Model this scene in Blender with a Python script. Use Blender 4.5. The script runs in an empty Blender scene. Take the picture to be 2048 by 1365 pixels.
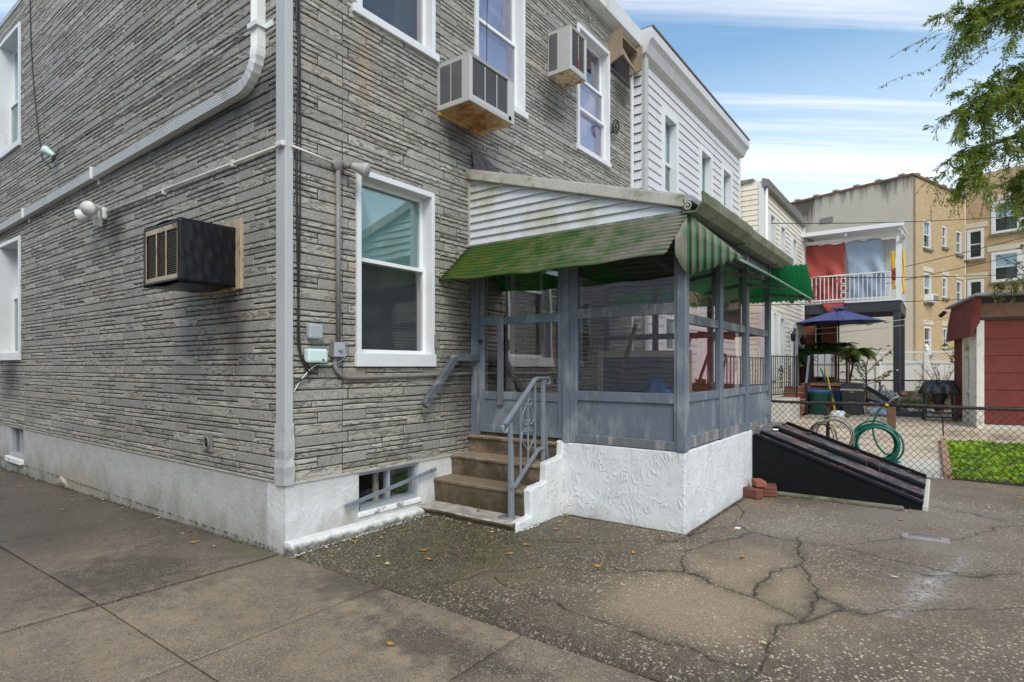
import bpy, bmesh, math, random
import numpy as np
from mathutils import Vector, Matrix

S = bpy.context.scene
COL = S.collection
R = random.Random(7)

# ------------------------------------------------------------------ camera, sky, sun, exposure
FOC = 1157.06
ANG = math.radians(36.494)
CAM = Vector((-2.638, -4.195, 1.5))
cam = bpy.data.objects.new('camera', bpy.data.cameras.new('camera'))
COL.objects.link(cam)
cam.location = CAM
cam.rotation_euler = (math.pi / 2, 0, ANG - math.pi / 2)
cam.data.sensor_width = 36
cam.data.lens = 36 * FOC / 2048
cam.data.shift_y = 51.5 / 2048
cam.data.clip_start = 0.05
cam.data.clip_end = 1000
S.camera = cam

SUN_EL, SUN_AZ = math.radians(48), math.radians(222)     # azimuth of the sun, clockwise from +Y
world = bpy.data.worlds.new('World')
S.world = world
world.use_nodes = True
wt = world.node_tree
wt.nodes.clear()


def wn(t, **k):
    n = wt.nodes.new(t)
    for a, b in k.items():
        setattr(n, a, b)
    return n


sky = wn('ShaderNodeTexSky', sky_type='NISHITA', sun_disc=False, sun_elevation=SUN_EL, sun_rotation=SUN_AZ)
sky.air_density = 1.0
sky.dust_density = 0.6
sky.ozone_density = 1.0
tc = wn('ShaderNodeTexCoord')
sep = wn('ShaderNodeSeparateXYZ')
wt.links.new(tc.outputs['Generated'], sep.inputs[0])
# thin cirrus: streaks in a flat layer overhead, running along one compass direction
def dot(v):
    n = wn('ShaderNodeVectorMath', operation='DOT_PRODUCT')
    n.inputs[1].default_value = v
    wt.links.new(tc.outputs['Generated'], n.inputs[0])
    return n.outputs['Value']


def wm(op, a, b):
    n = wn('ShaderNodeMath', operation=op)
    for i, q in enumerate((a, b)):
        if isinstance(q, float):
            n.inputs[i].default_value = q
        else:
            wt.links.new(q, n.inputs[i])
    return n.outputs[0]


zc = wm('ADD', wm('MAXIMUM', sep.outputs[2], 0.0), 0.07)
cv = wn('ShaderNodeCombineXYZ')
wt.links.new(wm('MULTIPLY', wm('DIVIDE', dot((math.sin(ANG), -math.cos(ANG), 0)), zc), 0.16), cv.inputs[0])
wt.links.new(wm('MULTIPLY', wm('DIVIDE', dot((math.cos(ANG), math.sin(ANG), 0)), zc), 2.3), cv.inputs[1])
cn = wn('ShaderNodeTexNoise')
cn.inputs['Scale'].default_value = 1.5
cn.inputs['Detail'].default_value = 7
cn.inputs['Roughness'].default_value = 0.58
cn.inputs['Distortion'].default_value = 0.45
wt.links.new(cv.outputs[0], cn.inputs[0])
cr = wn('ShaderNodeMapRange')
cr.inputs[1].default_value = 0.44
cr.inputs[2].default_value = 0.72
wt.links.new(cn.outputs[0], cr.inputs[0])
hz = wn('ShaderNodeMapRange')                      # the veil thickens towards the horizon
hz.inputs[1].default_value = 0.46
hz.inputs[2].default_value = 0.10
hz.inputs[3].default_value = 0.0
hz.inputs[4].default_value = 0.84
wt.links.new(sep.outputs[2], hz.inputs[0])
mx = wn('ShaderNodeMath', operation='MAXIMUM')
wt.links.new(cr.outputs[0], mx.inputs[0])
wt.links.new(hz.outputs[0], mx.inputs[1])
ad = wn('ShaderNodeMath', operation='MULTIPLY_ADD')
ad.inputs[1].default_value = 0.86
ad.inputs[2].default_value = 0.02
wt.links.new(mx.outputs[0], ad.inputs[0])
cm = wn('ShaderNodeMix', data_type='RGBA')
wt.links.new(ad.outputs[0], cm.inputs[0])
tint = wn('ShaderNodeMix', data_type='RGBA', blend_type='MULTIPLY')
tint.inputs[0].default_value = 1
tint.inputs[7].default_value = (0.95, 1.15, 1.10, 1)
wt.links.new(sky.outputs[0], tint.inputs[6])
wt.links.new(tint.outputs[2], cm.inputs[6])
cm.inputs[7].default_value = (6.8, 6.55, 6.45, 1)
bg = wn('ShaderNodeBackground')
bg.inputs[1].default_value = 0.15
wo = wn('ShaderNodeOutputWorld')
wt.links.new(cm.outputs[2], bg.inputs[0])
wt.links.new(bg.outputs[0], wo.inputs[0])

sun = bpy.data.objects.new('sun', bpy.data.lights.new('sun', 'SUN'))
COL.objects.link(sun)
sun.data.energy = 1.9
sun.data.angle = math.radians(28)
sun.data.color = (1.0, 0.94, 0.85)
sd = Vector((math.sin(SUN_AZ) * math.cos(SUN_EL), math.cos(SUN_AZ) * math.cos(SUN_EL), math.sin(SUN_EL)))
sun.rotation_euler = sd.to_track_quat('Z', 'Y').to_euler()
sun.location = (-8, -8, 20)

S.view_settings.view_transform = 'Standard'
S.view_settings.look = 'None'
S.view_settings.gamma = 1
S.view_settings.use_curve_mapping = False
S.view_settings.exposure = 0.50
S.render.engine = 'CYCLES'
S.cycles.max_bounces = 10
S.cycles.transparent_max_bounces = 16


# ------------------------------------------------------------------ mesh helpers
def proj(x, y, z):
    qx, qy = x - CAM.x, y - CAM.y
    t = qx * math.cos(ANG) + qy * math.sin(ANG)
    o = qx * math.sin(ANG) - qy * math.cos(ANG)
    if t < 0.2:
        return (-9e3, -9e3, t)
    return (1024 + o / t * FOC, 734 - (z - 1.5) / t * FOC, t)


class MB:
    """Collects faces; frame maps local (u, w, z) to the world."""

    def __init__(self, fr=None):
        self.v, self.f, self.sm, self.fr = [], [], [], fr

    def add(self, vs, fs, smooth=False):
        b = len(self.v)
        if self.fr:
            vs = [self.fr(*p) for p in vs]
        self.v += [tuple(p) for p in vs]
        self.f += [tuple(b + i for i in f) for f in fs]
        self.sm += [smooth] * len(fs)
        return self

    def box(self, x0, x1, y0, y1, z0, z1):
        v = [(x, y, z) for z in (z0, z1) for y in (y0, y1) for x in (x0, x1)]
        return self.add(v, [(0, 2, 3, 1), (4, 5, 7, 6), (0, 1, 5, 4), (2, 6, 7, 3), (0, 4, 6, 2), (1, 3, 7, 5)])

    def hexa(self, v8):
        return self.add(v8, [(0, 2, 3, 1), (4, 5, 7, 6), (0, 1, 5, 4), (2, 6, 7, 3), (0, 4, 6, 2), (1, 3, 7, 5)])

    def beam(self, p, q, w, h, up=(0, 0, 1)):
        p, q = Vector(p), Vector(q)
        d = (q - p).normalized()
        s = d.cross(Vector(up))
        if s.length < 1e-4:
            s = d.cross(Vector((1, 0, 0)))
        s.normalize()
        n = s.cross(d)
        v = []
        for a in (p, q):
            for i, j in ((-1, -1), (1, -1), (1, 1), (-1, 1)):
                v.append(a + s * (w / 2 * i) + n * (h / 2 * j))
        return self.add(v, [(3, 2, 1, 0), (4, 5, 6, 7), (0, 1, 5, 4), (1, 2, 6, 5), (2, 3, 7, 6), (3, 0, 4, 7)])

    def tube(self, pts, r, n=8, closed=False, cap=True):
        pts = [Vector(p) for p in pts]
        m = len(pts)
        rr = r if isinstance(r, (list, tuple)) else [r] * m
        v, f = [], []
        ref = None
        for i, p in enumerate(pts):
            if closed:
                d = pts[(i + 1) % m] - pts[i - 1]
            else:
                d = pts[min(i + 1, m - 1)] - pts[max(i - 1, 0)]
            d.normalize()
            if ref is None:
                ref = Vector((0, 0, 1)) if abs(d.z) < .9 else Vector((1, 0, 0))
            a = d.cross(ref).normalized()
            b = a.cross(d)
            ref = b
            for k in range(n):
                t = 2 * math.pi * k / n
                v.append(p + (a * math.cos(t) + b * math.sin(t)) * rr[i])
        for i in range(m if closed else m - 1):
            j = (i + 1) % m
            for k in range(n):
                l = (k + 1) % n
                f.append((i * n + k, i * n + l, j * n + l, j * n + k))
        if cap and not closed:
            f.append(tuple(range(n))[::-1])
            f.append(tuple(range((m - 1) * n, m * n)))
        return self.add(v, f, True)

    def lathe(self, prof, c=(0, 0, 0), n=20, sx=1, sy=1):
        v, f = [], []
        for r, z in prof:
            for k in range(n):
                t = 2 * math.pi * k / n
                v.append((c[0] + r * sx * math.cos(t), c[1] + r * sy * math.sin(t), c[2] + z))
        for i in range(len(prof) - 1):
            for k in range(n):
                l = (k + 1) % n
                f.append((i * n + k, i * n + l, (i + 1) * n + l, (i + 1) * n + k))
        f.append(tuple(range(n))[::-1])
        f.append(tuple(range((len(prof) - 1) * n, len(prof) * n)))
        return self.add(v, f, True)

    def prism(self, poly, vec):
        n = len(poly)
        a = [Vector(p) for p in poly]
        b = [p + Vector(vec) for p in a]
        f = [tuple(range(n))[::-1], tuple(range(n, 2 * n))]
        f += [(i, (i + 1) % n, n + (i + 1) % n, n + i) for i in range(n)]
        return self.add(a + b, f)

    def grid(self, fn, nu, nv, smooth=True):
        v = [fn(i / nu, j / nv) for j in range(nv + 1) for i in range(nu + 1)]
        f = [(j * (nu + 1) + i, j * (nu + 1) + i + 1, (j + 1) * (nu + 1) + i + 1, (j + 1) * (nu + 1) + i)
             for j in range(nv) for i in range(nu)]
        return self.add(v, f, smooth)

    def build(self, name, mat, parent=None, bev=0, recalc=True, centre=True, thick=0):
        me = bpy.data.meshes.new(name)
        c = Vector((0, 0, 0))
        V = self.v
        if centre and V:
            a = np.array(V)
            c = Vector(((a.min(0) + a.max(0)) / 2).tolist())
            V = (a - np.array(c)).tolist()
        me.from_pydata(V, [], self.f)
        if any(self.sm):
            me.polygons.foreach_set('use_smooth', self.sm)
        if recalc:
            bm = bmesh.new()
            bm.from_mesh(me)
            bmesh.ops.recalc_face_normals(bm, faces=bm.faces)
            bm.to_mesh(me)
            bm.free()
        if mat:
            me.materials.append(mat)
        o = bpy.data.objects.new(name, me)
        COL.objects.link(o)
        hang(o, parent, Matrix.Translation(c))
        if thick:
            m = o.modifiers.new('thick', 'SOLIDIFY')
            m.thickness = thick
            m.offset = 0
        if bev:
            m = o.modifiers.new('bevel', 'BEVEL')
            m.width = bev
            m.segments = 2
            m.limit_method = 'ANGLE'
        return o


WM = {}


def hang(o, parent, w):
    """Put o at world matrix w under parent."""
    WM[o.name] = w
    if parent:
        o.parent = parent
        o.matrix_parent_inverse = WM[parent.name].inverted()
    o.matrix_basis = w
    return o


def inst(name, me, parent, w, col=None):
    o = bpy.data.objects.new(name, me)
    COL.objects.link(o)
    hang(o, parent, w)
    if col:
        o.color = col
    return o


def tag(o, label, cat, group=None):
    o['label'] = label
    o['category'] = cat
    if group:
        o['group'] = group
    return o


def thing(name, label, cat, loc, group=None):
    o = bpy.data.objects.new(name, None)
    COL.objects.link(o)
    o.empty_display_size = .1
    hang(o, None, Matrix.Translation(Vector(loc)))
    return tag(o, label, cat, group)


def struct(o):
    o['kind'] = 'structure'
    return o


def stuff(o):
    o['kind'] = 'stuff'
    return o


def copy_tree(o, delta, label=None, parent=None):
    """A copy of a thing with copies of its parts and sub-parts, moved by delta."""
    c = o.copy()
    COL.objects.link(c)
    if parent:
        c.parent = parent
    else:
        c.matrix_basis = Matrix.Translation(Vector(delta)) @ o.matrix_basis
        if label:
            c['label'] = label
    WM[c.name] = WM[o.name]
    for ch in list(o.children):
        copy_tree(ch, delta, None, c)
    return c


# frames: local (u along the wall, w outwards, z up)
REAR = lambda u, w, z: (u, -w, z)
SIDE = lambda u, w, z: (-w, u, z)


def frame(p, d, n):
    return lambda u, w, z: (p[0] + d[0] * u + n[0] * w, p[1] + d[1] * u + n[1] * w, z)


# ------------------------------------------------------------------ material helpers
class T:
    def __init__(self, name):
        self.m = bpy.data.materials.new(name)
        self.m.use_nodes = True
        self.t = self.m.node_tree
        self.b = self.t.nodes['Principled BSDF']
        self._p = None

    def n(self, ty, **k):
        x = self.t.nodes.new(ty)
        for a, b in k.items():
            setattr(x, a, b)
        return x

    def L(self, a, b):
        self.t.links.new(a, b)

    def set(self, sock, v):
        if hasattr(v, 'is_output') or isinstance(v, bpy.types.NodeSocket):
            self.L(v, sock)
        else:
            sock.default_value = v if not isinstance(v, tuple) or len(v) != 3 or sock.type == 'VECTOR' else (*v, 1)

    def P(self):
        if self._p is None:
            self._p = self.n('ShaderNodeNewGeometry').outputs['Position']
        return self._p

    def obj(self):
        return self.n('ShaderNodeTexCoord').outputs['Object']

    def map(self, v, sc=(1, 1, 1), loc=(0, 0, 0), rot=(0, 0, 0)):
        m = self.n('ShaderNodeMapping')
        self.L(v, m.inputs[0])
        m.inputs['Scale'].default_value = sc
        m.inputs['Location'].default_value = loc
        m.inputs['Rotation'].default_value = rot
        return m.outputs[0]

    def noise(self, v, sc, det=3, ro=.55, dist=0):
        x = self.n('ShaderNodeTexNoise')
        self.L(v, x.inputs[0])
        x.inputs['Scale'].default_value = sc
        x.inputs['Detail'].default_value = det
        x.inputs['Roughness'].default_value = ro
        x.inputs['Distortion'].default_value = dist
        return x.outputs[0]

    def vor(self, v, sc, feat='F1', out='Distance'):
        x = self.n('ShaderNodeTexVoronoi', feature=feat)
        self.L(v, x.inputs[0])
        x.inputs['Scale'].default_value = sc
        return x.outputs[out]

    def rng(self, f, a, b, c=0, d=1):
        x = self.n('ShaderNodeMapRange')
        self.set(x.inputs[0], f)
        for i, q in enumerate((a, b, c, d)):
            x.inputs[i + 1].default_value = q
        return x.outputs[0]

    def mth(self, op, a, b=0.0, c=None):
        x = self.n('ShaderNodeMath', operation=op)
        self.set(x.inputs[0], a)
        self.set(x.inputs[1], b)
        if c is not None:
            self.set(x.inputs[2], c)
        return x.outputs[0]

    def mix(self, f, a, b, blend='MIX'):
        x = self.n('ShaderNodeMix', data_type='RGBA', blend_type=blend)
        self.set(x.inputs[0], f)
        self.set(x.inputs[6], a)
        self.set(x.inputs[7], b)
        return x.outputs[2]

    def xyz(self, v):
        x = self.n('ShaderNodeSeparateXYZ')
        self.L(v, x.inputs[0])
        return x.outputs

    def vec(self, a, b, c):
        x = self.n('ShaderNodeCombineXYZ')
        for i, q in enumerate((a, b, c)):
            self.set(x.inputs[i], q)
        return x.outputs[0]

    def attr(self, name):
        return self.n('ShaderNodeAttribute', attribute_name=name).outputs

    def blob(self, c, r, wob=.5, sc=9):
        """1 at c fading to 0 on the ellipsoid r, ragged: a stain with its own shape."""
        v = self.map(self.P(), tuple(1 / q for q in r), tuple(-a / q for a, q in zip(c, r)))
        l = self.n('ShaderNodeVectorMath', operation='LENGTH')
        self.L(v, l.inputs[0])
        d = self.mth('SUBTRACT', 1, l.outputs['Value'])
        nz = self.mth('SUBTRACT', self.noise(self.map(self.P(), (1, 1, .35)), sc, 4), .5)
        return self.rng(self.mth('MULTIPLY_ADD', nz, wob, d), 0, .75)

    def bump(self, h, strength=.4, dist=.01):
        x = self.n('ShaderNodeBump')
        x.inputs['Strength'].default_value = strength
        x.inputs['Distance'].default_value = dist
        self.L(h, x.inputs['Height'])
        self.L(x.outputs[0], self.b.inputs['Normal'])

    def out(self, col=None, rough=None, metal=None):
        if col is not None:
            self.set(self.b.inputs['Base Color'], col)
        if rough is not None:
            self.set(self.b.inputs['Roughness'], rough)
        if metal is not None:
            self.set(self.b.inputs['Metallic'], metal)
        return self.m


def sh(c, k):
    return tuple(min(1, q * k) for q in c)


def plain(name, col, rough=.55, var=.14, sc=6, bump=0., bsc=80, metal=0, dirt=None, dsc=5, dlo=.55, dhi=.75, stretch=(1, 1, 1)):
    """Painted or plain stuff: two scales of tone, optional dirt, optional fine relief."""
    t = T(name)
    p = t.map(t.P(), stretch)
    f = t.mth('MULTIPLY_ADD', t.noise(p, sc * 9, 2), .4, t.mth('MULTIPLY', t.noise(p, sc, 4), .6))
    c = t.mix(t.rng(f, .3, .7), sh(col, 1 - var), sh(col, 1 + var))
    r = t.rng(f, .3, .7, min(1, rough * 1.15), rough * .85)
    if dirt:
        d = t.rng(t.noise(p, dsc, 5, .62), dlo, dhi)
        c = t.mix(d, c, dirt)
        r = t.mix(d, r, (.85, .85, .85))
    if bump:
        t.bump(t.noise(p, bsc, 4), bump, .006)
    return t.out(c, r, metal)

# ------------------------------------------------------------------ materials
def stone_mat():
    t = T('stone_cladding')
    p = t.P()
    x, y, z = t.xyz(p)
    u = t.mth('ADD', x, y)
    a = t.attr('tone')['Color']
    oc = t.n('ShaderNodeObjectInfo').outputs['Color']
    s = t.n('ShaderNodeVectorMath', operation='ADD')
    t.L(a, s.inputs[0])
    t.L(oc, s.inputs[1])
    tone, kind, hue = t.xyz(s.outputs[0])
    uv = t.vec(u, t.mth('MULTIPLY', tone, 7.3), z)
    # split-face: wavy lens-shaped cracks running along the stone
    w1 = t.noise(t.map(uv, (4.2, 1, 21)), 1.0, 2.4, .5, 1.1)
    crack = t.rng(t.mth('ABSOLUTE', t.mth('SUBTRACT', w1, .5)), .006, .045, 1, 0)
    w2 = t.noise(t.map(uv, (7, 1, 34), (3, 5, 1)), 1.0, 2.4, .5, .8)
    crack2 = t.rng(t.mth('ABSOLUTE', t.mth('SUBTRACT', w2, .46)), .0, .026, .7, 0)
    crack = t.mth('MAXIMUM', crack, crack2)
    # pitted: short upright marks
    w3 = t.noise(t.map(uv, (150, 1, 42)), 1.0, 2, .6)
    pit = t.rng(w3, .50, .62, 0, .62)
    mark = t.mix(kind, crack, pit)
    fine = t.noise(uv, 60, 4)
    body = t.mix(tone, (.25, .238, .208), (.49, .464, .405))
    body = t.mix(t.mth('MULTIPLY', hue, .55), body, (.38, .325, .235))
    body = t.mix(t.mth('MULTIPLY', kind, .6), body, (.28, .268, .24))
    body = t.mix(t.rng(fine, .3, .7, 0, .22), body, (.24, .24, .24))
    col = t.mix(t.mth('MULTIPLY', mark, .78), body, (.05, .047, .04))
    # weather: soot under the cooler boxes, rust runs, damp by the ground
    big = t.rng(t.noise(p, 1.3, 5, .6), .45, .8, 0, .4)
    col = t.mix(big, col, t.mix(.5, col, (.1, .1, .095)))
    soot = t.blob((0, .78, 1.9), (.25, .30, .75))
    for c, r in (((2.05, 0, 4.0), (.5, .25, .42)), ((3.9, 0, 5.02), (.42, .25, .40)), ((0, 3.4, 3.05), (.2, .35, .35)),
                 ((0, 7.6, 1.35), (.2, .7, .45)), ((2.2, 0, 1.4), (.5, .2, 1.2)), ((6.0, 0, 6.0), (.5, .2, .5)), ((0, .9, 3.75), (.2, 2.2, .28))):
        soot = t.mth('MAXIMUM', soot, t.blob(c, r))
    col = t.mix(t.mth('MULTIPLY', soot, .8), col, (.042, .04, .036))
    rust = t.mth('MAXIMUM', t.blob((.78, 0, 4.2), (.16, .2, .62)), t.blob((.75, 0, 1.42), (.25, .2, .14)))
    rust = t.mth('MAXIMUM', rust, t.mth('MULTIPLY', t.blob((.42, 0, 2.6), (.10, .2, 1.1)), .35))
    col = t.mix(t.mth('MULTIPLY', rust, .36), col, (.38, .25, .12))
    h = t.mth('MULTIPLY_ADD', mark, -.8, t.mth('MULTIPLY', fine, .4))
    t.bump(h, .6, .006)
    return t.out(col, t.rng(fine, .3, .7, .62, .85))


def stucco_mat(name, swirl, base=(.72, .725, .73)):
    t = T(name)
    p = t.P()
    x, y, z = t.xyz(p)
    n1 = t.noise(p, 5, 5, .6)
    col = t.mix(t.rng(n1, .35, .75), base, sh(base, .82))
    if swirl:
        # trowel arcs: slanting strokes, each with a lifted lip, broken into patches
        q = t.map(p, (1, 1, .55), rot=(.55, .45, .2))
        w = t.noise(q, 6.5, 1.2, .5, .8)
        fr = t.mth('FRACT', t.mth('MULTIPLY', w, 7))
        lip = t.rng(t.mth('ABSOLUTE', t.mth('SUBTRACT', fr, .5)), .05, .20, 1, 0)
        patch = t.rng(t.noise(p, 8, 2), .47, .66)
        w2 = t.noise(t.map(p, (1, 1, .6), (3, 1, 2), (-.5, .5, 0)), 5, 1, .5, 1.0)
        fr2 = t.mth('FRACT', t.mth('MULTIPLY', w2, 8))
        lip2 = t.mth('MULTIPLY', t.rng(t.mth('ABSOLUTE', t.mth('SUBTRACT', fr2, .5)), .04, .16, 1, 0), t.rng(t.noise(t.map(p, (1, 1, 1), (7, 3, 5)), 7, 2), .46, .62))
        h = t.mth('ADD', t.mth('MAXIMUM', t.mth('MULTIPLY', lip, patch), lip2), t.mth('MULTIPLY', t.noise(p, 24, 4), .55))
        t.bump(h, .5, .012)
    else:
        h = t.mth('ADD', t.noise(p, 22, 5, .65), t.mth('MULTIPLY', t.noise(p, 90, 3), .4))
        t.bump(h, .75, .012)
    # splash and mould at the foot, ragged, thinner in places
    e = t.mth('MULTIPLY_ADD', t.noise(t.map(p, (1, 1, .5)), 2.6, 6, .68), .62 if swirl else .95, t.mth('MULTIPLY', z, -1))
    foot = t.rng(e, .14 if swirl else .20, .42 if swirl else .50)
    foot = t.mth('MULTIPLY', foot, .6 if swirl else .72)
    col = t.mix(foot, col, (.25, .235, .19))
    mould = t.rng(t.mth('ADD', e, t.mth('MULTIPLY', t.noise(p, 26, 5), .3)), .58 if swirl else .70, .70 if swirl else .84)
    col = t.mix(t.mth('MULTIPLY', mould, .75 if swirl else .9), col, (.06, .056, .04))
    if not swirl:
        lime = t.blob((0, 4.6, .0), (.3, .9, .3))
        col = t.mix(t.mth('MULTIPLY', lime, .6), col, (.42, .36, .24))
        top = t.rng(t.mth('ADD', z, t.mth('MULTIPLY', n1, .25)), .50, .72, 0, .3)
        col = t.mix(top, col, (.3, .29, .27))
    return t.out(col, .8)


def concrete_mat():
    t = T('driveway_concrete')
    p = t.P()
    n1 = t.noise(p, 1.1, 6, .62)
    n2 = t.noise(p, 6, 5, .6)
    col = t.mix(t.rng(n1, .35, .68), (.285, .215, .142), (.142, .108, .074))
    col = t.mix(t.rng(n2, .4, .75, 0, .55), col, (.09, .08, .07))
    x, y, z = t.xyz(p)
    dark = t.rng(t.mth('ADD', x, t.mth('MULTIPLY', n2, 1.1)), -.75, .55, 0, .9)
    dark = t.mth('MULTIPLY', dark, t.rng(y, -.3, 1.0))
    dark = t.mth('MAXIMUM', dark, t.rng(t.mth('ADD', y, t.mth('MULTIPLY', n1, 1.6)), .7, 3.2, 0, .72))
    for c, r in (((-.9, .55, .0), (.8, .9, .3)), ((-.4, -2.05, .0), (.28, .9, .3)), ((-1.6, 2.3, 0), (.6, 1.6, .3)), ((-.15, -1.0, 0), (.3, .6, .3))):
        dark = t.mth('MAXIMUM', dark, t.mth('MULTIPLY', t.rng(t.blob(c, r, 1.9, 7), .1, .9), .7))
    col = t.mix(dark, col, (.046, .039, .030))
    ag = t.vor(p, 130, 'F1', 'Color')
    g = t.xyz(ag)[0]
    near = t.rng(t.noise(p, 2.2, 3), .4, .6, .2, 1)
    col = t.mix(t.mth('MULTIPLY', t.rng(g, .82, .92, 0, .6), near), col, (.36, .31, .25))
    col = t.mix(t.rng(g, .16, .05, 0, .55), col, (.05, .045, .04))
    white = t.rng(t.noise(p, 9, 2), .74, .78, 0, .5)
    col = t.mix(white, col, (.4, .38, .35))
    green = t.mth('MULTIPLY', t.blob((-.12, .25, 0), (.3, .6, .2)), .5)
    col = t.mix(green, col, (.05, .07, .025))
    t.bump(t.mth('ADD', t.noise(p, 110, 4), t.mth('MULTIPLY', n2, .5)), .45, .006)
    return t.out(col, t.mix(dark, (.72,) * 3, (.5,) * 3))


def asphalt_mat():
    t = T('yard_asphalt')
    p = t.P()
    at = t.attr('marks')['Color']
    crack, moss, chalk = t.xyz(at)
    wet = t.attr('wet')['Fac']
    n1 = t.noise(p, 1.0, 6, .62)
    n2 = t.noise(p, 5, 5, .6)
    col = t.mix(t.rng(n1, .35, .65), (.190, .132, .078), (.088, .063, .040))
    col = t.mix(t.rng(n2, .42, .72, 0, .5), col, (.10, .088, .072))
    zone = t.attr('zone')['Fac']
    col = t.mix(t.rng(zone, .05, 1, 0, .85), col, (.33, .24, .155))
    col = t.mix(t.rng(zone, -.05, -1, 0, .8), col, (.195, .165, .135))
    col = t.mix(t.mth('MULTIPLY', wet, .8), col, (.045, .034, .022))
    col = t.mix(t.mth('MULTIPLY', moss, .95), col, t.mix(t.rng(n2, .35, .65), (.058, .060, .014), (.038, .030, .014)))
    # exposed stones of two sizes
    v1 = t.vor(p, 58, 'F1', 'Color')
    d1 = t.vor(p, 58)
    a, b, _ = t.xyz(v1)
    st = t.mth('MULTIPLY', t.rng(a, .72, .75), t.rng(d1, .55, .45))
    stc = t.mix(b, (.70, .58, .42), (.27, .20, .14))
    den = t.rng(t.noise(p, 1.1, 4, .6), .38, .62, .15, 1)
    col = t.mix(t.mth('MULTIPLY', st, t.mth('MULTIPLY', den, t.rng(moss, 0, 1, .95, .55))), col, stc)
    v2 = t.vor(p, 210, 'F1', 'Color')
    a2, b2, _ = t.xyz(v2)
    col = t.mix(t.rng(a2, .78, .9, 0, .6), col, (.32, .27, .21))
    col = t.mix(t.rng(a2, .25, .1, 0, .6), col, (.035, .03, .026))
    col = t.mix(t.mth('MULTIPLY', chalk, t.rng(t.noise(p, 34, 4), .35, .6)), col, (.46, .45, .43))
    col = t.mix(t.mth('MULTIPLY', crack, .85), col, (.022, .018, .012))
    t.bump(t.mth('ADD', t.mth('MULTIPLY', st, .8), t.noise(p, 160, 4)), .6, .006)
    return t.out(col, t.mix(t.mth('MAXIMUM', wet, t.mth('MULTIPLY', moss, .6)), (.75,) * 3, (.42,) * 3))


def glass_mat(name, tint=(.9, .95, .93), refl=1.0, ior=1.5, rough=.0):
    t = T(name)
    t.t.nodes.remove(t.b)
    tr = t.n('ShaderNodeBsdfTransparent')
    tr.inputs[0].default_value = (*tint, 1)
    gl = t.n('ShaderNodeBsdfGlossy')
    gl.inputs['Roughness'].default_value = rough
    gl.inputs[0].default_value = (1, 1, 1, 1)
    # old float glass is never flat
    bp = t.n('ShaderNodeBump')
    bp.inputs['Strength'].default_value = .12
    bp.inputs['Distance'].default_value = .02
    t.L(t.noise(t.P(), 2.2, 1), bp.inputs['Height'])
    t.L(bp.outputs[0], gl.inputs['Normal'])
    fr = t.n('ShaderNodeFresnel')
    fr.inputs[0].default_value = ior
    k = t.mth('MULTIPLY', fr.outputs[0], refl)
    k = t.mth('MINIMUM', k, 1.0)
    mx = t.n('ShaderNodeMixShader')
    t.L(k, mx.inputs[0])
    t.L(tr.outputs[0], mx.inputs[1])
    t.L(gl.outputs[0], mx.inputs[2])
    o = [n for n in t.t.nodes if n.type == 'OUTPUT_MATERIAL'][0]
    t.L(mx.outputs[0], o.inputs[0])
    return t.m


def fibreglass_mat(name, old):
    t = T(name)
    p = t.P()
    x, y, z = t.xyz(p)
    n = t.noise(p, 6, 6, .65)
    n2 = t.noise(t.map(p, (1.2, 1.2, 5)), 9, 5, .65)
    col = t.mix(t.rng(n2, .3, .7), (.015, .27, .115), (.03, .19, .09))
    if old == 'front':
        col = t.mix(t.rng(n2, .3, .7), (.035, .17, .05), (.05, .13, .04))
    if old == 'far':
        col = t.mix(t.rng(n2, .3, .7), (.02, .42, .18), (.03, .30, .13))  # brighter green: daylight coming through the sheet is put into the colour
    if old == 'side':
        col = t.mix(t.rng(n, .25, .5, .55, .95), col, (.52, .52, .48))
    # lichen and dirt lie on the front slope
    front = t.rng(x, 2.23, 2.2)
    grey = t.mth('MULTIPLY', t.rng(t.mth('ADD', t.mth('MULTIPLY', y, -.26), t.mth('MULTIPLY_ADD', n, 1.2, -.42)), .40, .85), front)
    col = t.mix(t.mth('MULTIPLY', t.rng(n, .36, .56, .15, .9), front), col, t.mix(t.rng(n2, .35, .65), (.085, .16, .014), (.19, .19, .025)))
    col = t.mix(grey, col, (.19, .175, .145))
    col = t.mix(t.mth('MULTIPLY', t.rng(t.noise(p, 30, 4), .62, .7), front), col, (.2, .19, .04))
    col = t.mix(t.mth('MULTIPLY', t.rng(n, .45, .65, 0, .45 if old == 'gusset' else .15), t.rng(x, 2.19, 2.21)), col, (.16, .20, .13))
    t.set(t.b.inputs['Base Color'], col)
    t.b.inputs['Roughness'].default_value = .55
    tl = t.n('ShaderNodeBsdfTranslucent')
    t.L(t.mix(.45, col, (.02, .62, .25)), tl.inputs[0])
    ms = t.n('ShaderNodeMixShader')
    t.L(t.mth('MULTIPLY_ADD', grey, -.4, .5), ms.inputs[0])
    t.L(t.b.outputs[0], ms.inputs[1])
    t.L(tl.outputs[0], ms.inputs[2])
    o = [k for k in t.t.nodes if k.type == 'OUTPUT_MATERIAL'][0]
    t.L(ms.outputs[0], o.inputs[0])
    return t.m


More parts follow.
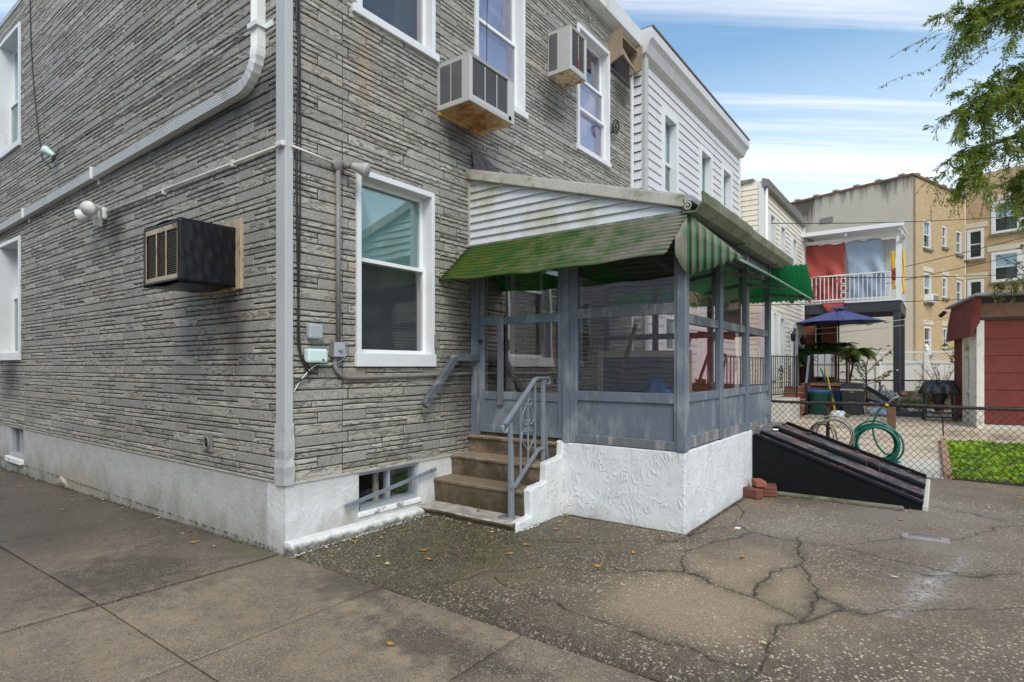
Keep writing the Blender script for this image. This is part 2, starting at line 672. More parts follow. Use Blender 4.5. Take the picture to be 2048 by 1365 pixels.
def steps_mat():
    t = T('step_concrete')
    p = t.P()
    x, y, z = t.xyz(p)
    n = t.noise(p, 7, 5, .6)
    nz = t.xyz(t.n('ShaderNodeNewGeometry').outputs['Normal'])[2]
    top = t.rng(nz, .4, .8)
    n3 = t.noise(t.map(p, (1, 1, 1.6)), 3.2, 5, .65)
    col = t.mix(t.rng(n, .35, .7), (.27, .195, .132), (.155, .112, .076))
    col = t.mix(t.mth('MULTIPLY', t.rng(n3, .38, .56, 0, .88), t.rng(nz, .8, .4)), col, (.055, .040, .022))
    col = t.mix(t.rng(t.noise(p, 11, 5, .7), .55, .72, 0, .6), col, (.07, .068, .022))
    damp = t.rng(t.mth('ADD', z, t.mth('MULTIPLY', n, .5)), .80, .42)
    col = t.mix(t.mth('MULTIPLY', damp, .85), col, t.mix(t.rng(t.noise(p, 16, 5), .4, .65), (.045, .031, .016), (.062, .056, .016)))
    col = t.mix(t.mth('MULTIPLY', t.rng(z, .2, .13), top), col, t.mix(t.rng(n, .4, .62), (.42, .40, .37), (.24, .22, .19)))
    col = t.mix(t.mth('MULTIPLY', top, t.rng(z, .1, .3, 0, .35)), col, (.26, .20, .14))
    t.bump(t.mth('ADD', t.noise(p, 70, 4), n), .6, .008)
    return t.out(col, .8)


def leaf_mat(name, a, b, tl=.35, rough=.5, patchy=None):
    t = T(name)
    p = t.P()
    r = t.vor(p, 9, 'F1', 'Color')
    f = t.mth('MULTIPLY_ADD', t.xyz(r)[0], .5, t.mth('MULTIPLY', t.noise(p, 2.5, 3), .5))
    col = t.mix(t.rng(f, .25, .75), a, b)
    if patchy:
        col = t.mix(t.rng(t.noise(p, 1.7, 4, .6), .40, .60, .75, 0), col, patchy)
        col = t.mix(t.rng(t.noise(p, 5, 4, .6), .58, .68, 0, .6), col, (.42, .38, .08))
    t.set(t.b.inputs['Base Color'], col)
    t.b.inputs['Roughness'].default_value = rough
    x = t.n('ShaderNodeBsdfTranslucent')
    t.L(t.mix(.3, col, (.35, .4, .03)), x.inputs[0])
    ms = t.n('ShaderNodeMixShader')
    ms.inputs[0].default_value = tl
    t.L(t.b.outputs[0], ms.inputs[1])
    t.L(x.outputs[0], ms.inputs[2])
    o = [k for k in t.t.nodes if k.type == 'OUTPUT_MATERIAL'][0]
    t.L(ms.outputs[0], o.inputs[0])
    return t.m


def rust_panel(name, paint, rust=(.30, .125, .03), lo=.35, hi=.6, sc=5):
    t = T(name)
    p = t.P()
    n = t.noise(p, sc, 6, .65)
    col = t.mix(t.rng(n, lo, hi), paint, t.mix(t.rng(t.noise(p, 17, 4), .35, .65), rust, sh(rust, .45)))
    t.bump(t.noise(p, 60, 4), .2, .004)
    return t.out(col, t.rng(n, lo, hi, .45, .85))


MAT = {}
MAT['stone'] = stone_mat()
MAT['mortar'] = plain('dark_joint', (.042, .04, .036), .9, .2, 8)
MAT['stucco'] = stucco_mat('foundation_stucco', False, (.47, .465, .45))
MAT['stucco_rear'] = stucco_mat('paler_stucco', False, (.66, .66, .655))  # paler copy of the foundation stucco, for the rear face and the patch
MAT['swirl'] = stucco_mat('porch_stucco', True, (.68, .685, .69))
def ledge_mat():
    t = T('painted_ledge')
    p = t.P()
    x, y, z = t.xyz(p)
    n = t.noise(p, 9, 6, .65)
    col = t.mix(t.rng(n, .35, .7), (.68, .68, .67), (.52, .51, .49))
    low = t.rng(t.mth('MULTIPLY_ADD', n, .09, t.mth('MULTIPLY', z, -1)), -.052, -.018)
    col = t.mix(t.mth('MULTIPLY', low, t.rng(t.noise(p, 3, 3), .3, .5, .45, .95)), col, t.mix(t.rng(t.noise(p, 20, 5), .35, .65), (.17, .16, .13), (.05, .055, .03)))
    t.bump(t.noise(p, 30, 5), .6, .008)
    return t.out(col, .8)


MAT['ledge_wall'] = ledge_mat()
MAT['ledge'] = plain('white_ledge_paint', (.72, .72, .71), .7, .12, 6, .5, 40, 0, (.16, .15, .12), 7, .56, .66)
MAT['trim'] = plain('white_trim_paint', (.66, .665, .67), .42, .05, 4, .05, 60, 0, (.50, .47, .41), 4, .60, .82)
MAT['post'] = plain('corner_metal', (.43, .43, .425), .45, .08, 3, 0, 60, 0, (.36, .34, .31), 3, .58, .75, (3, 3, .6))
MAT['vinyl'] = plain('white_vinyl', (.76, .76, .75), .45, .04, 2, 0, 60, 0, (.45, .43, .38), 3, .62, .8)
MAT['siding_white'] = plain('white_siding', (.585, .575, .585), .5, .05, 1.5, .06, 120, 0, (.40, .38, .36), 2.2, .62, .85, (1, 1, .4))
MAT['siding_cream'] = plain('cream_siding', (.71, .66, .55), .5, .05, 1.5, 0, 120, 0, (.42, .39, .33), 2, .62, .85, (1, 1, .4))
MAT['gutter_white'] = plain('white_gutter', (.70, .71, .70), .4, .05, 2, 0, 60, 0, (.30, .30, .21), 3, .56, .8)
MAT['blue'] = plain('blue_grey_paint', (.125, .148, .182), .5, .16, 3.5, .12, 70, 0, (.27, .285, .30), 5, .50, .70, (1, 1, .45))
MAT['blue_worn'] = plain('worn_grey_wood', (.13, .138, .152), .7, .2, 5, .4, 60, 0, (.27, .255, .235), 9, .5, .62, (1, 1, .25))
MAT['rail'] = plain('grey_rail_paint', (.185, .21, .24), .45, .15, 8, .1, 90, 0, (.10, .07, .05), 9, .6, .75)
MAT['glass'] = glass_mat('pane_glass', (.84, .93, .92), .42)
MAT['glass_porch'] = glass_mat('porch_glass', (.84, .83, .83), 2.6)
MAT['glass_side'] = glass_mat('side_glass', (.95, .92, .92), .38)
MAT['glass_mirror'] = glass_mat('bright_glass', (.90, .90, .96), .8, 1.6)
MAT['glass_dull'] = glass_mat('screened_glass', (.9, .9, .9), .15)
MAT['dark'] = plain('dark_room', (.018, .018, .02), .9, .1)
MAT['room'] = plain('dim_room', (.05, .048, .05), .9, .1)
MAT['screen'] = plain('insect_screen', (.045, .043, .046), .6, .12, 40)
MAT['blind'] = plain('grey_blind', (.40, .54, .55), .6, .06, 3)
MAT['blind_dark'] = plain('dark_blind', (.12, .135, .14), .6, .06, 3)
MAT['shade'] = plain('lilac_sky_shade', (.70, .69, .84), .7, .05, 2)  # lilac of the reflected sky is put into this sheet behind the panes
MAT['sky_print'] = plain('lilac_sky_print', (.34, .31, .50), .7, .45, 5, 0, 60, 0, (.62, .60, .74), 4, .5, .65)  # mottled sky reflection painted on the sheet behind the upper pane
MAT['green_fg'] = fibreglass_mat('green_fibreglass', 'front')
MAT['green_side'] = fibreglass_mat('bleached_fibreglass', 'side')
MAT['green_gusset'] = fibreglass_mat('streaked_fibreglass', 'gusset')
MAT['green_far'] = fibreglass_mat('backlit_fibreglass', 'far')
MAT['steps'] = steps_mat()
MAT['black_wrap'] = plain('black_plastic_wrap', (.008, .008, .010), .36, .2, 5, .35, 7)
MAT['cream_metal'] = plain('cream_metal', (.40, .32, .205), .5, .1, 5, 0, 60, 0, (.12, .09, .05), 9, .56, .7)
MAT['fins'] = plain('dark_fins', (.050, .038, .026), .5, .3, 20)
MAT['ac_paint'] = plain('ac_casing', (.45, .44, .425), .42, .07, 3, 0, 60, 0, (.26, .17, .10), 7, .66, .74)
MAT['ac_grille'] = plain('ac_grille', (.13, .13, .135), .45, .2, 8)
MAT['ac_rust'] = rust_panel('rusty_tray', (.55, .38, .17), (.40, .16, .03), .35, .6, 4)
MAT['ac_rust2'] = rust_panel('rusty_tray_pale', (.66, .55, .36), (.42, .17, .03), .42, .6, 7)
MAT['plywood'] = plain('weathered_plywood', (.27, .20, .14), .8, .22, 5, .4, 50, 0, (.10, .07, .05), 4, .6, .75, (3, 3, .5))
MAT['tar'] = plain('roof_tar', (.10, .085, .082), .85, .4, 14, 1.0, 26)
MAT['porch_siding'] = plain('porch_siding', (.57, .58, .60), .5, .05, 2, 0, 60, 0, (.36, .36, .25), 2.4, .48, .74, (1, 1, .6))
MAT['patina'] = plain('mossy_gutter', (.15, .15, .10), .6, .25, 4, .2, 40, 0, (.09, .11, .03), 5, .5, .68)
MAT['fascia'] = plain('stained_fascia', (.45, .43, .38), .6, .15, 4, .1, 40, 0, (.20, .19, .12), 6, .5, .7)
MAT['black_paint'] = plain('black_bulkhead_paint', (.006, .006, .007), .62, .3, 6, .15, 40, 0, (.10, .10, .10), 22, .72, .76)
MAT['black_paint'].node_tree.nodes['Principled BSDF'].inputs['Specular IOR Level'].default_value = .15
MAT['black_wrap'].node_tree.nodes['Principled BSDF'].inputs['Specular IOR Level'].default_value = .28
def hatch_mat():
    t = T('worn_hatch_door')
    p = t.P()
    n = t.noise(t.map(p, (2.2, .8, .8)), 2.4, 6, .68)
    col = t.mix(t.rng(t.noise(p, 14, 5), .4, .7), (.018, .018, .020), (.075, .074, .078))
    red = t.rng(n, .50, .58)
    col = t.mix(t.mth('MULTIPLY', red, t.rng(t.noise(p, 30, 4), .35, .6)), col, (.24, .085, .06))
    grey = t.rng(t.noise(t.map(p, (1, 1, 1), (5, 1, 3)), 5, 6, .7), .52, .66, 0, .75)
    col = t.mix(grey, col, (.20, .20, .195))
    t.bump(t.noise(p, 50, 4), .25, .004)
    return t.out(col, t.rng(n, .4, .6, .35, .75))


MAT['black_worn'] = hatch_mat()
MAT['terracotta'] = plain('terracotta', (.15, .050, .032), .7, .25, 8, .3, 60, 0, (.09, .03, .02), 6, .55, .7)
MAT['rust_iron'] = plain('rusty_iron', (.040, .026, .021), .8, .4, 18, .6, 60)
MAT['wire'] = plain('rusty_wire', (.035, .026, .022), .7, .3, 10)
MAT['hose'] = plain('green_hose', (.008, .11, .075), .38, .25, 6)
MAT['hose_pale'] = plain('old_grey_hose', (.30, .28, .22), .6, .25, 8)
MAT['iron'] = plain('black_iron', (.014, .014, .016), .45, .2, 8)
MAT['steel_deck'] = plain('black_deck_steel', (.035, .038, .046), .5, .2, 5, 0, 60, 0, (.10, .10, .10), 6, .62, .75)
MAT['white_rail'] = plain('white_rail', (.75, .75, .75), .45, .05)
MAT['red_cloth'] = plain('red_cloth', (.40, .075, .055), .8, .12, 2.5, .2, 200)
MAT['grey_cloth'] = plain('blue_grey_tarp', (.34, .41, .52), .55, .08, 3, .15, 40)
MAT['yellow_cloth'] = plain('yellow_cloth', (.80, .50, .02), .8, .1)
MAT['white_cloth'] = plain('white_cloth', (.75, .75, .75), .8, .06)
MAT['umbrella'] = plain('navy_canopy', (.075, .09, .24), .7, .08, 2)
MAT['bin_green'] = plain('green_bin', (.012, .105, .085), .42, .12, 5)
MAT['bin_black'] = plain('black_bin', (.030, .030, .032), .45, .15, 5)
MAT['blue_lid'] = plain('blue_bin_rim', (.03, .10, .24), .5, .1)
MAT['brick_red'] = plain('red_brick', (.26, .085, .05), .8, .25, 9, .3, 60)
MAT['brick_cap'] = plain('stoop_cap', (.33, .19, .125), .7, .15, 6)
MAT['shed_red'] = plain('red_asphalt_siding', (.145, .026, .019), .85, .14, 5, .4, 70, 0, (.10, .03, .028), 3, .56, .75)
MAT['shed_trim'] = plain('shed_trim', (.62, .59, .52), .6, .1, 5, 0, 60, 0, (.25, .20, .15), 6, .56, .7)
MAT['roofing'] = plain('grey_roof_felt', (.34, .35, .36), .8, .15, 6)
MAT['rail_old'] = plain('old_rail_paint', (.075, .086, .10), .7, .25, 9, .5, 50, 0, (.17, .17, .165), 10, .54, .66, (.4, 1, 2))
MAT['wood'] = plain('brown_wood', (.16, .08, .04), .7, .25, 9, .3, 50)
MAT['wood_old'] = plain('bare_weathered_wood', (.12, .115, .11), .85, .3, 12, .7, 50, 0, (.28, .27, .25), 14, .5, .6, (.3, 1, 3))
MAT['tan_slab'] = plain('tan_patio', (.50, .41, .31), .75, .14, 3, .2, 60, 0, (.20, .15, .11), 1.4, .5, .72)
MAT['pale_slab'] = plain('pale_concrete', (.50, .475, .42), .8, .12, 3, .2, 60)
MAT['soil'] = plain('soil', (.06, .042, .03), .95, .3, 10, .6, 40)
MAT['earth'] = plain('ground_earth', (.12, .10, .08), .95, .2, 1)
MAT['lowwall'] = plain('mossy_wall', (.16, .15, .115), .9, .25, 5, .4, 30, 0, (.07, .075, .03), 4, .5, .65)
MAT['leaf_tree'] = leaf_mat('tree_leaf', (.055, .12, .016), (.22, .27, .035), .5)
MAT['leaf_light'] = leaf_mat('light_leaf', (.06, .13, .015), (.17, .22, .02), .35)
MAT['leaf_fern'] = leaf_mat('fern_leaf', (.012, .05, .014), (.04, .10, .02), .3)
MAT['leaf_purple'] = leaf_mat('purple_leaf', (.085, .045, .05), (.17, .10, .085), .25)
MAT['leaf_red'] = leaf_mat('copper_leaf', (.20, .075, .05), (.28, .14, .09), .25)
MAT['leaf_pale'] = leaf_mat('pale_twig_leaf', (.16, .16, .07), (.30, .27, .10), .3)
MAT['flower'] = plain('yellow_flower', (.85, .50, .02), .6, .1)
MAT['grass'] = leaf_mat('bright_grass', (.20, .38, .012), (.42, .58, .02), .35, .6, (.10, .24, .015))
MAT['bark'] = plain('bark', (.085, .068, .052), .9, .3, 14, .8, 30, 0, (.05, .04, .03), 8, .5, .6, (1, 1, .3))
MAT['twig'] = plain('twig', (.07, .06, .045), .9, .2)
MAT['autumn'] = plain('fallen_leaf', (.42, .19, .035), .6, .35, 30)
MAT['autumn_pale'] = plain('pale_fallen_leaf', (.52, .42, .22), .6, .25, 30)
MAT['pipe'] = plain('grey_conduit', (.19, .18, .17), .55, .15, 7, 0, 60, 0, (.10, .08, .06), 8, .58, .72)
MAT['pipe_white'] = plain('white_conduit', (.62, .60, .57), .5, .1, 5, 0, 60, 0, (.3, .28, .25), 8, .58, .72)
MAT['cable'] = plain('black_cable', (.012, .012, .013), .5, .2)
MAT['box_grey'] = plain('grey_box', (.34, .36, .39), .45, .06)
MAT['box_mint'] = plain('mint_box', (.55, .70, .66), .4, .05)
MAT['lamp_white'] = plain('white_lamp', (.66, .655, .63), .4, .08)
MAT['lamp_grey'] = plain('grey_lamp', (.40, .38, .36), .5, .12)
MAT['drain'] = plain('drain_iron', (.27, .25, .245), .5, .15, 12, .3, 80)
MAT['silver'] = plain('dull_metal', (.42, .43, .44), .38, .12, 6, 0, 60, .7)
MAT['frame_cream'] = plain('cream_picture_frame', (.55, .52, .42), .5, .1)
MAT['mirror_back'] = plain('dim_picture', (.10, .11, .13), .15, .3, 5)
MAT['blue_bag'] = plain('blue_bag', (.03, .12, .34), .35, .4, 12, .6, 20)
MAT['maroon'] = plain('maroon_pole', (.16, .028, .025), .5, .15)
MAT['bbq'] = plain('bbq_cover', (.022, .023, .026), .2, .3, 9, .6, 16)

# ------------------------------------------------------------------ ground, driveway, yard
def gz(x, y):
    """Height of the paving: falls slowly along the side of the house, rises a little towards the yard."""
    if x < -.03:
        return .02 - .0195 * max(y, 0)
    return .03 + .025 * min(1, max(0, x) / 1.5)


g = MB()
for x0, x1, y0, y1 in ((-150, 150, -150, 150),):
    g.add([(x0, y0, -.42), (x1, y0, -.42), (x1, y1, -.42), (x0, y1, -.42)], [(0, 1, 2, 3)])
struct(g.build('ground', MAT['earth'], centre=False))

drive = MB()
ys_ = [-9.5, -7, -4.7, -2.33, 0, 4, 8, 13, 22]
drive.grid(lambda u, v: (-9 + 8.96 * u, -9.5 + 31.5 * v, (.02 - .0195 * max(-9.5 + 31.5 * v, 0)) - .03), 1, 60, False)
drive = struct(drive.build('driveway', MAT['dark'], centre=False))
# the slabs: tooled edges, a wide open joint on the line of the rear wall, narrow score lines between
xe = [-.035, -1.27, -2.5, -3.73, -4.96, -6.2, -7.5]
yj = [-7.1, -5.9, -4.7, -3.52, -2.33, -1.16, .015, 1.2, 2.4, 3.6, 4.8, 6.0, 7.2, 8.4, 9.6, 10.8, 12.0, 13.2, 14.4]
mc = concrete_mat()
for i in range(len(xe) - 1):
    for j in range(len(yj) - 1):
        gx, gy = .007, .005
        a0, a1 = xe[i + 1] + gx, xe[i] - (gx if i else 0)
        b0, b1 = yj[j] + gy, yj[j + 1] - gy
        if abs(yj[j] - .015) < .001:
            b0 += .018
        if abs(yj[j + 1] - .015) < .001:
            b1 -= .014
        m = MB()
        e = .050
        q = lambda x, y, d: (x, y, gz(-1, y) + d + (hash((i, j)) % 5 - 2) * .0008)
        o8 = [q(a0, b0, -.03), q(a1, b0, -.03), q(a1, b1, -.03), q(a0, b1, -.03)]
        p8 = [q(a0, b0, -.006), q(a1, b0, -.006), q(a1, b1, -.006), q(a0, b1, -.006)]
        r8 = [q(a0 + e, b0 + e * .5, 0), q(a1 - e, b0 + e * .5, 0), q(a1 - e, b1 - e * .5, 0), q(a0 + e, b1 - e * .5, 0)]
        fs = [(8, 9, 10, 11)]
        for k in range(4):
            l = (k + 1) % 4
            fs += [(k, l, 4 + l, 4 + k), (4 + k, 4 + l, 8 + l, 8 + k)]
        m.add(o8 + p8 + r8, fs)
        m.build('slab', mc, drive)


def vnoise(x, y, sc, seed):
    """Smooth value noise on arrays."""
    rs = np.random.RandomState(seed)
    g = rs.rand(256, 256)
    X, Y = x * sc + 100, y * sc + 100
    i, j = np.floor(X).astype(int), np.floor(Y).astype(int)
    fx, fy = X - i, Y - j
    fx, fy = fx * fx * (3 - 2 * fx), fy * fy * (3 - 2 * fy)
    a = lambda p, q: g[p % 256, q % 256]
    return (a(i, j) * (1 - fx) + a(i + 1, j) * fx) * (1 - fy) + (a(i, j + 1) * (1 - fx) + a(i + 1, j + 1) * fx) * fy


CRACKS = [
    [(.09, -3.43), (.45, -3.50), (.78, -3.47), (1.0, -3.55), (1.28, -3.77), (1.7, -4.2), (2.1, -4.75), (2.7, -5.6)],
    [(1.0, -3.55), (1.42, -3.56), (1.46, -3.53), (1.3, -3.76)],
    [(1.46, -3.53), (1.8, -3.48), (2.0, -3.37), (2.6, -3.27), (2.75, -3.24)],
    [(1.0, -3.55), (1.1, -3.42), (1.2, -3.23), (1.27, -2.95), (1.35, -2.75), (1.33, -2.62), (1.15, -2.39), (.92, -1.91), (.6, -1.62), (.3, -1.5)],
    [(1.2, -3.23), (1.45, -3.22), (1.7, -3.25), (2.0, -3.37)],
    [(1.35, -2.75), (1.55, -2.62), (1.75, -2.58)],
    [(3.65, -2.5), (3.3, -2.62), (2.85, -2.68), (2.66, -2.9), (2.6, -3.27), (2.63, -3.6), (2.6, -3.79), (2.5, -4.1), (2.46, -4.3)],
    [(2.85, -2.68), (2.4, -2.52), (2.2, -2.45), (1.75, -2.3)],
    [(2.66, -2.9), (2.3, -2.75), (1.75, -2.58)],
    [(3.25, -3.95), (2.9, -3.7), (2.66, -3.5)],
    [(3.4, -4.25), (4.0, -4.55), (4.4, -4.81), (5.3, -5.3)],
    [(4.4, -4.81), (4.7, -4.2), (4.95, -3.7), (5.2, -3.3)],
    [(.3, -3.42), (.33, -2.9), (.38, -2.3), (.5, -1.7)],
    [(2.69, -4.64), (2.4, -4.3), (2.3, -4.02)],
    [(2.1, -2.5), (1.6, -1.9), (1.3, -1.35)],
]
X0, X1, Y0, Y1, STP = -.03, 6.66, -6.6, .02, .0105
nx, ny = int((X1 - X0) / STP), int((Y1 - Y0) / STP)
gx, gy = np.meshgrid(np.linspace(X0, X1, nx + 1), np.linspace(Y0, Y1, ny + 1))
wx = gx + (vnoise(gx, gy, 7, 1) - .5) * .08 + (vnoise(gx, gy, 30, 2) - .5) * .022
wy = gy + (vnoise(gx, gy, 7, 3) - .5) * .08 + (vnoise(gx, gy, 30, 4) - .5) * .022
dist = np.full(gx.shape, 9.)
for c in CRACKS:
    for (ax, ay), (bx, by) in zip(c[:-1], c[1:]):
        dx, dy = bx - ax, by - ay
        tt = np.clip(((wx - ax) * dx + (wy - ay) * dy) / (dx * dx + dy * dy), 0, 1)
        dist = np.minimum(dist, np.hypot(wx - ax - tt * dx, wy - ay - tt * dy))
wid = .0052 + .0065 * vnoise(gx, gy, 3, 5) ** 2
crk = np.clip(1.45 - dist / wid, 0, 1)
n1, n2, n3 = vnoise(gx, gy, 2.2, 6), vnoise(gx, gy, 7, 7), vnoise(gx, gy, 26, 8)
mixn = .5 * n1 + .3 * n2 + .2 * n3
# damp moss in the corner between wall, steps and porch, and along the cracks near it
dw = np.minimum(-gy, np.hypot(np.maximum(1.45 - gx, 0) * .8, np.maximum(gy + 1.2, gy * 0) + np.maximum(-1.2 - gy, 0) * .9))
shade = np.clip(1.2 - np.hypot((gx - 1.2) / 1.9, (gy + .8) / 1.7), 0, 1)
moss = np.clip(shade * 1.5 * (.35 + mixn) + np.exp(-np.abs(gy + .12) / .22) * .6 * (gx < 2) - .10, 0, 1)
strip = np.clip(1 - np.hypot((gx - 4.42) / .12, (gy + 3.1) / .85), 0, 1)
moss = np.maximum(moss, strip * 1.4)
moss = np.maximum(moss, np.exp(-dist / .05) * (gx < 2.6) * np.clip(mixn * 2.2 - .75, 0, 1) * .8)
wet = np.clip(np.exp(-(gx + .03) / (.10 + .32 * np.clip(mixn, 0, 1))) * 1.35 * (gy < -.3) - .12, 0, 1)
wet = np.maximum(wet, np.clip(1.1 - np.hypot((gx - .35) / .55, (gy + .35) / .6) + (mixn - .5) * .6, 0, 1) * .9)
wet = np.maximum(wet, np.clip(1 - np.hypot((gx - 1.4) / .16, (gy + 3.55) / .10), 0, 1) * .9)
wet = np.maximum(wet, np.exp(-dist / .06) * np.clip(mixn * 1.8 - .55, 0, 1) * .8)
wet = np.maximum(wet, np.clip(.9 - np.hypot((gx - 4.2) / .5, (gy + 2.8) / .8) + (mixn - .5) * .8, 0, 1) * .7)
ch = np.exp(-np.abs((gy + 4.15) - (gx - 2.0) * -.22 - (n1 - .5) * .35) / .085) * np.clip(1.3 - np.abs(gx - 2.2) / .85, 0, 1)
chalk = np.clip(ch * (.25 + 1.0 * n2) * 1.1, 0, 1) * (gx > 1.35)
chalk = np.maximum(chalk, np.clip(1.1 - np.hypot((gx - 2.9) / 1.0, (gy + 3.0) / .5), 0, 1) * .16 * (n2 + .3))
moss = np.clip(moss * 1.15, 0, 1)
zz = .03 + .025 * np.clip(gx / 1.5, 0, 1) + (n1 - .5) * .012 + (n2 - .5) * .004 - crk * .009
zz = np.where(gx < .01, zz - .02, zz)
zone = np.clip(1.25 - np.hypot((gx - 1.35) / 1.0, (gy + 3.15) / .75), 0, 1) + np.clip(1.1 - np.hypot((gx - .75) / .5, (gy + 2.75) / .7), 0, 1) * .7
zone -= np.clip(1.2 - np.hypot((gx - 4.2) / 2.2, (gy + 4.0) / 1.3), 0, 1) + .5 * np.clip(1.1 - np.hypot((gx - 3.1) / .8, (gy + 3.1) / .5), 0, 1)
zone = np.clip(zone * (.55 + .9 * n1) + (n2 - .5) * .5, -1, 1)
V = np.stack([gx, gy, zz], -1).reshape(-1, 3)
ii = np.arange(nx)[None, :] + np.arange(ny)[:, None] * (nx + 1)
keep = ~((gx[:-1, :-1] > 2.35) & (gx[:-1, :-1] < 5.3) & (gy[:-1, :-1] > -2.3))
q = np.stack([ii, ii + 1, ii + nx + 2, ii + nx + 1], -1)[keep].reshape(-1, 4)
me = bpy.data.meshes.new('yard')
me.vertices.add(len(V))
me.vertices.foreach_set('co', V.ravel())
me.loops.add(q.size)
me.loops.foreach_set('vertex_index', q.ravel().astype(np.int32))
me.polygons.add(len(q))
me.polygons.foreach_set('loop_start', (np.arange(len(q)) * 4).astype(np.int32))
me.polygons.foreach_set('use_smooth', np.ones(len(q), bool))
me.update(calc_edges=True)
at = me.attributes.new('marks', 'FLOAT_COLOR', 'POINT')
at.data.foreach_set('color', np.stack([crk, moss, chalk, np.ones_like(crk)], -1).ravel().astype(np.float32))
at = me.attributes.new('wet', 'FLOAT', 'POINT')
at.data.foreach_set('value', wet.ravel().astype(np.float32))
at = me.attributes.new('zone', 'FLOAT', 'POINT')
at.data.foreach_set('value', zone.ravel().astype(np.float32))
me.materials.append(asphalt_mat())
yard = bpy.data.objects.new('yard', me)
COL.objects.link(yard)
WM[yard.name] = Matrix.Identity(4)
struct(yard)

# ------------------------------------------------------------------ the grey house
HX, HY, HZ = 6.41, 13.0, 7.06
house = thing('stone_clad_house', 'grey house clad in long split-face stones with white window frames and downspout', 'house', (0, 0, 0))
REAR_HOLES = [(.70, 1.64, 1.56, 3.25), (.70, 1.64, 4.70, 6.45), (2.33, 3.24, 4.66, 6.45), (4.60, 5.56, 4.66, 6.40),
              (2.42, 3.02, 1.15, 2.75), (3.65, 4.65, 1.55, 2.9)]
SIDE_HOLES = [(7.06, 8.12, 4.90, 6.70), (7.06, 8.12, 1.63, 3.46), (.66, 1.40, 2.22, 2.74)]
BASE_HOLES_R = [(.71, 1.46, .20, .545)]
BASE_HOLES_S = [(6.90, 7.62, .14, .575)]


def wall_cells(mb, u0, u1, z0, z1, holes, w0, w1):
    us = sorted({u0, u1} | {q for h in holes for q in h[:2] if u0 < q < u1})
    for a, b in zip(us[:-1], us[1:]):
        hs = sorted([h[2:] for h in holes if h[0] < (a + b) / 2 < h[1]])
        z = z0
        for c, d in hs:
            if c > z:
                mb.box(a, b, w0, w1, z, c)
            z = d
        if z < z1:
            mb.box(a, b, w0, w1, z, z1)


mb = MB(REAR)
wall_cells(mb, 0, HX, .57, HZ, REAR_HOLES, -.2, 0)
rear_wall = mb.build('rear_wall', MAT['mortar'], house)
mb = MB(SIDE)
wall_cells(mb, .2, HY, .57, HZ, SIDE_HOLES, -.2, 0)
side_wall = mb.build('side_wall', MAT['mortar'], house)

# stones: 1.225 m panels, four kinds of row
PAN, RH = 1.225, .0935


def stone_list(u0, u1, z0, z1, off, holes, seed):
    rr = random.Random(seed)
    rows = int((z1 - z0) / RH) + 1
    out = []
    for r in range(rows):
        zb = z0 + r * RH
        k = (r + off[1]) % 4
        if k == 0:
            cells = [(0, .76, 'pair'), (.76, 1.225, 'full')]
        elif k == 1:
            cells = [(-.25, .26, 'smooth'), (.26, .975, 'pair')]
        elif k == 2:
            cells = [(0, .45, 'pair'), (.45, 1.225, 'pair2')]
        else:
            cells = [(.06, .715, 'full'), (.715, 1.285, 'smooth')]
        for p in range(int((u0 - off[0]) / PAN) - 2, int((u1 - off[0]) / PAN) + 2):
            base = off[0] + p * PAN
            for a, b, kind in cells:
                a, b = base + a, base + b
                if b < u0 or a > u1:
                    continue
                zt = min(zb + RH, z1)
                cut = .5 + rr.uniform(-.06, .06)
                zm = zb + RH * cut
                parts = [(a, b, zb, zm, 0), (a, b, zm, zt, 0)] if kind[:4] == 'pair' else [(a, b, zb, zt, 1 if kind == 'smooth' else 0)]
                if kind == 'pair2' and rr.random() < .6:
                    s = a + (b - a) * rr.uniform(.35, .65)
                    parts[1:] = [(a, s, zm, zt, 0), (s, b, zm, zt, 0)]
                if kind == 'smooth' and k == 1:
                    parts = [(a, base, zb, zt, 1), (base, b, zb, zt, 1)]
                for (a2, b2, c2, d2, sm) in parts:
                    a3, b3 = max(a2, u0), min(b2, u1)
                    d2 = min(d2, z1)
                    if b3 - a3 < .02 or d2 - c2 < .015:
                        continue
                    segs = [(a3, b3, c2, d2)]
                    for h in holes:
                        ns = []
                        for (e, f, c, d) in segs:
                            if d <= h[2] or c >= h[3] or f <= h[0] or e >= h[1]:
                                ns.append((e, f, c, d))
                                continue
                            if e < h[0] - .02:
                                ns.append((e, h[0], c, d))
                            if f > h[1] + .02:
                                ns.append((h[1], f, c, d))
                            if h[0] - .02 <= e and f <= h[1] + .02 or True:
                                e2, f2 = max(e, h[0]), min(f, h[1])
                                if c < h[2] - .02:
                                    ns.append((e2, f2, c, h[2]))
                                if d > h[3] + .02:
                                    ns.append((e2, f2, h[3], d))
                        segs = ns
                    tone = min(1, max(0, rr.gauss(.55, .24)))
                    for sgm in segs:
                        out.append((*sgm, sm, tone, max(0, rr.gauss(.12, .3))))
    return out


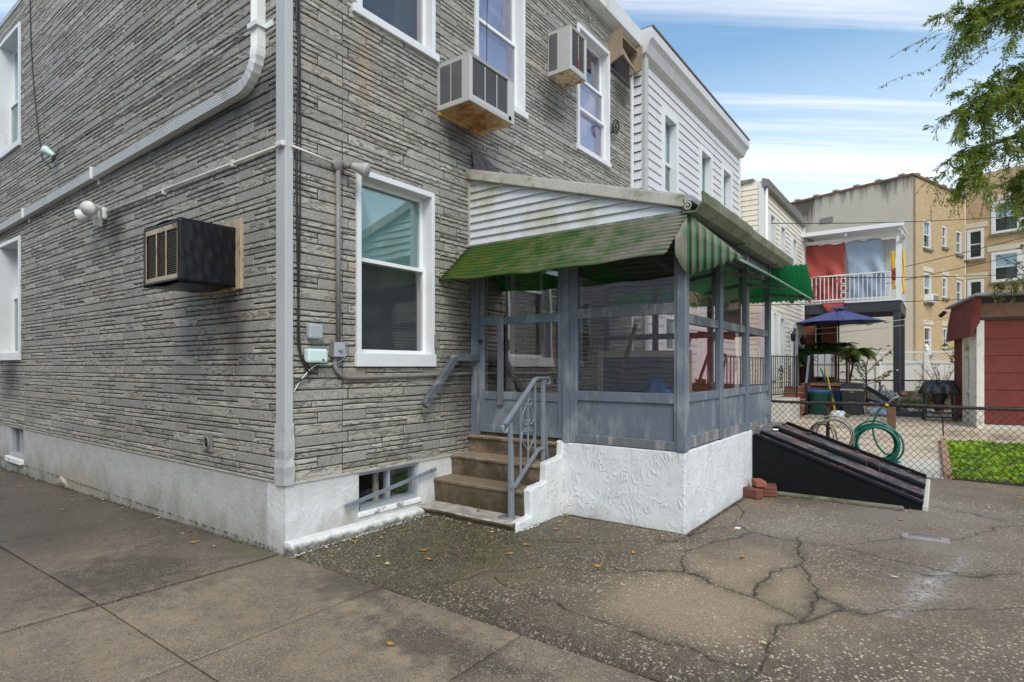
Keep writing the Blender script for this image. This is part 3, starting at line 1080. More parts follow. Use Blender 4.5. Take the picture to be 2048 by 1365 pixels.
def stone_shape(w, h, jit=None):
    """A stone w by h: bevelled face, slightly rough outline, 5 faces plus bevel ring."""
    rr = jit or R
    e = min(.006, h * .16, w * .2)
    gap = .0048
    x0, x1, z0, z1 = -w / 2 + gap, w / 2 - gap, -h / 2 + gap, h / 2 - gap
    j = lambda: rr.uniform(-.0016, .0016)
    D = .0105 + rr.uniform(-.003, .003)
    back = [(x0, 0, z0), (x1, 0, z0), (x1, 0, z1), (x0, 0, z1)]
    mid = [(x0 + j(), D - e * .8, z0 + j()), (x1 + j(), D - e * .8, z0 + j()), (x1 + j(), D - e * .8, z1 + j()), (x0 + j(), D - e * .8, z1 + j())]
    fr = [(x0 + e + j(), D + j(), z0 + e), (x1 - e + j(), D + j(), z0 + e), (x1 - e + j(), D + j(), z1 - e), (x0 + e + j(), D + j(), z1 - e)]
    f = [(8, 9, 10, 11)]
    for k in range(4):
        l = (k + 1) % 4
        f += [(k, l, 4 + l, 4 + k), (4 + k, 4 + l, 8 + l, 8 + k)]
    return back + mid + fr, f


alls = []
for wall, fr, a in (('rear', REAR, stone_list(.05, HX - .03, .56, HZ - .1, (.54, 0), REAR_HOLES, 3)),
                    ('side', SIDE, stone_list(.10, HY, .58, HZ, (.71, 2), SIDE_HOLES, 5))):
    for s in a:
        uc, zc = (s[0] + s[1]) / 2, (s[2] + s[3]) / 2
        p = proj(*fr(uc, 0, zc))
        qa = proj(*fr(s[0], 0, zc))
        qb = proj(*fr(s[1], 0, zc))
        inside = wall == 'rear' and 2.25 < uc < 5.5 and zc < 3.6
        seen = -10 < p[0] < 2050 and -10 < p[1] < 1370 and not inside
        area = abs(qb[0] - qa[0]) * (s[3] - s[2]) / max(p[2], .1) * FOC if seen else 0
        alls.append((area, wall, fr, s))
alls.sort(key=lambda q: -q[0])
shared = {}
rest = {'rear': [], 'side': []}
for k, (area, wall, fr, s) in enumerate(alls):
    w, h = s[1] - s[0], s[3] - s[2]
    if k < 298:
        key = (wall, round(w, 2), round(h, 3), k % 3)
        if key not in shared:
            m = MB(lambda u, ww, z, fr=fr: Vector(fr(u, ww, z)) - Vector(fr(0, 0, 0)))
            m.add(*stone_shape(round(w, 2), round(h, 3)))
            me = bpy.data.meshes.new('stone')
            me.from_pydata(m.v, [], m.f)
            bm = bmesh.new()
            bm.from_mesh(me)
            bmesh.ops.recalc_face_normals(bm, faces=bm.faces)
            # open-backed shells: make sure the face looks outwards
            n = Vector(fr(0, 1, 0)) - Vector(fr(0, 0, 0))
            bm.faces.ensure_lookup_table()
            if bm.faces[0].normal.dot(n) < 0:
                bmesh.ops.reverse_faces(bm, faces=bm.faces)
            bm.to_mesh(me)
            bm.free()
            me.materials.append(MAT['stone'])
            shared[key] = me
        inst('stone', shared[key], rear_wall if wall == 'rear' else side_wall,
             Matrix.Translation(Vector(fr((s[0] + s[1]) / 2, 0, (s[2] + s[3]) / 2))), (s[5], float(s[4]), s[6], 1))
    else:
        rest[wall].append((fr, s))
for wall, par in (('rear', rear_wall), ('side', side_wall)):
    m = MB()
    cols = []
    for fr, s in rest[wall]:
        v, f = stone_shape(s[1] - s[0], s[3] - s[2])
        uc, zc = (s[0] + s[1]) / 2, (s[2] + s[3]) / 2
        if wall == 'side':
            f = [q[::-1] for q in f]
        f = [q[::-1] for q in f]
        m.add([fr(uc + a, b, zc + c) for a, b, c in v], f)
        cols += [(s[5], float(s[4]), s[6], 1)] * len(v)
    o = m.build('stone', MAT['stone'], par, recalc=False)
    at = o.data.attributes.new('tone', 'FLOAT_COLOR', 'POINT')
    at.data.foreach_set('color', np.array(cols, np.float32).ravel())
    o.color = (0, 0, 0, 1)
    stuff(o)

# foundation
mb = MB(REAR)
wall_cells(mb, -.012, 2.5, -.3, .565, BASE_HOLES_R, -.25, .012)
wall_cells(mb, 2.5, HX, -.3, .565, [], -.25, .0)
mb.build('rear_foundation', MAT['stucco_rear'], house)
mb = MB(SIDE)
wall_cells(mb, .25, HY, -.5, .575, BASE_HOLES_S, -.25, .012)
mb.build('side_foundation', MAT['stucco'], house)
mb = MB()          # rough white ledge at the foot of the rear wall
pr = random.Random(4)
mb.grid(lambda u, v: (lambda x, a: (x, -.012 - a[0] - (pr.uniform(-.006, .006) if .2 < v else 0), .02 + a[1] + (pr.uniform(-.004, .004) if v > .1 else 0)))(
    -.03 + u * 1.62, [(0, .092), (.05, .090), (.095, .082), (.112, .06), (.118, .03), (.125, .01), (.13, -.03)][min(6, round(v * 6))]), 46, 6)
mb.add([(-.03, -.012, -.02), (-.03, -.142, -.02), (-.03, -.127, .08), (-.03, -.10, .108), (-.03, -.012, .112)], [(0, 1, 2, 3, 4)])
mb.build('ledge', MAT['ledge_wall'], house, recalc=False)
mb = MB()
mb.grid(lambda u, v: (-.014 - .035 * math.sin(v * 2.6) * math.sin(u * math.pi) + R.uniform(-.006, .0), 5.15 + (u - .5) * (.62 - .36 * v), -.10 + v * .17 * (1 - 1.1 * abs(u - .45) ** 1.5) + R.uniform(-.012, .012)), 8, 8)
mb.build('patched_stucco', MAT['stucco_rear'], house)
MB().box(-.02, HX, -.02, HY, HZ - .03, HZ + .05).build('roof', MAT['roofing'], house)
m = MB()           # base flashing under the stones
m.box(-.022, -.012, .12, HY, .565, .58)
m.box(.05, 2.2, -.022, -.012, .555, .572)
m.build('flashing', MAT['fascia'], house)
# eave gutter: box with a sloping soffit
m = MB(REAR)
m.prism([(-.06, .0, 6.86), (-.06, .16, 6.90), (-.06, .20, 7.10), (-.06, .17, 7.10), (-.06, .15, 6.99), (-.06, .0, 7.10)], (6.62, 0, 0))
m.build('gutter', MAT['gutter_white'], house)
# corner post with a dented cover at its foot
MB().box(-.024, .05, -.024, .105, .56, 7.0).build('corner_post', MAT['post'], house, bev=.004)
m = MB()
hh = random.Random(12)
rows = [(.555, .030, .054, .108), (.63, .031, .055, .112), (.70, .037, .055, .108), (.76, .027, .050, .112), (.83, .035, .058, .106), (.90, .031, .053, .112), (.98, .030, .054, .110), (1.045, .029, .053, .108)]
ring = []
for z, o_, a, b in rows:
    j = lambda s=.004: hh.uniform(-s, s)
    ring.append([(-o_ + j(), b, z + j()), (-o_ + j(), .05 + j(), z + j(.01)), (-o_ + j(), -o_ + j(), z + j()), (.02 + j(), -o_ + j(), z + j(.012)), (a, -o_ + j(), z + j()), (a, .0, z)])
for r0, r1 in zip(ring[:-1], ring[1:]):
    for k in range(5):
        m.add([r0[k], r0[k + 1], r1[k + 1], r1[k]], [(0, 1, 2, 3)])
m.build('corner_cover', MAT['post'], house, thick=.004)
# right-hand end trim of the rear wall
MB(REAR).box(HX - .03, HX + .05, -.1, .03, .3, 6.9).build('end_trim', MAT['trim'], house)


def window(fr, u0, u1, z0, z1, parent, face=.05, proud=.035, depth=.12, mid=.5, sill=.10, lean=0, glass='glass', up='blind', lo='blind_dark',
           trim='trim', lip=.03, triple=False, glass_lo=None, slats=0, head=True, room=True):
    """A casing with a deep reveal, two sashes, panes, a sill and whatever hangs behind the glass."""
    m = MB(fr)
    zi0 = z0 + sill
    m.box(u0, u0 + face, -depth - .06, proud, zi0, z1)
    m.box(u1 - face, u1, -depth - .06, proud, zi0, z1)
    m.box(u0 + face, u1 - face, -depth - .06, proud, z1 - face * 1.15, z1)
    w = m.build('window', MAT[trim], parent, bev=.003)
    if sill:
        s = MB(fr).box(u0 - lip, u1 + lip, -depth - .06, proud + .012, z0, zi0)
        s.build('sill', MAT[trim], w, bev=.006)
    a, b = u0 + face, u1 - face
    c, d = zi0, z1 - face * 1.15
    zm = c + (d - c) * mid
    t = .035
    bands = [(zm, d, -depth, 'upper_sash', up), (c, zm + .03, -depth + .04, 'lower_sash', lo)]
    if triple:
        z3 = c + (d - c) * .36
        bands = [(zm, d, -depth, 'upper_sash', up), (c, zm + .03, -depth + .04, 'lower_sash', lo), (c, z3, -depth + .075, 'storm_sash', None)]
    for (p, q, wd, nm, behind) in bands:
        f = MB(fr)
        f.box(a, a + t, wd - .02, wd + .02, p, q)
        f.box(b - t, b, wd - .02, wd + .02, p, q)
        f.box(a + t, b - t, wd - .02, wd + .02, p, p + t)
        f.box(a + t, b - t, wd - .02, wd + .02, q - t, q)
        f.build(nm, MAT['vinyl' if trim != 'dim' else 'room'], w)
        if behind is not None or nm != 'storm_sash':
            MB(fr).box(a + t, b - t, wd - .003, wd + .003, p + t, q - t).build('pane', MAT[glass_lo if glass_lo and nm == 'lower_sash' else glass], w)
        if behind:
            bk = MB(fr)
            if slats:
                n = int((q - p) / slats)
                for k in range(n):
                    z = p + (k + .5) * (q - p) / n
                    bk.add([(a, -depth - .07, z - slats * .5), (b, -depth - .07, z - slats * .5), (b, -depth - .055, z + slats * .42), (a, -depth - .055, z + slats * .42)], [(0, 1, 2, 3)])
                bk.build('blind', MAT[behind], w)
            else:
                bk.box(a, b, -depth - .075, -depth - .06, p, q).build('shade' if behind == 'shade' else 'insect_screen', MAT[behind], w)  # the lilac sheets carry the painted sky reflection
    if room:
        r = MB(fr)
        r.box(u0, u1, -.62, -.60, z0, z1)
        r.box(u0 + .001, u0 + .012, -.60, -depth - .08, z0, z1)
        r.box(u1 - .012, u1 - .001, -.60, -depth - .08, z0, z1)
        r.box(u0 + .012, u1 - .012, -.60, -depth - .08, z1 - .012, z1 - .001)
        r.box(u0 + .012, u1 - .012, -.60, -depth - .08, z0 + .001, z0 + .012)
        r.build('reveal', MAT['dark'], w)
    return w


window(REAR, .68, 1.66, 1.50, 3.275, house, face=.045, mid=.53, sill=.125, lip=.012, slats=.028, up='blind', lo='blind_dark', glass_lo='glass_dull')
window(REAR, .68, 1.67, 4.64, 6.50, house, face=.055, mid=.55, sill=.075, lip=.05, up='screen', lo='screen', glass='glass_dull')
window(REAR, 2.31, 3.27, 4.60, 6.50, house, face=.055, mid=.46, sill=.08, lip=.05, up='sky_print', lo='shade', glass='glass_mirror')
window(REAR, 4.58, 5.58, 4.62, 6.44, house, face=.055, mid=.62, sill=.07, lip=.02, up='screen', lo='shade', glass='glass_mirror', triple=True)
window(SIDE, 7.03, 8.15, 4.86, 6.74, house, face=.05, depth=.16, mid=.46, sill=.085, lip=.02, up='shade', lo='screen')
window(SIDE, 7.03, 8.15, 1.60, 3.49, house, face=.05, depth=.20, mid=.52, sill=.12, lip=.0, up='shade', lo='screen')
# the windows and door behind the porch glass
window(REAR, 3.6, 4.7, 1.50, 2.95, house, face=.06, mid=.5, sill=.08, up='room', lo='room', trim='trim')
m = MB(REAR)
m.box(2.42, 2.50, -.1, .05, .80, 2.75).box(2.94, 3.02, -.1, .05, .80, 2.75).box(2.5, 2.94, -.1, .05, 2.67, 2.75)
w = m.build('door_frame', MAT['trim'], house)
MB(REAR).box(2.5, 2.94, -.08, -.04, .8, 2.67).build('door', MAT['room'], w)


def cellar_window(fr, u0, u1, z0, z1):
    m = MB(fr)
    t, w0, w1 = .035, -.14, -.02
    m.box(u0, u0 + t, w0, w1, z0, z1).box(u1 - t, u1, w0, w1, z0, z1).box(u0 + t, u1 - t, w0, w1, z1 - t, z1).box(u0 + t, u1 - t, w0, w1 + .02, z0, z0 + t)
    w = m.build('cellar_window', MAT['box_grey'], house, bev=.003)
    um = u0 + (u1 - u0) * .53
    MB(fr).box(um - .014, um + .014, -.10, -.04, z0 + t, z1 - t).build('mullion', MAT['box_grey'], w)
    s = MB(fr)
    s.box(um - .10, um - .05, -.16, -.13, z0 + t, z1 - t)
    s.build('inner_post', MAT['fascia'], w)
    for a, b in ((u0 + t, um - .014), (um + .014, u1 - t)):
        MB(fr).box(a, b, -.075, -.070, z0 + t, z1 - t).build('pane', MAT['glass_dull'], w)
    MB(fr).box(u0, u1, -.5, -.48, z0, z1).build('reveal', MAT['dark'], w)
    if fr is REAR:
        MB(fr).box(um + .16, u1 - t, -.13, -.12, z0 + .06, z1 - .05).build('green_patch', MAT['leaf_fern'], w)


cellar_window(REAR, .70, 1.47, .195, .55)
cellar_window(SIDE, 6.87, 7.64, .12, .58)
m = MB(SIDE)
m.box(6.88, 7.7, -.1, .06, .02, .10)
m.build('ledge', MAT['ledge'], house, bev=.01)
m = MB(REAR)
m.box(.70, 1.48, -.02, .03, .15, .195)
m.build('ledge', MAT['ledge'], house, bev=.01)
# loose grey batten leaning across the cellar window
m = MB().beam((.53, -.05, .285), (1.655, -.055, .455), .012, .038)
tag(m.build('loose_batten', MAT['rail'], bev=.003), 'grey metal strip slanting across the low cellar window', 'metal strip')
# vent plate
m = MB(SIDE)
m.box(1.15, 1.30, .01, .03, .72, .89)
v = m.build('vent', MAT['pipe'], house, bev=.006)
m = MB()
m.tube([(-.034, 1.225 + .045 * math.cos(a), .80 + .055 * math.sin(a)) for a in np.linspace(0, 2 * math.pi, 17)[:-1]], .009, 6, True)
m.build('vent_ring', MAT['pipe'], v)
m = MB().lathe([(.04, 0), (.04, .004)], (0, 0, 0), 14)
o = m.build('vent_hole', MAT['dark'], v)
o_w = Matrix.Translation((-.0325, 1.225, .80)) @ Matrix.Rotation(math.pi / 2, 4, 'Y')
hang(o, v, o_w)

# downspout: upright, gathered elbow, long slanting run
def rect_sweep(path, hw, hd, ribs=True, gather=()):
    """path in (y, z) along the side wall; fluted box section."""
    m = MB()
    sec = []
    nr = 5
    for k in range(nr):
        a = -hw + 2 * hw * k / nr
        b = -hw + 2 * hw * (k + 1) / nr
        sec += [(a, hd), (a + (b - a) * .25, hd - .006), (a + (b - a) * .75, hd - .006)]
    sec += [(hw, hd), (hw, -hd), (-hw, -hd)]
    n = len(sec)
    vs, fs = [], []
    L = len(path)
    for i, (y, z) in enumerate(path):
        y0, z0 = path[max(i - 1, 0)]
        y1, z1 = path[min(i + 1, L - 1)]
        d = Vector((0, y1 - y0, z1 - z0)).normalized()
        s = Vector((0, -d.z, d.y))
        k = 1 - (.09 if i in gather and i % 2 else 0)
        for a, b in sec:
            p = Vector((-.012 - hd, y, z)) + s * a * k + Vector((-1, 0, 0)) * b * k
            vs.append(p)
    for i in range(L - 1):
        for j in range(n):
            l = (j + 1) % n
            fs.append((i * n + j, i * n + l, (i + 1) * n + l, (i + 1) * n + j))
    m.add(vs, fs)
    return m


m = rect_sweep([(.325, 7.0), (.325, 4.12)], .050, .036)
ds = m.build('downspout', MAT['gutter_white'], house)
arc = []
for k in range(15):
    a = k / 14
    th = a * math.radians(88)
    arc.append((.325 + .30 * (1 - math.cos(th)), 4.12 - .26 * math.sin(th)))
m = rect_sweep(arc, .053, .038, gather=range(3, 12))
m.build('elbow', MAT['gutter_white'], ds)
m = rect_sweep([(.60, 3.862), (8.22, 3.715), (12.5, 3.63)], .053, .037)
m.build('slanting_run', MAT['gutter_white'], ds)
for (y, z, up) in ((.325, 4.30, True), (3.9, 3.80, False), (6.6, 3.75, False)):
    m = MB()
    if up:
        m.box(-.105, -.0, y - .07, y + .07, z - .02, z + .02)
        m.box(-.02, -.008, y - .16, y - .07, z - .025, z + .025)
    else:
        m.box(-.104, -.0, y - .012, y + .012, z - .07, z + .07)
        m.box(-.02, -.0, y - .03, y + .03, z - .12, z - .07)
    m.build('strap', MAT['gutter_white'], ds)

# ------------------------------------------------------------------ things fixed to the grey house
def curve_pts(ctrl, n=8):
    """Smooth path through control points (Catmull-Rom)."""
    c = [Vector(p) for p in ctrl]
    c = [c[0] * 2 - c[1]] + c + [c[-1] * 2 - c[-2]]
    out = []
    for i in range(1, len(c) - 2):
        p0, p1, p2, p3 = c[i - 1:i + 3]
        for k in range(n):
            t = k / n
            out.append(.5 * ((2 * p1) + (p2 - p0) * t + (2 * p0 - 5 * p1 + 4 * p2 - p3) * t * t + (3 * p1 - p0 - 3 * p2 + p3) * t ** 3))
    out.append(c[-2])
    return out


def air_conditioner(name, label, fr, u0, u1, z0, z1, out, kind):
    c = Vector(fr((u0 + u1) / 2, 0, z0))
    t = thing(name, label, 'air conditioner', c, 'air conditioners sticking out of the grey house')
    body = 'black_wrap' if kind == 'wrapped' else 'ac_paint'
    e = .022
    m = MB(fr)
    m.box(u0, u0 + e, -.10, out, z0, z1)          # four walls, open front with a recessed core
    m.box(u1 - e, u1, -.10, out, z0, z1)
    m.box(u0 + e, u1 - e, -.10, out, z1 - e, z1)
    m.box(u0 + e, u1 - e, -.10, out, z0, z0 + e)
    if kind != 'wrapped':
        m.box(u0 + e, u0 + .05, out - .03, out - .001, z0 + e, z1 - e)
        m.box(u1 - (.11 if kind == 'big' else .05), u1 - e, out - .03, out - .001, z0 + e, z1 - e)
        m.box(u0 + .05, u1 - .05, out - .03, out - .001, z0 + e, z0 + .075)
    cs = m.build('casing', MAT[body], t, bev=.006)
    MB(fr).box(u0 + e, u1 - e, -.05, out - .075, z0 + e, z1 - e).build('coil', MAT['dark'], t)
    # rear fins in bays
    a, b = u0 + .05, u1 - (.11 if kind == 'big' else .05)
    lo, hi = z0 + (.075 if kind != 'wrapped' else .05), z1 - .045
    bays = {'big': 3, 'small': 2, 'wrapped': 3}[kind]
    bar = MAT['cream_metal'] if kind != 'big' else MAT['ac_paint']
    for k in range(bays):
        p, q = a + (b - a) * k / bays + .008, a + (b - a) * (k + 1) / bays - .008
        g = MB(fr)
        n = 24 if kind != 'small' else 26
        for i in range(n):
            z = lo + (hi - lo) * (i + .5) / n
            g.box(p, q, out - .055, out - .012, z - .0035, z + .0035)
        g.build('grille', MAT['fins' if kind == 'wrapped' else 'ac_grille'], t)
    for k in range(1, bays):
        x = a + (b - a) * k / bays
        MB(fr).box(x - .005, x + .005, out - .010, out - .003, lo, hi).build('grille_bar', bar, t)
    if kind == 'wrapped':
        m = MB(fr)
        m.box(u0 + .02, u1 - .02, out - .010, out - .004, z1 - .065, z1 - .024)
        m.box(u0 + .02, u1 - .02, out - .010, out - .004, z0 + .022, z0 + .055)
        m.box(u0 + .02, u0 + .032, out - .010, out - .004, z0 + .055, z1 - .065)
        m.box(u1 - .032, u1 - .02, out - .010, out - .004, z0 + .055, z1 - .065)
        m.build('rim', MAT['cream_metal'], t)
        # loose plastic sheet: bulges and folds over the sides and top
        for side in (0, 1):
            m = MB(fr)
            x = u0 - .004 if side == 0 else u1 + .004
            s = -1 if side == 0 else 1
            rr = random.Random(8 + side)
            ph = [rr.uniform(0, 6) for _ in range(6)]
            def sheet(a_, b_, x=x, s=s, ph=ph):
                w = .02 + (out - .02) * a_
                z = z0 - .012 + (z1 - z0 + .024) * b_
                fold = .006 * math.sin(9 * a_ * (1.2 - b_) + ph[0]) + .006 * math.sin(17 * (a_ - b_) + ph[1]) + .004 * math.sin(31 * a_ + 6 * b_ + ph[2])
                return (x + s * (.004 + abs(fold) * .75 * (1 if 0 < a_ < 1 else .3)), w, z)
            m.grid(sheet, 26, 16)
            m.build('wrap', MAT['black_wrap'], t, thick=.002)
        m = MB(fr)
        m.grid(lambda a_, b_: (u0 + (u1 - u0) * b_, .03 + (out - .03) * a_, z1 + .004 + .014 * abs(math.sin(6 * a_ + 5 * b_)) * math.sin(math.pi * b_)), 16, 14)
        m.build('wrap', MAT['black_wrap'], t, thick=.002)
        m = MB(fr)
        m.grid(lambda a_, b_: (u0 + (u1 - u0) * b_, .04 + (out - .05) * a_, z0 - .006 - .018 * abs(math.sin(4 * a_ + 3 * b_)) * math.sin(math.pi * b_) - .01 * a_), 16, 14)
        m.build('wrap', MAT['black_wrap'], t, thick=.002)
    else:
        # side louvres and a rusty tray underneath
        for (p, q) in (((.05, .19), (.205, .345)) if kind == 'big' else ((.02, .15),)):
            g = MB(fr)
            n = 26
            for i in range(n):
                z = z0 + .06 + (z1 - z0 - .10) * (i + .5) / n
                g.add([(u0 - .004, p, z - .006), (u0 - .004, q, z - .006), (u0 - .0005, q, z + .004), (u0 - .0005, p, z + .004)], [(0, 1, 2, 3)])
            g.box(u0 - .0012, u0 - .0002, p, q, z0 + .055, z1 - .035)
            g.build('side_louvre', MAT['ac_grille'], t)
        MB(fr).box(u0 + .02, u1 - .02, .01, out - .02, z0 - .006, z0 - .0005).build('tray', MAT['ac_rust' if kind == 'big' else 'ac_rust2'], t)
        MB(fr).box(u0, u1, .0, out + .004, z1, z1 + .008).build('lid', MAT['ac_paint'], t)
        if kind == 'big':
            MB(fr).box(u0, u1, .0, .04, z0 - .04, z0 - .008).build('support', MAT['ac_rust'], t)
        else:
            MB(fr).box(u0 + .19, u0 + .23, out - .017, out - .001, z0 + .10, z0 + .20).build('tag', MAT['terracotta'], t)
    return t


air_conditioner('air_conditioner', 'biggest grey air conditioner with rusty tray, slung below the upper middle window', REAR, 1.72, 2.47, 4.145, 4.62, .45, 'big')
air_conditioner('air_conditioner', 'small air conditioner with pale rusted underside, high beside the far upper window', REAR, 3.83, 4.26, 5.36, 5.93, .35, 'small')
t = air_conditioner('air_conditioner', 'air conditioner wrapped in black plastic on the side wall below the flood lamps', SIDE, .72, 1.36, 2.20, 2.69, .50, 'wrapped')
m = MB(SIDE)       # cream collar round the wall sleeve
m.box(.625, .72, -.04, .035, 2.17, 2.775).box(1.36, 1.45, -.04, .035, 2.17, 2.79).box(.72, 1.36, -.04, .03, 2.69, 2.775).box(.72, 1.36, -.04, .05, 2.16, 2.20)
m.build('collar', MAT['cream_metal'], t, bev=.006)

# broken plywood box round a cooler hole, up by the gutter
t = thing('plywood_box', 'weathered broken plywood box hanging under the gutter by the white house', 'wooden box', (6.0, -.2, 6.3), None)
m = MB(REAR)
m.hexa([(5.57, 0, 6.24), (5.60, 0, 6.24), (5.58, .23, 6.34), (5.61, .23, 6.34), (5.57, 0, 6.72), (5.60, 0, 6.72), (5.58, .23, 6.75), (5.61, .23, 6.75)])
m.build('side_board', MAT['plywood'], t)
m = MB(REAR)
m.hexa([(6.33, -.0, 6.38), (6.36, -.0, 6.38), (6.36, .215, 6.44), (6.39, .215, 6.44), (6.33, 0, 6.78), (6.36, 0, 6.78), (6.36, .215, 6.83), (6.39, .215, 6.83)])
m.build('side_board', MAT['plywood'], t)
m = MB(REAR)
m.hexa([(5.62, .215, 6.36), (6.20, .18, 6.30), (5.62, .235, 6.37), (6.20, .20, 6.31), (5.62, .21, 6.46), (6.05, .16, 6.40), (5.62, .23, 6.47), (6.05, .18, 6.41)])
m.build('front_board', MAT['plywood'], t)
MB(REAR).box(5.60, 6.33, .0, .02, 6.16, 6.22).build('ledger', MAT['rust_iron'], t)
MB(REAR).box(5.60, 6.33, .02, .16, 6.72, 6.74).build('top_board', MAT['plywood'], t)
MB(REAR).box(5.61, 6.32, .0, .015, 6.24, 6.71).build('backing', MAT['dark'], t)

# tar patch above the porch roof
m = MB(REAR)
pr = random.Random(3)
def tar(u, v):
    x = 2.25 + 1.55 * u
    top = .24 * (1 - u) ** 1.2 + .04 + .03 * math.sin(11 * u)
    return (x, .016 + .04 * math.sin(math.pi * min(1, v * 1.1)) * pr.uniform(.5, 1.2), 3.63 + v * top)
m.grid(tar, 26, 8)
m.build('tar_patch', MAT['tar'], house)

# clothes-line pulley
t = thing('line_pulley', 'small iron clothesline pulley on the wall right of the far upper window', 'pulley', (5.64, -.1, 5.23))
m = MB()
m.tube([(5.64 + .10 * math.cos(a), -.10 - .02 * math.sin(a), 5.27 + .10 * math.sin(a)) for a in np.linspace(0, 2 * math.pi, 19)[:-1]], .012, 6, True)
m.build('wheel', MAT['iron'], t)
m = MB()
for k in range(5):
    a = k * 1.2566
    m.tube([(5.64, -.10, 5.27), (5.64 + .1 * math.cos(a), -.1, 5.27 + .1 * math.sin(a))], .007, 5)
m.build('spoke', MAT['iron'], t)
MB().tube([(5.60, .0, 5.17), (5.61, -.10, 5.19), (5.64, -.11, 5.27)], .012, 6).build('bracket', MAT['iron'], t)


# conduits and lamps
def lamp_head(m, c, d, r=.062, L=.14):
    c, d = Vector(c), Vector(d).normalized()
    s = d.orthogonal().normalized()
    b = d.cross(s)
    prof = [(.022, 0), (.034, .02), (.034, .045), (.04, .06), (r * .9, L * .8), (r, L * .92), (r * .97, L), (.0, L * 1.04)]
    n = 18
    v = [c + d * z + (s * math.cos(2 * math.pi * k / n) + b * math.sin(2 * math.pi * k / n)) * q for q, z in prof for k in range(n)]
    f = [(i * n + k, i * n + (k + 1) % n, (i + 1) * n + (k + 1) % n, (i + 1) * n + k) for i in range(len(prof) - 1) for k in range(n)]
    m.add(v, f, True)
    return m


t = thing('wall_conduit', 'thin white conduit running along the side wall to the twin flood lamps', 'conduit', (-.03, .09, 3.25))
MB().tube([(-.035, .085, 3.265), (-.035, 3.60, 3.30)], .011, 8).build('pipe', MAT['pipe_white'], t)
MB().box(-.06, -.01, -.03, .06, 3.245, 3.29).build('elbow_box', MAT['pipe_white'], t, bev=.01)
for y in (.75, 2.1):
    MB().box(-.05, -.01, y - .015, y + .015, 3.24, 3.30).build('clip', MAT['pipe_white'], t)
t = thing('flood_lamp', 'white twin flood lamp pointing down on the side wall above the wrapped cooler', 'flood lamp', (-.08, 3.68, 3.28))
MB().box(-.07, -.01, 3.62, 3.76, 3.22, 3.36).build('base', MAT['lamp_white'], t, bev=.02)
for d, p in (((-.62, .75, -.35), (-.09, 3.74, 3.32)), ((-.75, -.55, -.28), (-.09, 3.64, 3.34))):
    lamp_head(MB(), p, d, .085, .20).build('lamp_head', MAT['lamp_white'], t)
MB().box(-.13, -.05, 3.66, 3.73, 3.13, 3.22).build('sensor', MAT['lamp_white'], t, bev=.015)

t = thing('grey_conduit', 'grey conduit down the rear wall from the bulb lamp to the switch box', 'conduit', (.475, -.03, 3.2))
MB().tube([(.47, -.035, 3.20), (.475, -.035, 1.70)], .022, 10).build('pipe', MAT['pipe'], t)
MB().tube([(.03, -.04, 3.262), (.43, -.045, 3.235)], .011, 8).build('side_pipe', MAT['pipe_white'], t)
m = MB().tube(curve_pts([(.44, -.035, 1.60), (.44, -.04, 1.50), (.50, -.04, 1.43), (.62, -.035, 1.405), (1.2, -.03, 1.41), (2.24, -.03, 1.428)], 6), .021, 8)
m.build('lower_pipe', MAT['pipe'], t)
t = thing('bulb_lamp', 'single weathered flood bulb at the top left corner of the ground floor window', 'flood lamp', (.48, -.05, 3.24))
MB().lathe([(.055, 0), (.062, .02), (.062, .06), (.05, .075)], (0, 0, 0), 16).build('base', MAT['pipe'], t)
b = t.children[0]
hang(b, t, Matrix.Translation((.475, -.02, 3.235)) @ Matrix.Rotation(math.pi / 2, 4, 'X'))
MB().tube([(.50, -.07, 3.235), (.56, -.10, 3.24)], .03, 10).build('socket', MAT['pipe'], t)
lamp_head(MB(), (.56, -.10, 3.24), (.55, -.75, -.30), .068, .15).build('bulb', MAT['lamp_grey'], t)

t = thing('junction_box', 'plain grey box on the rear wall above the mint coloured one', 'junction box', (.23, -.04, 1.79))
MB(REAR).box(.165, .30, .015, .075, 1.728, 1.852).build('cover', MAT['box_grey'], t, bev=.016)
t = thing('junction_box', 'pale mint coloured cable box low on the rear wall near the corner post', 'junction box', (.24, -.04, 1.59))
MB(REAR).box(.145, .335, .015, .09, 1.532, 1.648).build('cover', MAT['box_mint'], t, bev=.018)
MB(REAR).box(.275, .29, .09, .094, 1.55, 1.565).build('lock', MAT['dark'], t)
t = thing('switch_box', 'grey metal switch box at the foot of the upright conduit', 'switch box', (.455, -.04, 1.64))
MB(REAR).box(.395, .515, .014, .075, 1.58, 1.712).build('body', MAT['pipe'], t, bev=.006)
MB(REAR).box(.40, .51, .075, .082, 1.585, 1.707).build('plate', MAT['box_grey'], t, bev=.004)
MB(REAR).box(.44, .475, .082, .105, 1.635, 1.655).build('toggle', MAT['silver'], t, bev=.003)
m = MB()
m.tube([(.062, -.03, 7.0)] + curve_pts([(.07, -.03, 4.4), (.09, -.035, 4.0), (.075, -.03, 3.2), (.085, -.03, 2.4), (.10, -.03, 1.72), (.13, -.035, 1.55), (.19, -.04, 1.45), (.26, -.04, 1.49), (.28, -.04, 1.54)], 6), .009, 6)
m.tube([(.075, -.025, 7.0)] + curve_pts([(.10, -.03, 4.5), (.11, -.03, 3.3), (.10, -.03, 2.3), (.085, -.03, 1.75), (.11, -.035, 1.6), (.20, -.04, 1.45), (.06, -.03, 1.37)], 6), .007, 6)
tag(m.build('black_cables', MAT['cable']), 'bundle of black cables hanging down beside the corner post', 'cables')
m = MB().tube(curve_pts([(.575, -.02, 1.614), (.50, -.03, 1.55), (.38, -.035, 1.52), (.24, -.045, 1.51), (.13, -.03, 1.41), (.05, -.03, 1.30)], 6), .005, 6)
tag(m.build('white_cable', MAT['pipe_white']), 'loose white cable looping under the mint box', 'cable')
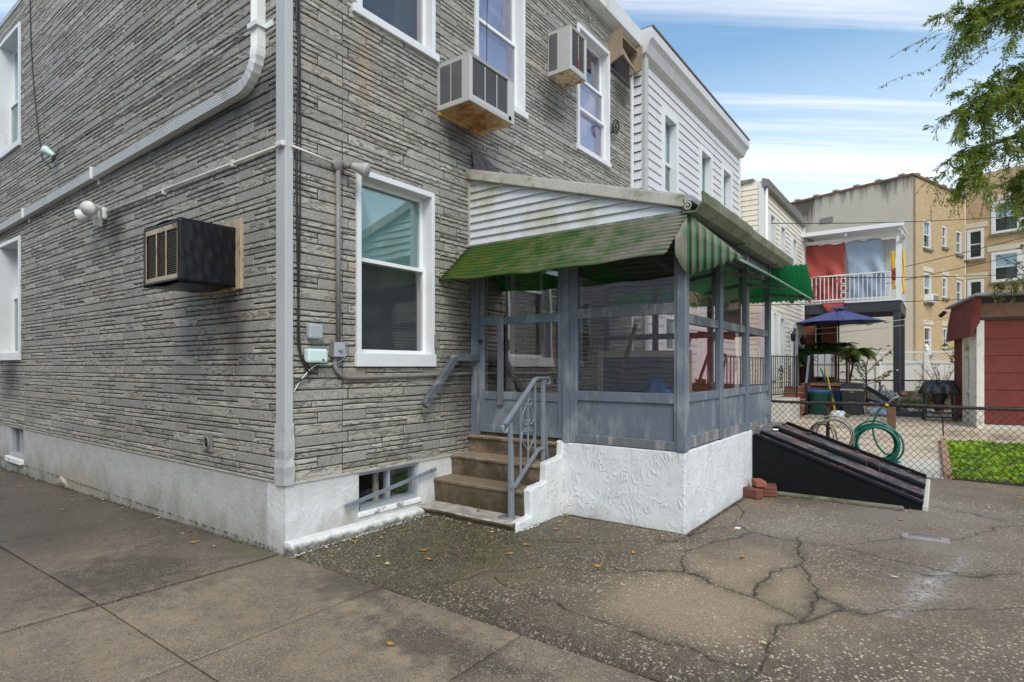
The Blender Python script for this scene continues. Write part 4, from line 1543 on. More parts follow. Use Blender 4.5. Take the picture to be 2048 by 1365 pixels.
m = MB()
m.tube([(-.02, 6.60, 9.0)] + curve_pts([(-.02, 6.55, 7.0), (-.022, 6.45, 6.0), (-.022, 6.2, 5.0), (-.022, 6.0, 4.5), (-.03, 5.9, 4.38)], 5), .008, 5)
m.tube(curve_pts([(-.02, 5.85, 4.37), (-.02, 5.7, 4.28), (-.02, 5.62, 4.23)], 3), .008, 5)
m.v = [(x, y, min(z, 7.05)) for x, y, z in m.v]
tag(m.build('dangling_cable', MAT['cable']), 'thin dark cable hanging down the side wall past the upper window', 'cable')
m = MB().tube(curve_pts([(-.022, 5.2, 4.42), (-.022, 4.4, 4.38), (-.022, 3.4, 4.36), (-.022, 2.4, 4.30), (-.022, 1.4, 4.29), (-.022, .6, 4.34)], 5), .005, 5)
tag(m.build('stapled_wire', MAT['pipe']), 'thin wire stapled across the side wall above the slanting downspout', 'wire')
t = thing('wall_floodlight', 'small mint glass lamp on the side wall below the hanging cable', 'wall lamp', (-.08, 5.45, 4.35))
lamp_head(MB(), (-.06, 5.32, 4.32), (-.5, .6, .5), .06, .15).build('glass_shade', MAT['box_mint'], t)
MB().tube(curve_pts([(-.02, 5.28, 4.42), (-.06, 5.27, 4.30), (-.09, 5.32, 4.22), (-.07, 5.36, 4.30)], 5), .010, 6).build('bracket', MAT['cable'], t)

# wires gathered at the corner post, and the service cable
m = MB()
m.tube(curve_pts([(-.01, .12, 4.62), (-.06, .05, 4.70), (.02, -.06, 4.62), (.07, -.04, 4.48), (.08, -.03, 4.3)], 6), .010, 6)
m.tube(curve_pts([(-.05, .10, 4.55), (-.06, .02, 4.72), (.05, -.06, 4.80)], 6), .008, 6)
m.tube([(-.04, .06, 4.72), (.10, -.10, 4.9), (1.2, -.7, 6.6), (4, -2.5, 11)], .006, 5)
tag(m.build('service_cable', MAT['cable']), 'tangle of black service cable tied round the corner post', 'cable')
m = MB().tube([(2.42, -.10, 4.78), (2.30, -.20, 5.35), (1.9, -.6, 7.1)], .004, 5)
tag(m.build('stay_wire', MAT['cable']), 'dark stay wire running up from the biggest air conditioner', 'wire')

# ------------------------------------------------------------------ the enclosed back porch
PX, PY, PE = 2.25, -2.41, 5.46
porch = thing('enclosed_porch', 'glazed back porch with blue grey frames on a white stucco base', 'porch', (3.85, -1.2, 0))
m = MB()
m.prism([(PX + .0, -1.19, -.1), (4.48, -1.19, -.1), (4.48, PY - .02, -.1), (PX, PY - .02, -.1)], (0, 0, .86))
b = m.build('stucco_base', MAT['swirl'], porch, bev=.012)
MB().box(PX + .05, PE, PY + .04, -.02, .70, .775).build('floor', MAT['step_c'] if 'step_c' in MAT else MAT['steps'], porch)
m = MB().beam((4.49, PY + .02, .735), (PE + .03, PY + .02, .70), .11, .13)
m.build('sill_beam', MAT['wood_old'], porch, bev=.012)
m = MB().box(4.5, PE, PY + .05, -.05, -.1, .64)
m.build('rear_base', MAT['black_paint'], porch)

FT = .055


def frame_x(x, y0, y1, z0, z1, nm='stile', mat='blue'):
    return MB().box(x, x + FT, min(y0, y1), max(y0, y1), z0, z1).build(nm, MAT[mat], porch, bev=.004)


def frame_y(y, x0, x1, z0, z1, nm='stile', mat='blue'):
    return MB().box(x0, x1, y, y + FT, z0, z1).build(nm, MAT[mat], porch, bev=.004)


TOP = 2.82
# face with the door
frame_x(PX - .01, -.02, -.12, .74, TOP, 'post')
frame_x(PX - .01, -1.20, -1.275, .76, TOP, 'post')
frame_x(PX - .004, -1.278, -1.36, .765, TOP, 'stile')
frame_x(PX - .004, -2.335, -2.37, .765, TOP, 'stile')
frame_x(PX + .004, -1.36, -2.335, 1.175, 1.265, 'rail')
frame_x(PX + .004, -1.36, -2.335, 1.965, 2.06, 'rail', 'blue_worn')
frame_x(PX + .004, -1.36, -2.335, 2.66, TOP, 'rail')
frame_x(PX + .0, -1.36, -2.335, .765, .845, 'rail', 'blue_worn')
MB().box(PX + .025, PX + .04, -2.335, -1.36, .845, 1.175).build('panel', MAT['blue'], porch)
for z0, z1 in ((1.265, 1.965), (2.06, 2.66)):
    MB().box(PX + .03, PX + .034, -2.335, -1.36, z0, z1).build('pane', MAT['glass_porch'], porch)
# door leaf
dm = MB()
for y0, y1, z0, z1 in ((-.125, -.185, .79, 2.66), (-1.135, -1.195, .79, 2.66), (-.185, -1.135, .79, .87), (-.185, -1.135, 1.15, 1.235), (-.185, -1.135, 1.95, 2.035), (-.185, -1.135, 2.58, 2.66)):
    dm.box(PX + .012, PX + .055, y1, y0, z0, z1)
door = dm.build('door', MAT['blue'], porch, bev=.004)
MB().box(PX + .025, PX + .04, -1.135, -.185, .87, 1.15).build('panel', MAT['blue'], door)
for z0, z1 in ((1.235, 1.95), (2.035, 2.58)):
    MB().box(PX + .03, PX + .034, -1.135, -.185, z0, z1).build('pane', MAT['glass_porch'], door)
MB().box(PX - .005, PX + .012, -.46, -.385, 1.09, 2.05).build('batten', MAT['blue_worn'], door, bev=.004)
MB().box(PX - .0, PX + .012, -.185, -.15, 2.03, 2.58).build('batten', MAT['blue_worn'], door, bev=.003)
m = MB().lathe([(.012, 0), (.012, .03), (.022, .035), (.022, .055), (.0, .06)], (0, 0, 0), 10)
k = m.build('knob', MAT['rust_iron'], door)
hang(k, door, Matrix.Translation((PX + .012, -.155, 1.78)) @ Matrix.Rotation(-math.pi / 2, 4, 'Y'))
MB().box(PX - .02, PX + .06, -.125, -.12, .76, TOP).build('door_stop', MAT['blue_worn'], porch)
MB().box(PX - .012, PX + .05, -1.2, -.12, 2.662, TOP).build('door_head', MAT['blue'], porch)
# corner column
MB().box(PX - .015, PX + .085, PY - .03, PY + .05, .765, 2.86).build('corner_column', MAT['blue'], porch, bev=.006)
# long side: three bays
posts = [(3.28, 3.39), (4.27, 4.38), (5.36, 5.46)]
prev = PX + .085
for k, (a, b) in enumerate(posts):
    zb = .775 - .02 * k
    frame_y(PY - .012, a, b, zb, TOP, 'post')
    frame_y(PY + .004, prev, a, 1.185, 1.265, 'rail')
    frame_y(PY + .004, prev, a, 1.885, 1.97, 'rail', 'blue_worn')
    frame_y(PY + .004, prev, a, 2.62, TOP, 'rail')
    frame_y(PY + .0, prev, a, zb, zb + .10, 'rail', 'blue_worn')
    MB().box(prev, a, PY + .022, PY + .036, zb + .10, 1.185).build('panel', MAT['blue'], porch)
    for z0, z1 in ((1.265, 1.885), (1.97, 2.62)):
        MB().box(prev, a, PY + .030, PY + .034, z0, z1).build('pane', MAT['glass_side'], porch)
    prev = b
MB().box(3.42, 4.26, PY + .05, PY + .06, 1.97, 2.62).build('old_screen', MAT['screen'], porch)
# far end
for y0, y1 in ((-.02, -.10), (-.80, -.88), (-1.6, -1.68)):
    frame_x(PE - FT, y0, y1, .70, TOP, 'post')
for z0, z1 in ((.70, .80), (1.18, 1.27), (1.90, 1.98), (2.64, TOP)):
    frame_x(PE - FT + .005, -.1, PY + .06, z0, z1, 'rail')
MB().box(PE - .035, PE - .025, PY + .06, -.1, .80, 1.18).build('panel', MAT['blue'], porch)
for z0, z1 in ((1.27, 1.90), (1.98, 2.64)):
    MB().box(PE - .032, PE - .028, PY + .06, -.1, z0, z1).build('pane', MAT['glass_side'], porch)
# roof: sloping slab, fascia, boarded gable end
roofz = lambda y: 3.655 + .292 * y
m = MB()
m.prism([(PX - .06, 0, roofz(0) - .02), (PX - .06, PY - .1, roofz(PY - .1) - .02), (PX - .06, PY - .1, roofz(PY - .1) + .03), (PX - .06, 0, roofz(0) + .03)], (PE + .35 - PX, 0, 0))
m.build('roof', MAT['roofing'], porch)
m = MB()
m.prism([(PX - .075, 0, roofz(0) - .085), (PX - .075, PY - .06, roofz(PY - .06) - .085), (PX - .075, PY - .06, roofz(PY - .06) + .02), (PX - .075, 0, roofz(0) + .02)], (.055, 0, 0))
m.build('fascia', MAT['fascia'], porch, bev=.006)
zb = 2.835
ph = .0835
k = 0
while zb < 3.60:
    zt = min(zb + ph, 3.60)
    yl = lambda z: max(PY - .03, -(3.575 - z) / .292)
    y1, y2 = yl(zb), yl(zt)
    if y1 < -.03:
        m = MB()
        m.add([(PX - .035, 0, zb), (PX - .035, y1, zb), (PX - .012, y2 if y2 < -.001 else -.001, zt), (PX - .012, 0, zt),
               (PX - .004, 0, zb), (PX - .004, y1, zb)], [(0, 1, 2, 3), (0, 4, 5, 1)])
        m.build('plank', MAT['porch_siding'], porch)
    zb += ph
MB().box(PX + .0, PX + .02, PY, 0, 2.82, 2.94).build('gable_board', MAT['porch_siding'], porch)
m = MB()
m.prism([(PX - .0, 0, 2.93), (PX, PY, 2.93), (PX, 0, 3.60)], (.02, 0, 0))
m.build('gable_board', MAT['porch_siding'], porch)
MB().box(PX - .045, PX - .005, -.03, 0, 2.83, 3.60).build('end_strip', MAT['fascia'], porch)
MB().box(PX - .05, PX - .0, PY - .03, 0, 2.805, 2.833).build('ledger', MAT['blue_worn'], porch)
MB().box(PX + .02, PE, PY + .06, -.03, 2.80, 2.815).build('ceiling', MAT['room'], porch)
# box gutter along the eaves, older dark length and paler end
def gut(x0, x1, mat, dz=0):
    m = MB()
    y = PY - .04
    p = [(y, 2.90), (y, 2.795), (y - .10, 2.79), (y - .155, 2.86), (y - .15, 2.935), (y - .165, 2.945), (y - .175, 2.93), (y - .17, 2.85), (y - .105, 2.775), (y + .004, 2.78), (y + .004, 2.90)]
    m.prism([(x0, a, b + dz) for a, b in p], (x1 - x0, 0, 0))
    return m.build('gutter', MAT[mat], porch)


gut(2.16, 3.72, 'patina', .02)
gut(3.70, 5.80, 'patina', 0)
m = MB()
for k in range(14):
    a = k * .75
    r = .045 * (1 - k / 16)
    m.tube([(PX - .085, PY - .07 + r * math.cos(a), 2.855 + r * math.sin(a)), (PX - .085, PY - .07 + .045 * (1 - (k + 1) / 16) * math.cos(a + .75), 2.855 + .045 * (1 - (k + 1) / 16) * math.sin(a + .75))], .008, 5)
m.build('scroll_end', MAT['fascia'], porch)

# corrugated awnings
AP = .062
front = MB()
N = 88
def fa(u, v):
    s = v
    wav = .013 * math.sin(2 * math.pi * s * 10.6)
    sag = -.022 * math.sin(math.pi * u) * s + .006 * math.sin(23 * u) * s
    y = -.0 - 2.47 * u - .015 * s * math.sin(37 * u)
    ragged = .018 * math.sin(2 * math.pi * s * 10.6) if u == 1 else 0
    x0, z0, x1, z1 = PX - .035, 2.815, 1.73, 2.395
    return (x0 + (x1 - x0) * s - wav * .65, y - ragged, z0 + (z1 - z0) * s + wav * .75 + sag)
front.grid(fa, 24, N)
aw = front.build('front_awning', MAT['green_fg'], porch, recalc=False, thick=.002)
side = MB()
def sa(u, v):
    x = PX + .02 + (5.68 - PX) * u
    wav = .009 * math.sin(2 * math.pi * (x - PX) / AP)
    return (x, -2.43 - .44 * v, 2.685 - .305 * v + wav + .01 * math.sin(5 * u) * v)
side.grid(sa, 440, 6)
sw = side.build('side_awning', MAT['green_side'], porch, recalc=False, thick=.002)
far = MB()
def fb(u, v):
    y = -2.84 * u
    wav = .009 * math.sin(2 * math.pi * y / AP)
    return (PE + .0 + .54 * v, y, 2.80 - .40 * v + wav)
far.grid(fb, 330, 6)
far.build('far_awning', MAT['green_far'], porch, recalc=False, thick=.002)
m = MB()           # end gussets
def gs(u, v):
    y = PY - .05 - .47 * u
    zt = 2.815 - .44 * u
    zb_ = 2.28 + .10 * u + .012 * math.sin(2 * math.pi * u * 7.5)
    return (PX - .035 + .008 * math.sin(2 * math.pi * u * 7.5), y, zb_ + (max(zt, zb_) - zb_) * v)
m.grid(gs, 60, 3)
m.build('gusset', MAT['green_gusset'], sw, thick=.002)
m = MB()
def gs2(u, v):
    x = PX - .02 - .30 * u
    zt = 2.81 - .245 * u
    zb_ = 2.30 + .12 * u ** 2 + .014 * math.sin(2 * math.pi * u * 4.5)
    return (x, PY - .055 + .008 * math.sin(2 * math.pi * u * 4.5), zb_ + (max(zt, zb_) - zb_) * v)
m.grid(gs2, 40, 3)
m.build('gusset', MAT['green_gusset'], aw, thick=.002)
for y in (-.3, -1.2, -2.1):
    MB().beam((PX - .03, y, 2.50), (1.80, y, 2.435), .03, .035).build('awning_arm', MAT['blue_worn'], aw)
for x in (3.3, 4.3, 5.4):
    MB().beam((x, PY - .01, 2.44), (x, -2.83, 2.375), .03, .035).build('awning_arm', MAT['blue_worn'], sw)

# things kept in the porch
t = thing('framed_picture', 'big cream framed picture leaning inside the porch window', 'picture', (3.2, -1.5, .78))
yaw = frame((3.02, -1.18), (.16, -.987), (-.987, -.16))
m = MB(yaw)
m.box(0, 1.0, -.02, .02, .80, .86).box(0, 1.0, -.02, .02, 1.60, 1.67).box(0, .06, -.02, .02, .86, 1.60).box(.94, 1.0, -.02, .02, .86, 1.60)
m.build('frame', MAT['frame_cream'], t, bev=.008)
MB(yaw).box(.06, .94, -.015, .0, .86, 1.60).build('picture_glass', MAT['mirror_back'], t)
t = thing('blue_bag', 'crumpled blue and white bag low inside the porch', 'bag', (2.75, -1.95, .78))
m = MB()
m.grid(lambda u, v: (2.72 + (.13 + .03 * math.sin(7 * u * 6.28)) * math.cos(u * 6.28) * math.sin(v * 3.05 + .08), -1.98 + (.22 + .03 * math.sin(5 * u * 6.28 + 3 * v)) * math.sin(u * 6.28) * math.sin(v * 3.05 + .08), .99 - .21 * math.cos(v * 3.05 + .08) * 1.8 + .03 * math.sin(9 * u + 5 * v)), 30, 16)
m.build('bag', MAT['blue_bag'], t)
m = MB().beam((2.6, -1.45, .80), (2.42, -1.9, 1.9), .03, .03)
tag(m.build('leaning_pole', MAT['wood']), 'dark pole leaning behind the big porch window', 'pole')
for k, (x, y, x2, y2, h, lab, mt) in enumerate(((4.0, -1.6, 3.75, -1.95, 1.85, 'maroon pole leaning left in the middle side pane of the porch', 'maroon'),
                                        (4.25, -1.7, 4.5, -2.0, 1.92, 'thin maroon pole leaning right near the shovel in the porch', 'maroon'))):
    m = MB().beam((x, y, .78), (x2, y2, h), .032, .032)
    tag(m.build('maroon_pole', MAT[mt], bev=.004), lab, 'pole', 'poles kept in the porch')
tag(MB().beam((3.3, -2.2, 1.845), (4.9, -2.1, 1.86), .03, .045).build('reflected_shed_bar', MAT['maroon']), 'level maroon bar added for the reflection of the shed in the side panes', 'bar')  # added bar that paints in the red shed reflected by the panes
t = thing('shovel', 'shovel with pale D handle standing in the porch by the side panes', 'shovel', (4.62, -2.0, .78))
MB().tube([(4.62, -2.0, .80), (4.62, -2.06, 1.50)], .018, 8).build('shaft', MAT['silver'], t)
MB().tube(curve_pts([(4.62, -2.06, 1.48), (4.56, -2.06, 1.56), (4.56, -2.07, 1.63), (4.62, -2.07, 1.65), (4.68, -2.07, 1.63), (4.68, -2.06, 1.56), (4.62, -2.06, 1.48)], 4), .014, 6).build('handle', MAT['cable'], t)
t = thing('potted_plant', 'small leafy plant behind the middle side pane of the porch', 'potted plant', (3.7, -2.1, .78))
MB().lathe([(.09, 0), (.12, .20), (.125, .21), (.105, .20), (.10, .16)], (3.75, -2.1, .95), 16).build('pot', MAT['terracotta'], t)
MB().lathe([(.13, 0), (.15, .17)], (3.75, -2.1, .78), 12).build('stand', MAT['wood'], t)


def leaves(m, pts, size, rnd, droop=.3, w=.42, fold=.25):
    """Folded leaf blades at (point, direction)."""
    for p, d in pts:
        p, d = Vector(p), Vector(d)
        d = (d + Vector((rnd.gauss(0, .45), rnd.gauss(0, .45), rnd.gauss(-droop, .35)))).normalized()
        s = d.cross(Vector((rnd.gauss(0, .4), rnd.gauss(0, .4), 1))).normalized()
        n = s.cross(d)
        L = size * rnd.uniform(.6, 1.25)
        a, b = p + d * L * .5 + s * L * w * .5 + n * L * fold * .3, p + d * L * .5 - s * L * w * .5 + n * L * fold * .3
        q = p + d * L - n * L * .08
        m.add([p, a, q, b, p + d * L * .5], [(0, 4, 1), (1, 4, 2), (2, 4, 3), (3, 4, 0)])


m = MB()
rp = random.Random(5)
leaves(m, [((3.75 + rp.gauss(0, .05), -2.1 + rp.gauss(0, .05), 1.15 + rp.random() * .18), (rp.gauss(0, 1), rp.gauss(0, 1), .8)) for _ in range(60)], .10, rp)
m.build('leaves', MAT['leaf_light'], t)

# ------------------------------------------------------------------ steps, rails
steps = thing('entrance_steps', 'worn mossy concrete steps with a white stuccoed side up to the porch door', 'steps', (1.95, -.6, 0))
pr = random.Random(6)
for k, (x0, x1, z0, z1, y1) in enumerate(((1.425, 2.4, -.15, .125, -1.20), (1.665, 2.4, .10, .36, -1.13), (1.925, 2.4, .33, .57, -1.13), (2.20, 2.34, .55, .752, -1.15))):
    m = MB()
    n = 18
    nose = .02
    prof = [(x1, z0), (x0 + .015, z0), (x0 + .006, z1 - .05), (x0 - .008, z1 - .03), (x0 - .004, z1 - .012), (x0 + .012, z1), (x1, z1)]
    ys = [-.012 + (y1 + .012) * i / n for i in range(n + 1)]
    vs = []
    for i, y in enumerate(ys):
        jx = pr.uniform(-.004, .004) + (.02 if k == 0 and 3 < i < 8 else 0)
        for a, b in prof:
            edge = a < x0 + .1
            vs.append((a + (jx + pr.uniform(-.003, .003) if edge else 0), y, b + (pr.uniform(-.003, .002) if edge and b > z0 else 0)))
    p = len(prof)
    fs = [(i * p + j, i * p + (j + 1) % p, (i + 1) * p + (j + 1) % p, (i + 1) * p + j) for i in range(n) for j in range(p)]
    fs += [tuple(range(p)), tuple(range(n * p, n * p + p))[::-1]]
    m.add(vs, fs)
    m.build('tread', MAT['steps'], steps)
m = MB()           # stepped stucco cheek
prof = [(1.47, -.1), (1.455, .125), (1.69, .14), (1.675, .375), (1.74, .40), (1.94, .415), (1.945, .585), (2.02, .60), (2.215, .62), (2.235, .765), (2.30, .775), (2.30, -.1)]
m.prism([(x, -1.128, z) for x, z in prof], (0, -.085, 0))
m.build('cheek', MAT['swirl'], steps, bev=.014)
MB().lathe([(.085, 0), (.08, .006), (0, .007)], (1.575, -1.02, .126), 16, 1, 1).build('post_footing', MAT['pipe'], steps)

rail = thing('iron_handrail', 'grey iron stair railing with scrolls beside the entrance steps', 'railing', (1.6, -1.06, .13))
ry = -1.06
sq = lambda p, q, w=.026: MB().beam(p, q, w, w, (0, 1, 0))
sq((1.575, ry, .125), (1.575, ry, .985), .034).build('post', MAT['rail'], rail, bev=.003)
sq((1.62, ry + .0, .13), (1.60, ry, .80), .02).build('brace', MAT['rail'], rail, bev=.002)
sq((2.115, ry, .565), (2.115, ry, 1.365), .034).build('post', MAT['rail'], rail, bev=.003)
sq((2.195, ry, .565), (2.135, ry, 1.15), .018).build('brace', MAT['rail'], rail, bev=.002)
hp = [(1.49, ry, .985), (1.98, ry, 1.385), (2.02, ry, 1.395), (2.20, ry, 1.395)]
m = MB()
for a, b in zip(hp[:-1], hp[1:]):
    m.beam(a, b, .046, .016, (0, 0, 1))
m.tube([(1.495 + .038 * math.cos(a) - 0, ry, .948 + .038 * math.sin(a)) for a in np.linspace(2.2, 8.0, 16)], .012, 6)
m.tube([(2.20 + .036 * math.cos(a), ry, 1.36 + .036 * math.sin(a)) for a in np.linspace(1.57, -3.4, 14)], .010, 6)
m.build('handrail', MAT['rail'], rail)
sq((1.625, ry, .395), (2.03, ry, .70), .026).build('lower_rail', MAT['rail'], rail)
sq((2.03, ry, .70), (2.115, ry, .705), .026).build('lower_rail', MAT['rail'], rail)
slope = lambda x: .985 + (x - 1.49) * (.40 / .49) - .008
lows = lambda x: .395 + (x - 1.625) * (.305 / .405) + .01
for x in (1.735, 1.855, 1.975):
    sq((x, ry, lows(x)), (x, ry, slope(x)), .014).build('baluster', MAT['rail'], rail)
m = MB()
cx_, cz_ = 1.855, .98
def scroll(c, r, a0, a1, n=14):
    return [(c[0] + r * (1 - .62 * k / n) * math.cos(a0 + (a1 - a0) * k / n), ry, c[1] + r * (1 - .62 * k / n) * math.sin(a0 + (a1 - a0) * k / n)) for k in range(n + 1)]
for s in (-1, 1):
    path = [(cx_ + s * .010, ry, .70), (cx_ + s * .03, ry, .735), (cx_ + s * .085, ry, .80), (cx_ + s * .10, ry, .86), (cx_ + s * .07, ry, .905), (cx_ + s * .03, ry, .92), (cx_ + s * .02, ry, .90), (cx_ + s * .045, ry, .882), (cx_ + s * .058, ry, .90)]
    m.tube(curve_pts(path, 4), .006, 5)
    path = [(cx_ + s * .012, ry, 1.15), (cx_ + s * .05, ry, 1.11), (cx_ + s * .09, ry, 1.05), (cx_ + s * .09, ry, .99), (cx_ + s * .05, ry, .955), (cx_ + s * .022, ry, .965), (cx_ + s * .03, ry, 1.0), (cx_ + s * .055, ry, .992)]
    m.tube(curve_pts(path, 4), .006, 5)
    m.tube([(cx_ + s * .035 + .026 * math.cos(a), ry, 1.165 + .026 * math.sin(a)) for a in np.linspace(0, 2 * math.pi, 13)[:-1]], .006, 5, True)
m.build('scroll', MAT['rail'], rail)

m = MB()
m.beam((1.42, -.12, 1.115), (1.875, -.12, 1.605), .075, .062, (0, 1, 0))
m2 = MB().beam((1.87, -.12, 1.595), (2.25, -.12, 1.60), .075, .045, (0, 1, 0))
t = thing('wooden_handrail', 'weathered grey wooden handrail on the wall left of the porch door', 'handrail', (1.85, -.1, 1.5))
m.build('sloping_rail', MAT['rail_old'], t, bev=.006)
m2.build('level_rail', MAT['rail_old'], t, bev=.006)
MB().tube(curve_pts([(1.97, -.02, 1.52), (1.97, -.09, 1.50), (1.97, -.12, 1.57)], 5), .012, 6).build('bracket', MAT['iron'], t)
tag(MB(REAR).box(1.645, 1.672, .036, .056, 1.70, 1.83).build('window_latch', MAT['pipe'], bev=.003), 'small grey metal plate on the right edge of the ground floor window trim', 'metal plate')

# ------------------------------------------------------------------ cellar bulkhead
bh = thing('cellar_bulkhead', 'low black sloping cellar hatch with worn metal doors against the porch', 'cellar hatch', (5.3, -3.2, .05))
bz = lambda y: .70 + (y + 2.43) * (.585 / 1.62)          # slope of the top
yA, yB = -2.43, -4.05
for x in (4.47, 6.10):
    m = MB()
    m.prism([(x, yA, -.02), (x, yA, bz(yA)), (x, yB, bz(yB)), (x, yB, -.02)], (.08, 0, 0))
    m.build('cheek', MAT['black_paint'], bh, bev=.008)
    m = MB().beam((x + .035, yA - .02, bz(yA - .02) + .012), (x + .035, yB - .01, bz(yB - .01) + .012), .09, .026)
    m.build('edge_rail', MAT['black_paint'], bh, bev=.005)
MB().box(4.47, 6.18, yA, yA + .20, .60, .725).build('head_ledge', MAT['wood_old'], bh, bev=.01)
MB().box(4.405, 4.468, yB + .15, yA - .22, -.02, .085).build('side_kerb', MAT['lowwall'], bh, bev=.015)
MB().box(4.47, 6.18, yB - .05, yB, -.02, .11).build('foot_kerb', MAT['pale_slab'], bh, bev=.01)
for x0, x1, dz in ((4.57, 5.27, .015), (5.31, 6.06, .015)):
    m = MB()
    y0, y1 = yA - .06, yB - .01
    m.hexa([(x0, y1, bz(y1) + dz), (x1, y1, bz(y1) + dz), (x0, y0, bz(y0) + dz), (x1, y0, bz(y0) + dz),
            (x0, y1, bz(y1) + dz + .014), (x1, y1, bz(y1) + dz + .014), (x0, y0, bz(y0) + dz + .014), (x1, y0, bz(y0) + dz + .014)])
    lf = m.build('door', MAT['black_worn'], bh, bev=.004)
    for x in (x0 + .03, x1 - .03):
        MB().beam((x, y0, bz(y0) + dz + .034), (x, y1, bz(y1) + dz + .034), .04, .046).build('door_rib', MAT['black_paint'], lf, bev=.006)
for hx in (4.66, 5.98):
    for f_ in (.18, .52, .86):
        hy = yA - .06 + (yB - yA) * f_
        MB().beam((hx - .09, hy, bz(hy) + .04), (hx + .07, hy, bz(hy) + .04), .05, .012).build('hinge', MAT['rust_iron'], bh)
m = MB().tube(curve_pts([(5.20, -3.5, bz(-3.5) + .03), (5.20, -3.52, bz(-3.5) + .09), (5.20, -3.62, bz(-3.6) + .09), (5.20, -3.64, bz(-3.64) + .03)], 5), .009, 6)
m.build('door_handle', MAT['rust_iron'], bh)
MB().beam((5.10, -2.55, .72), (5.22, -2.50, .66), .06, .012).build('hasp', MAT['silver'], bh)
# terracotta blocks in the corner
for k, (p, rz, d, lab) in enumerate((((4.34, -2.62, .055), .25, (.24, .20, .11), 'lower terracotta block on the paving beside the hatch'),
                                     ((4.10, -2.52, .055), -.35, (.12, .20, .10), 'terracotta block lying against the porch base'),
                                     ((4.23, -2.56, .167), .5, (.20, .11, .065), 'brown brick resting on top of the terracotta blocks'))):
    m = MB()
    a, b, c = d
    if k == 0:
        m.box(-a / 2, a / 2, -b / 2, b / 2, 0, .035).box(-a / 2, a / 2, -b / 2, b / 2, c - .03, c).box(-a / 2, -a / 2 + .04, -b / 2, b / 2, .035, c - .03).box(a / 2 - .12, a / 2, -b / 2, b / 2, .035, c - .03)
    else:
        m.box(-a / 2, a / 2, -b / 2, b / 2, 0, c)
    o = m.build('terracotta_block' if k < 2 else 'brick', MAT['terracotta' if k != 2 else 'brick_red'], bev=.008)
    hang(o, None, Matrix.Translation(Vector(p) + Vector((0, 0, c / 2))) @ Matrix.Rotation(rz, 4, 'Z'))
    tag(o, lab, 'brick', 'blocks heaped by the hatch')
# drain plate
t = thing('drain_cover', 'grey oblong drain cover with a raised perforated dome on the paving', 'drain cover', (3.34, -4.10, .055))
dr = lambda u, w, z: (3.335 + u * .93 - w * .10 * 3.6 * .1, -4.095 - 0 + w, .056 + z)
m = MB(dr)
hw, hl, rd = .088, .165, .035
poly = []
for sx, sy, a0 in ((1, 1, 0), (-1, 1, math.pi / 2), (-1, -1, math.pi), (1, -1, 1.5 * math.pi)):
    for k in range(5):
        a = a0 + k * math.pi / 8
        poly.append((sx * (hw - rd) + rd * math.cos(a), sy * (hl - rd) + rd * math.sin(a), 0))
m.prism(poly, (0, 0, .009))
m.build('plate', MAT['drain'], t)
m = MB(dr)
m.grid(lambda u, v: ((u - .5) * .115, (v - .5) * .245, .008 + .014 * (max(0, 1 - (2 * u - 1) ** 4) * max(0, 1 - (2 * v - 1) ** 4)) ** .5), 10, 18)
dm_ = m.build('dome', MAT['drain'], t)
m = MB(dr)
for i in range(15):
    for j in range(6):
        u, v = (j + (.5 if i % 2 else 0) - 2.75) * .017, (i - 7) * .0145
        if abs(u) < .05 and abs(v) < .112:
            z = .0088 + .014 * (max(0, 1 - (u / .0575) ** 4) * max(0, 1 - (v / .1225) ** 4)) ** .5
            m.add([(u + .0052 * math.cos(a), v + .0052 * math.sin(a), z) for a in np.linspace(0, 2 * math.pi, 7)[:-1]], [tuple(range(6))])
m.build('drain_holes', MAT['dark'], dm_, recalc=False)

# ------------------------------------------------------------------ chain-link fence across the yard
FX = 6.67
fence = thing('chain_link_fence', 'low rusty chain link fence between the asphalt and the neighbour patio', 'fence', (FX, -3.8, .05))
pr = random.Random(9)
m = MB()
m.tube([(FX, y, .985 + .006 * math.sin(y * 3)) for y in np.linspace(-1.6, -7.2, 22)], .021, 8)
m.build('top_rail', MAT['rust_iron'], fence)
for y in (-2.905, -4.95, -6.95):
    if y == -4.95:
        continue
    MB().tube([(FX + .03, y, .0), (FX + .03, y, .99)], .025, 10).build('post', MAT['rust_iron'], fence)
m = MB()
dx = .040
zs = [.96 - .0435 * k for k in range(21)]
k = 0
y = -1.62
while y > -7.2:
    pts = []
    for i, z in enumerate(zs):
        s = (1 if (i + k) % 2 else -1) * dx * .5
        pts.append((FX - .022 + (.004 if i % 2 else -.004), y + s + pr.uniform(-.0015, .0015), z + pr.uniform(-.001, .001)))
    pts.append((FX - .022, pts[-1][1], zs[-1] - .03))
    m.tube(pts, .0036, 4, cap=False)
    y -= dx
    k += 1
m.build('chain_mesh', MAT['wire'], fence)
m = MB()
for q in range(22):
    y = -1.7 - q * .25
    m.tube([(FX - .03, y, .95), (FX, y - .01, 1.012), (FX + .03, y - .01, .96)], .004, 4)
m.build('tie', MAT['wire'], fence)

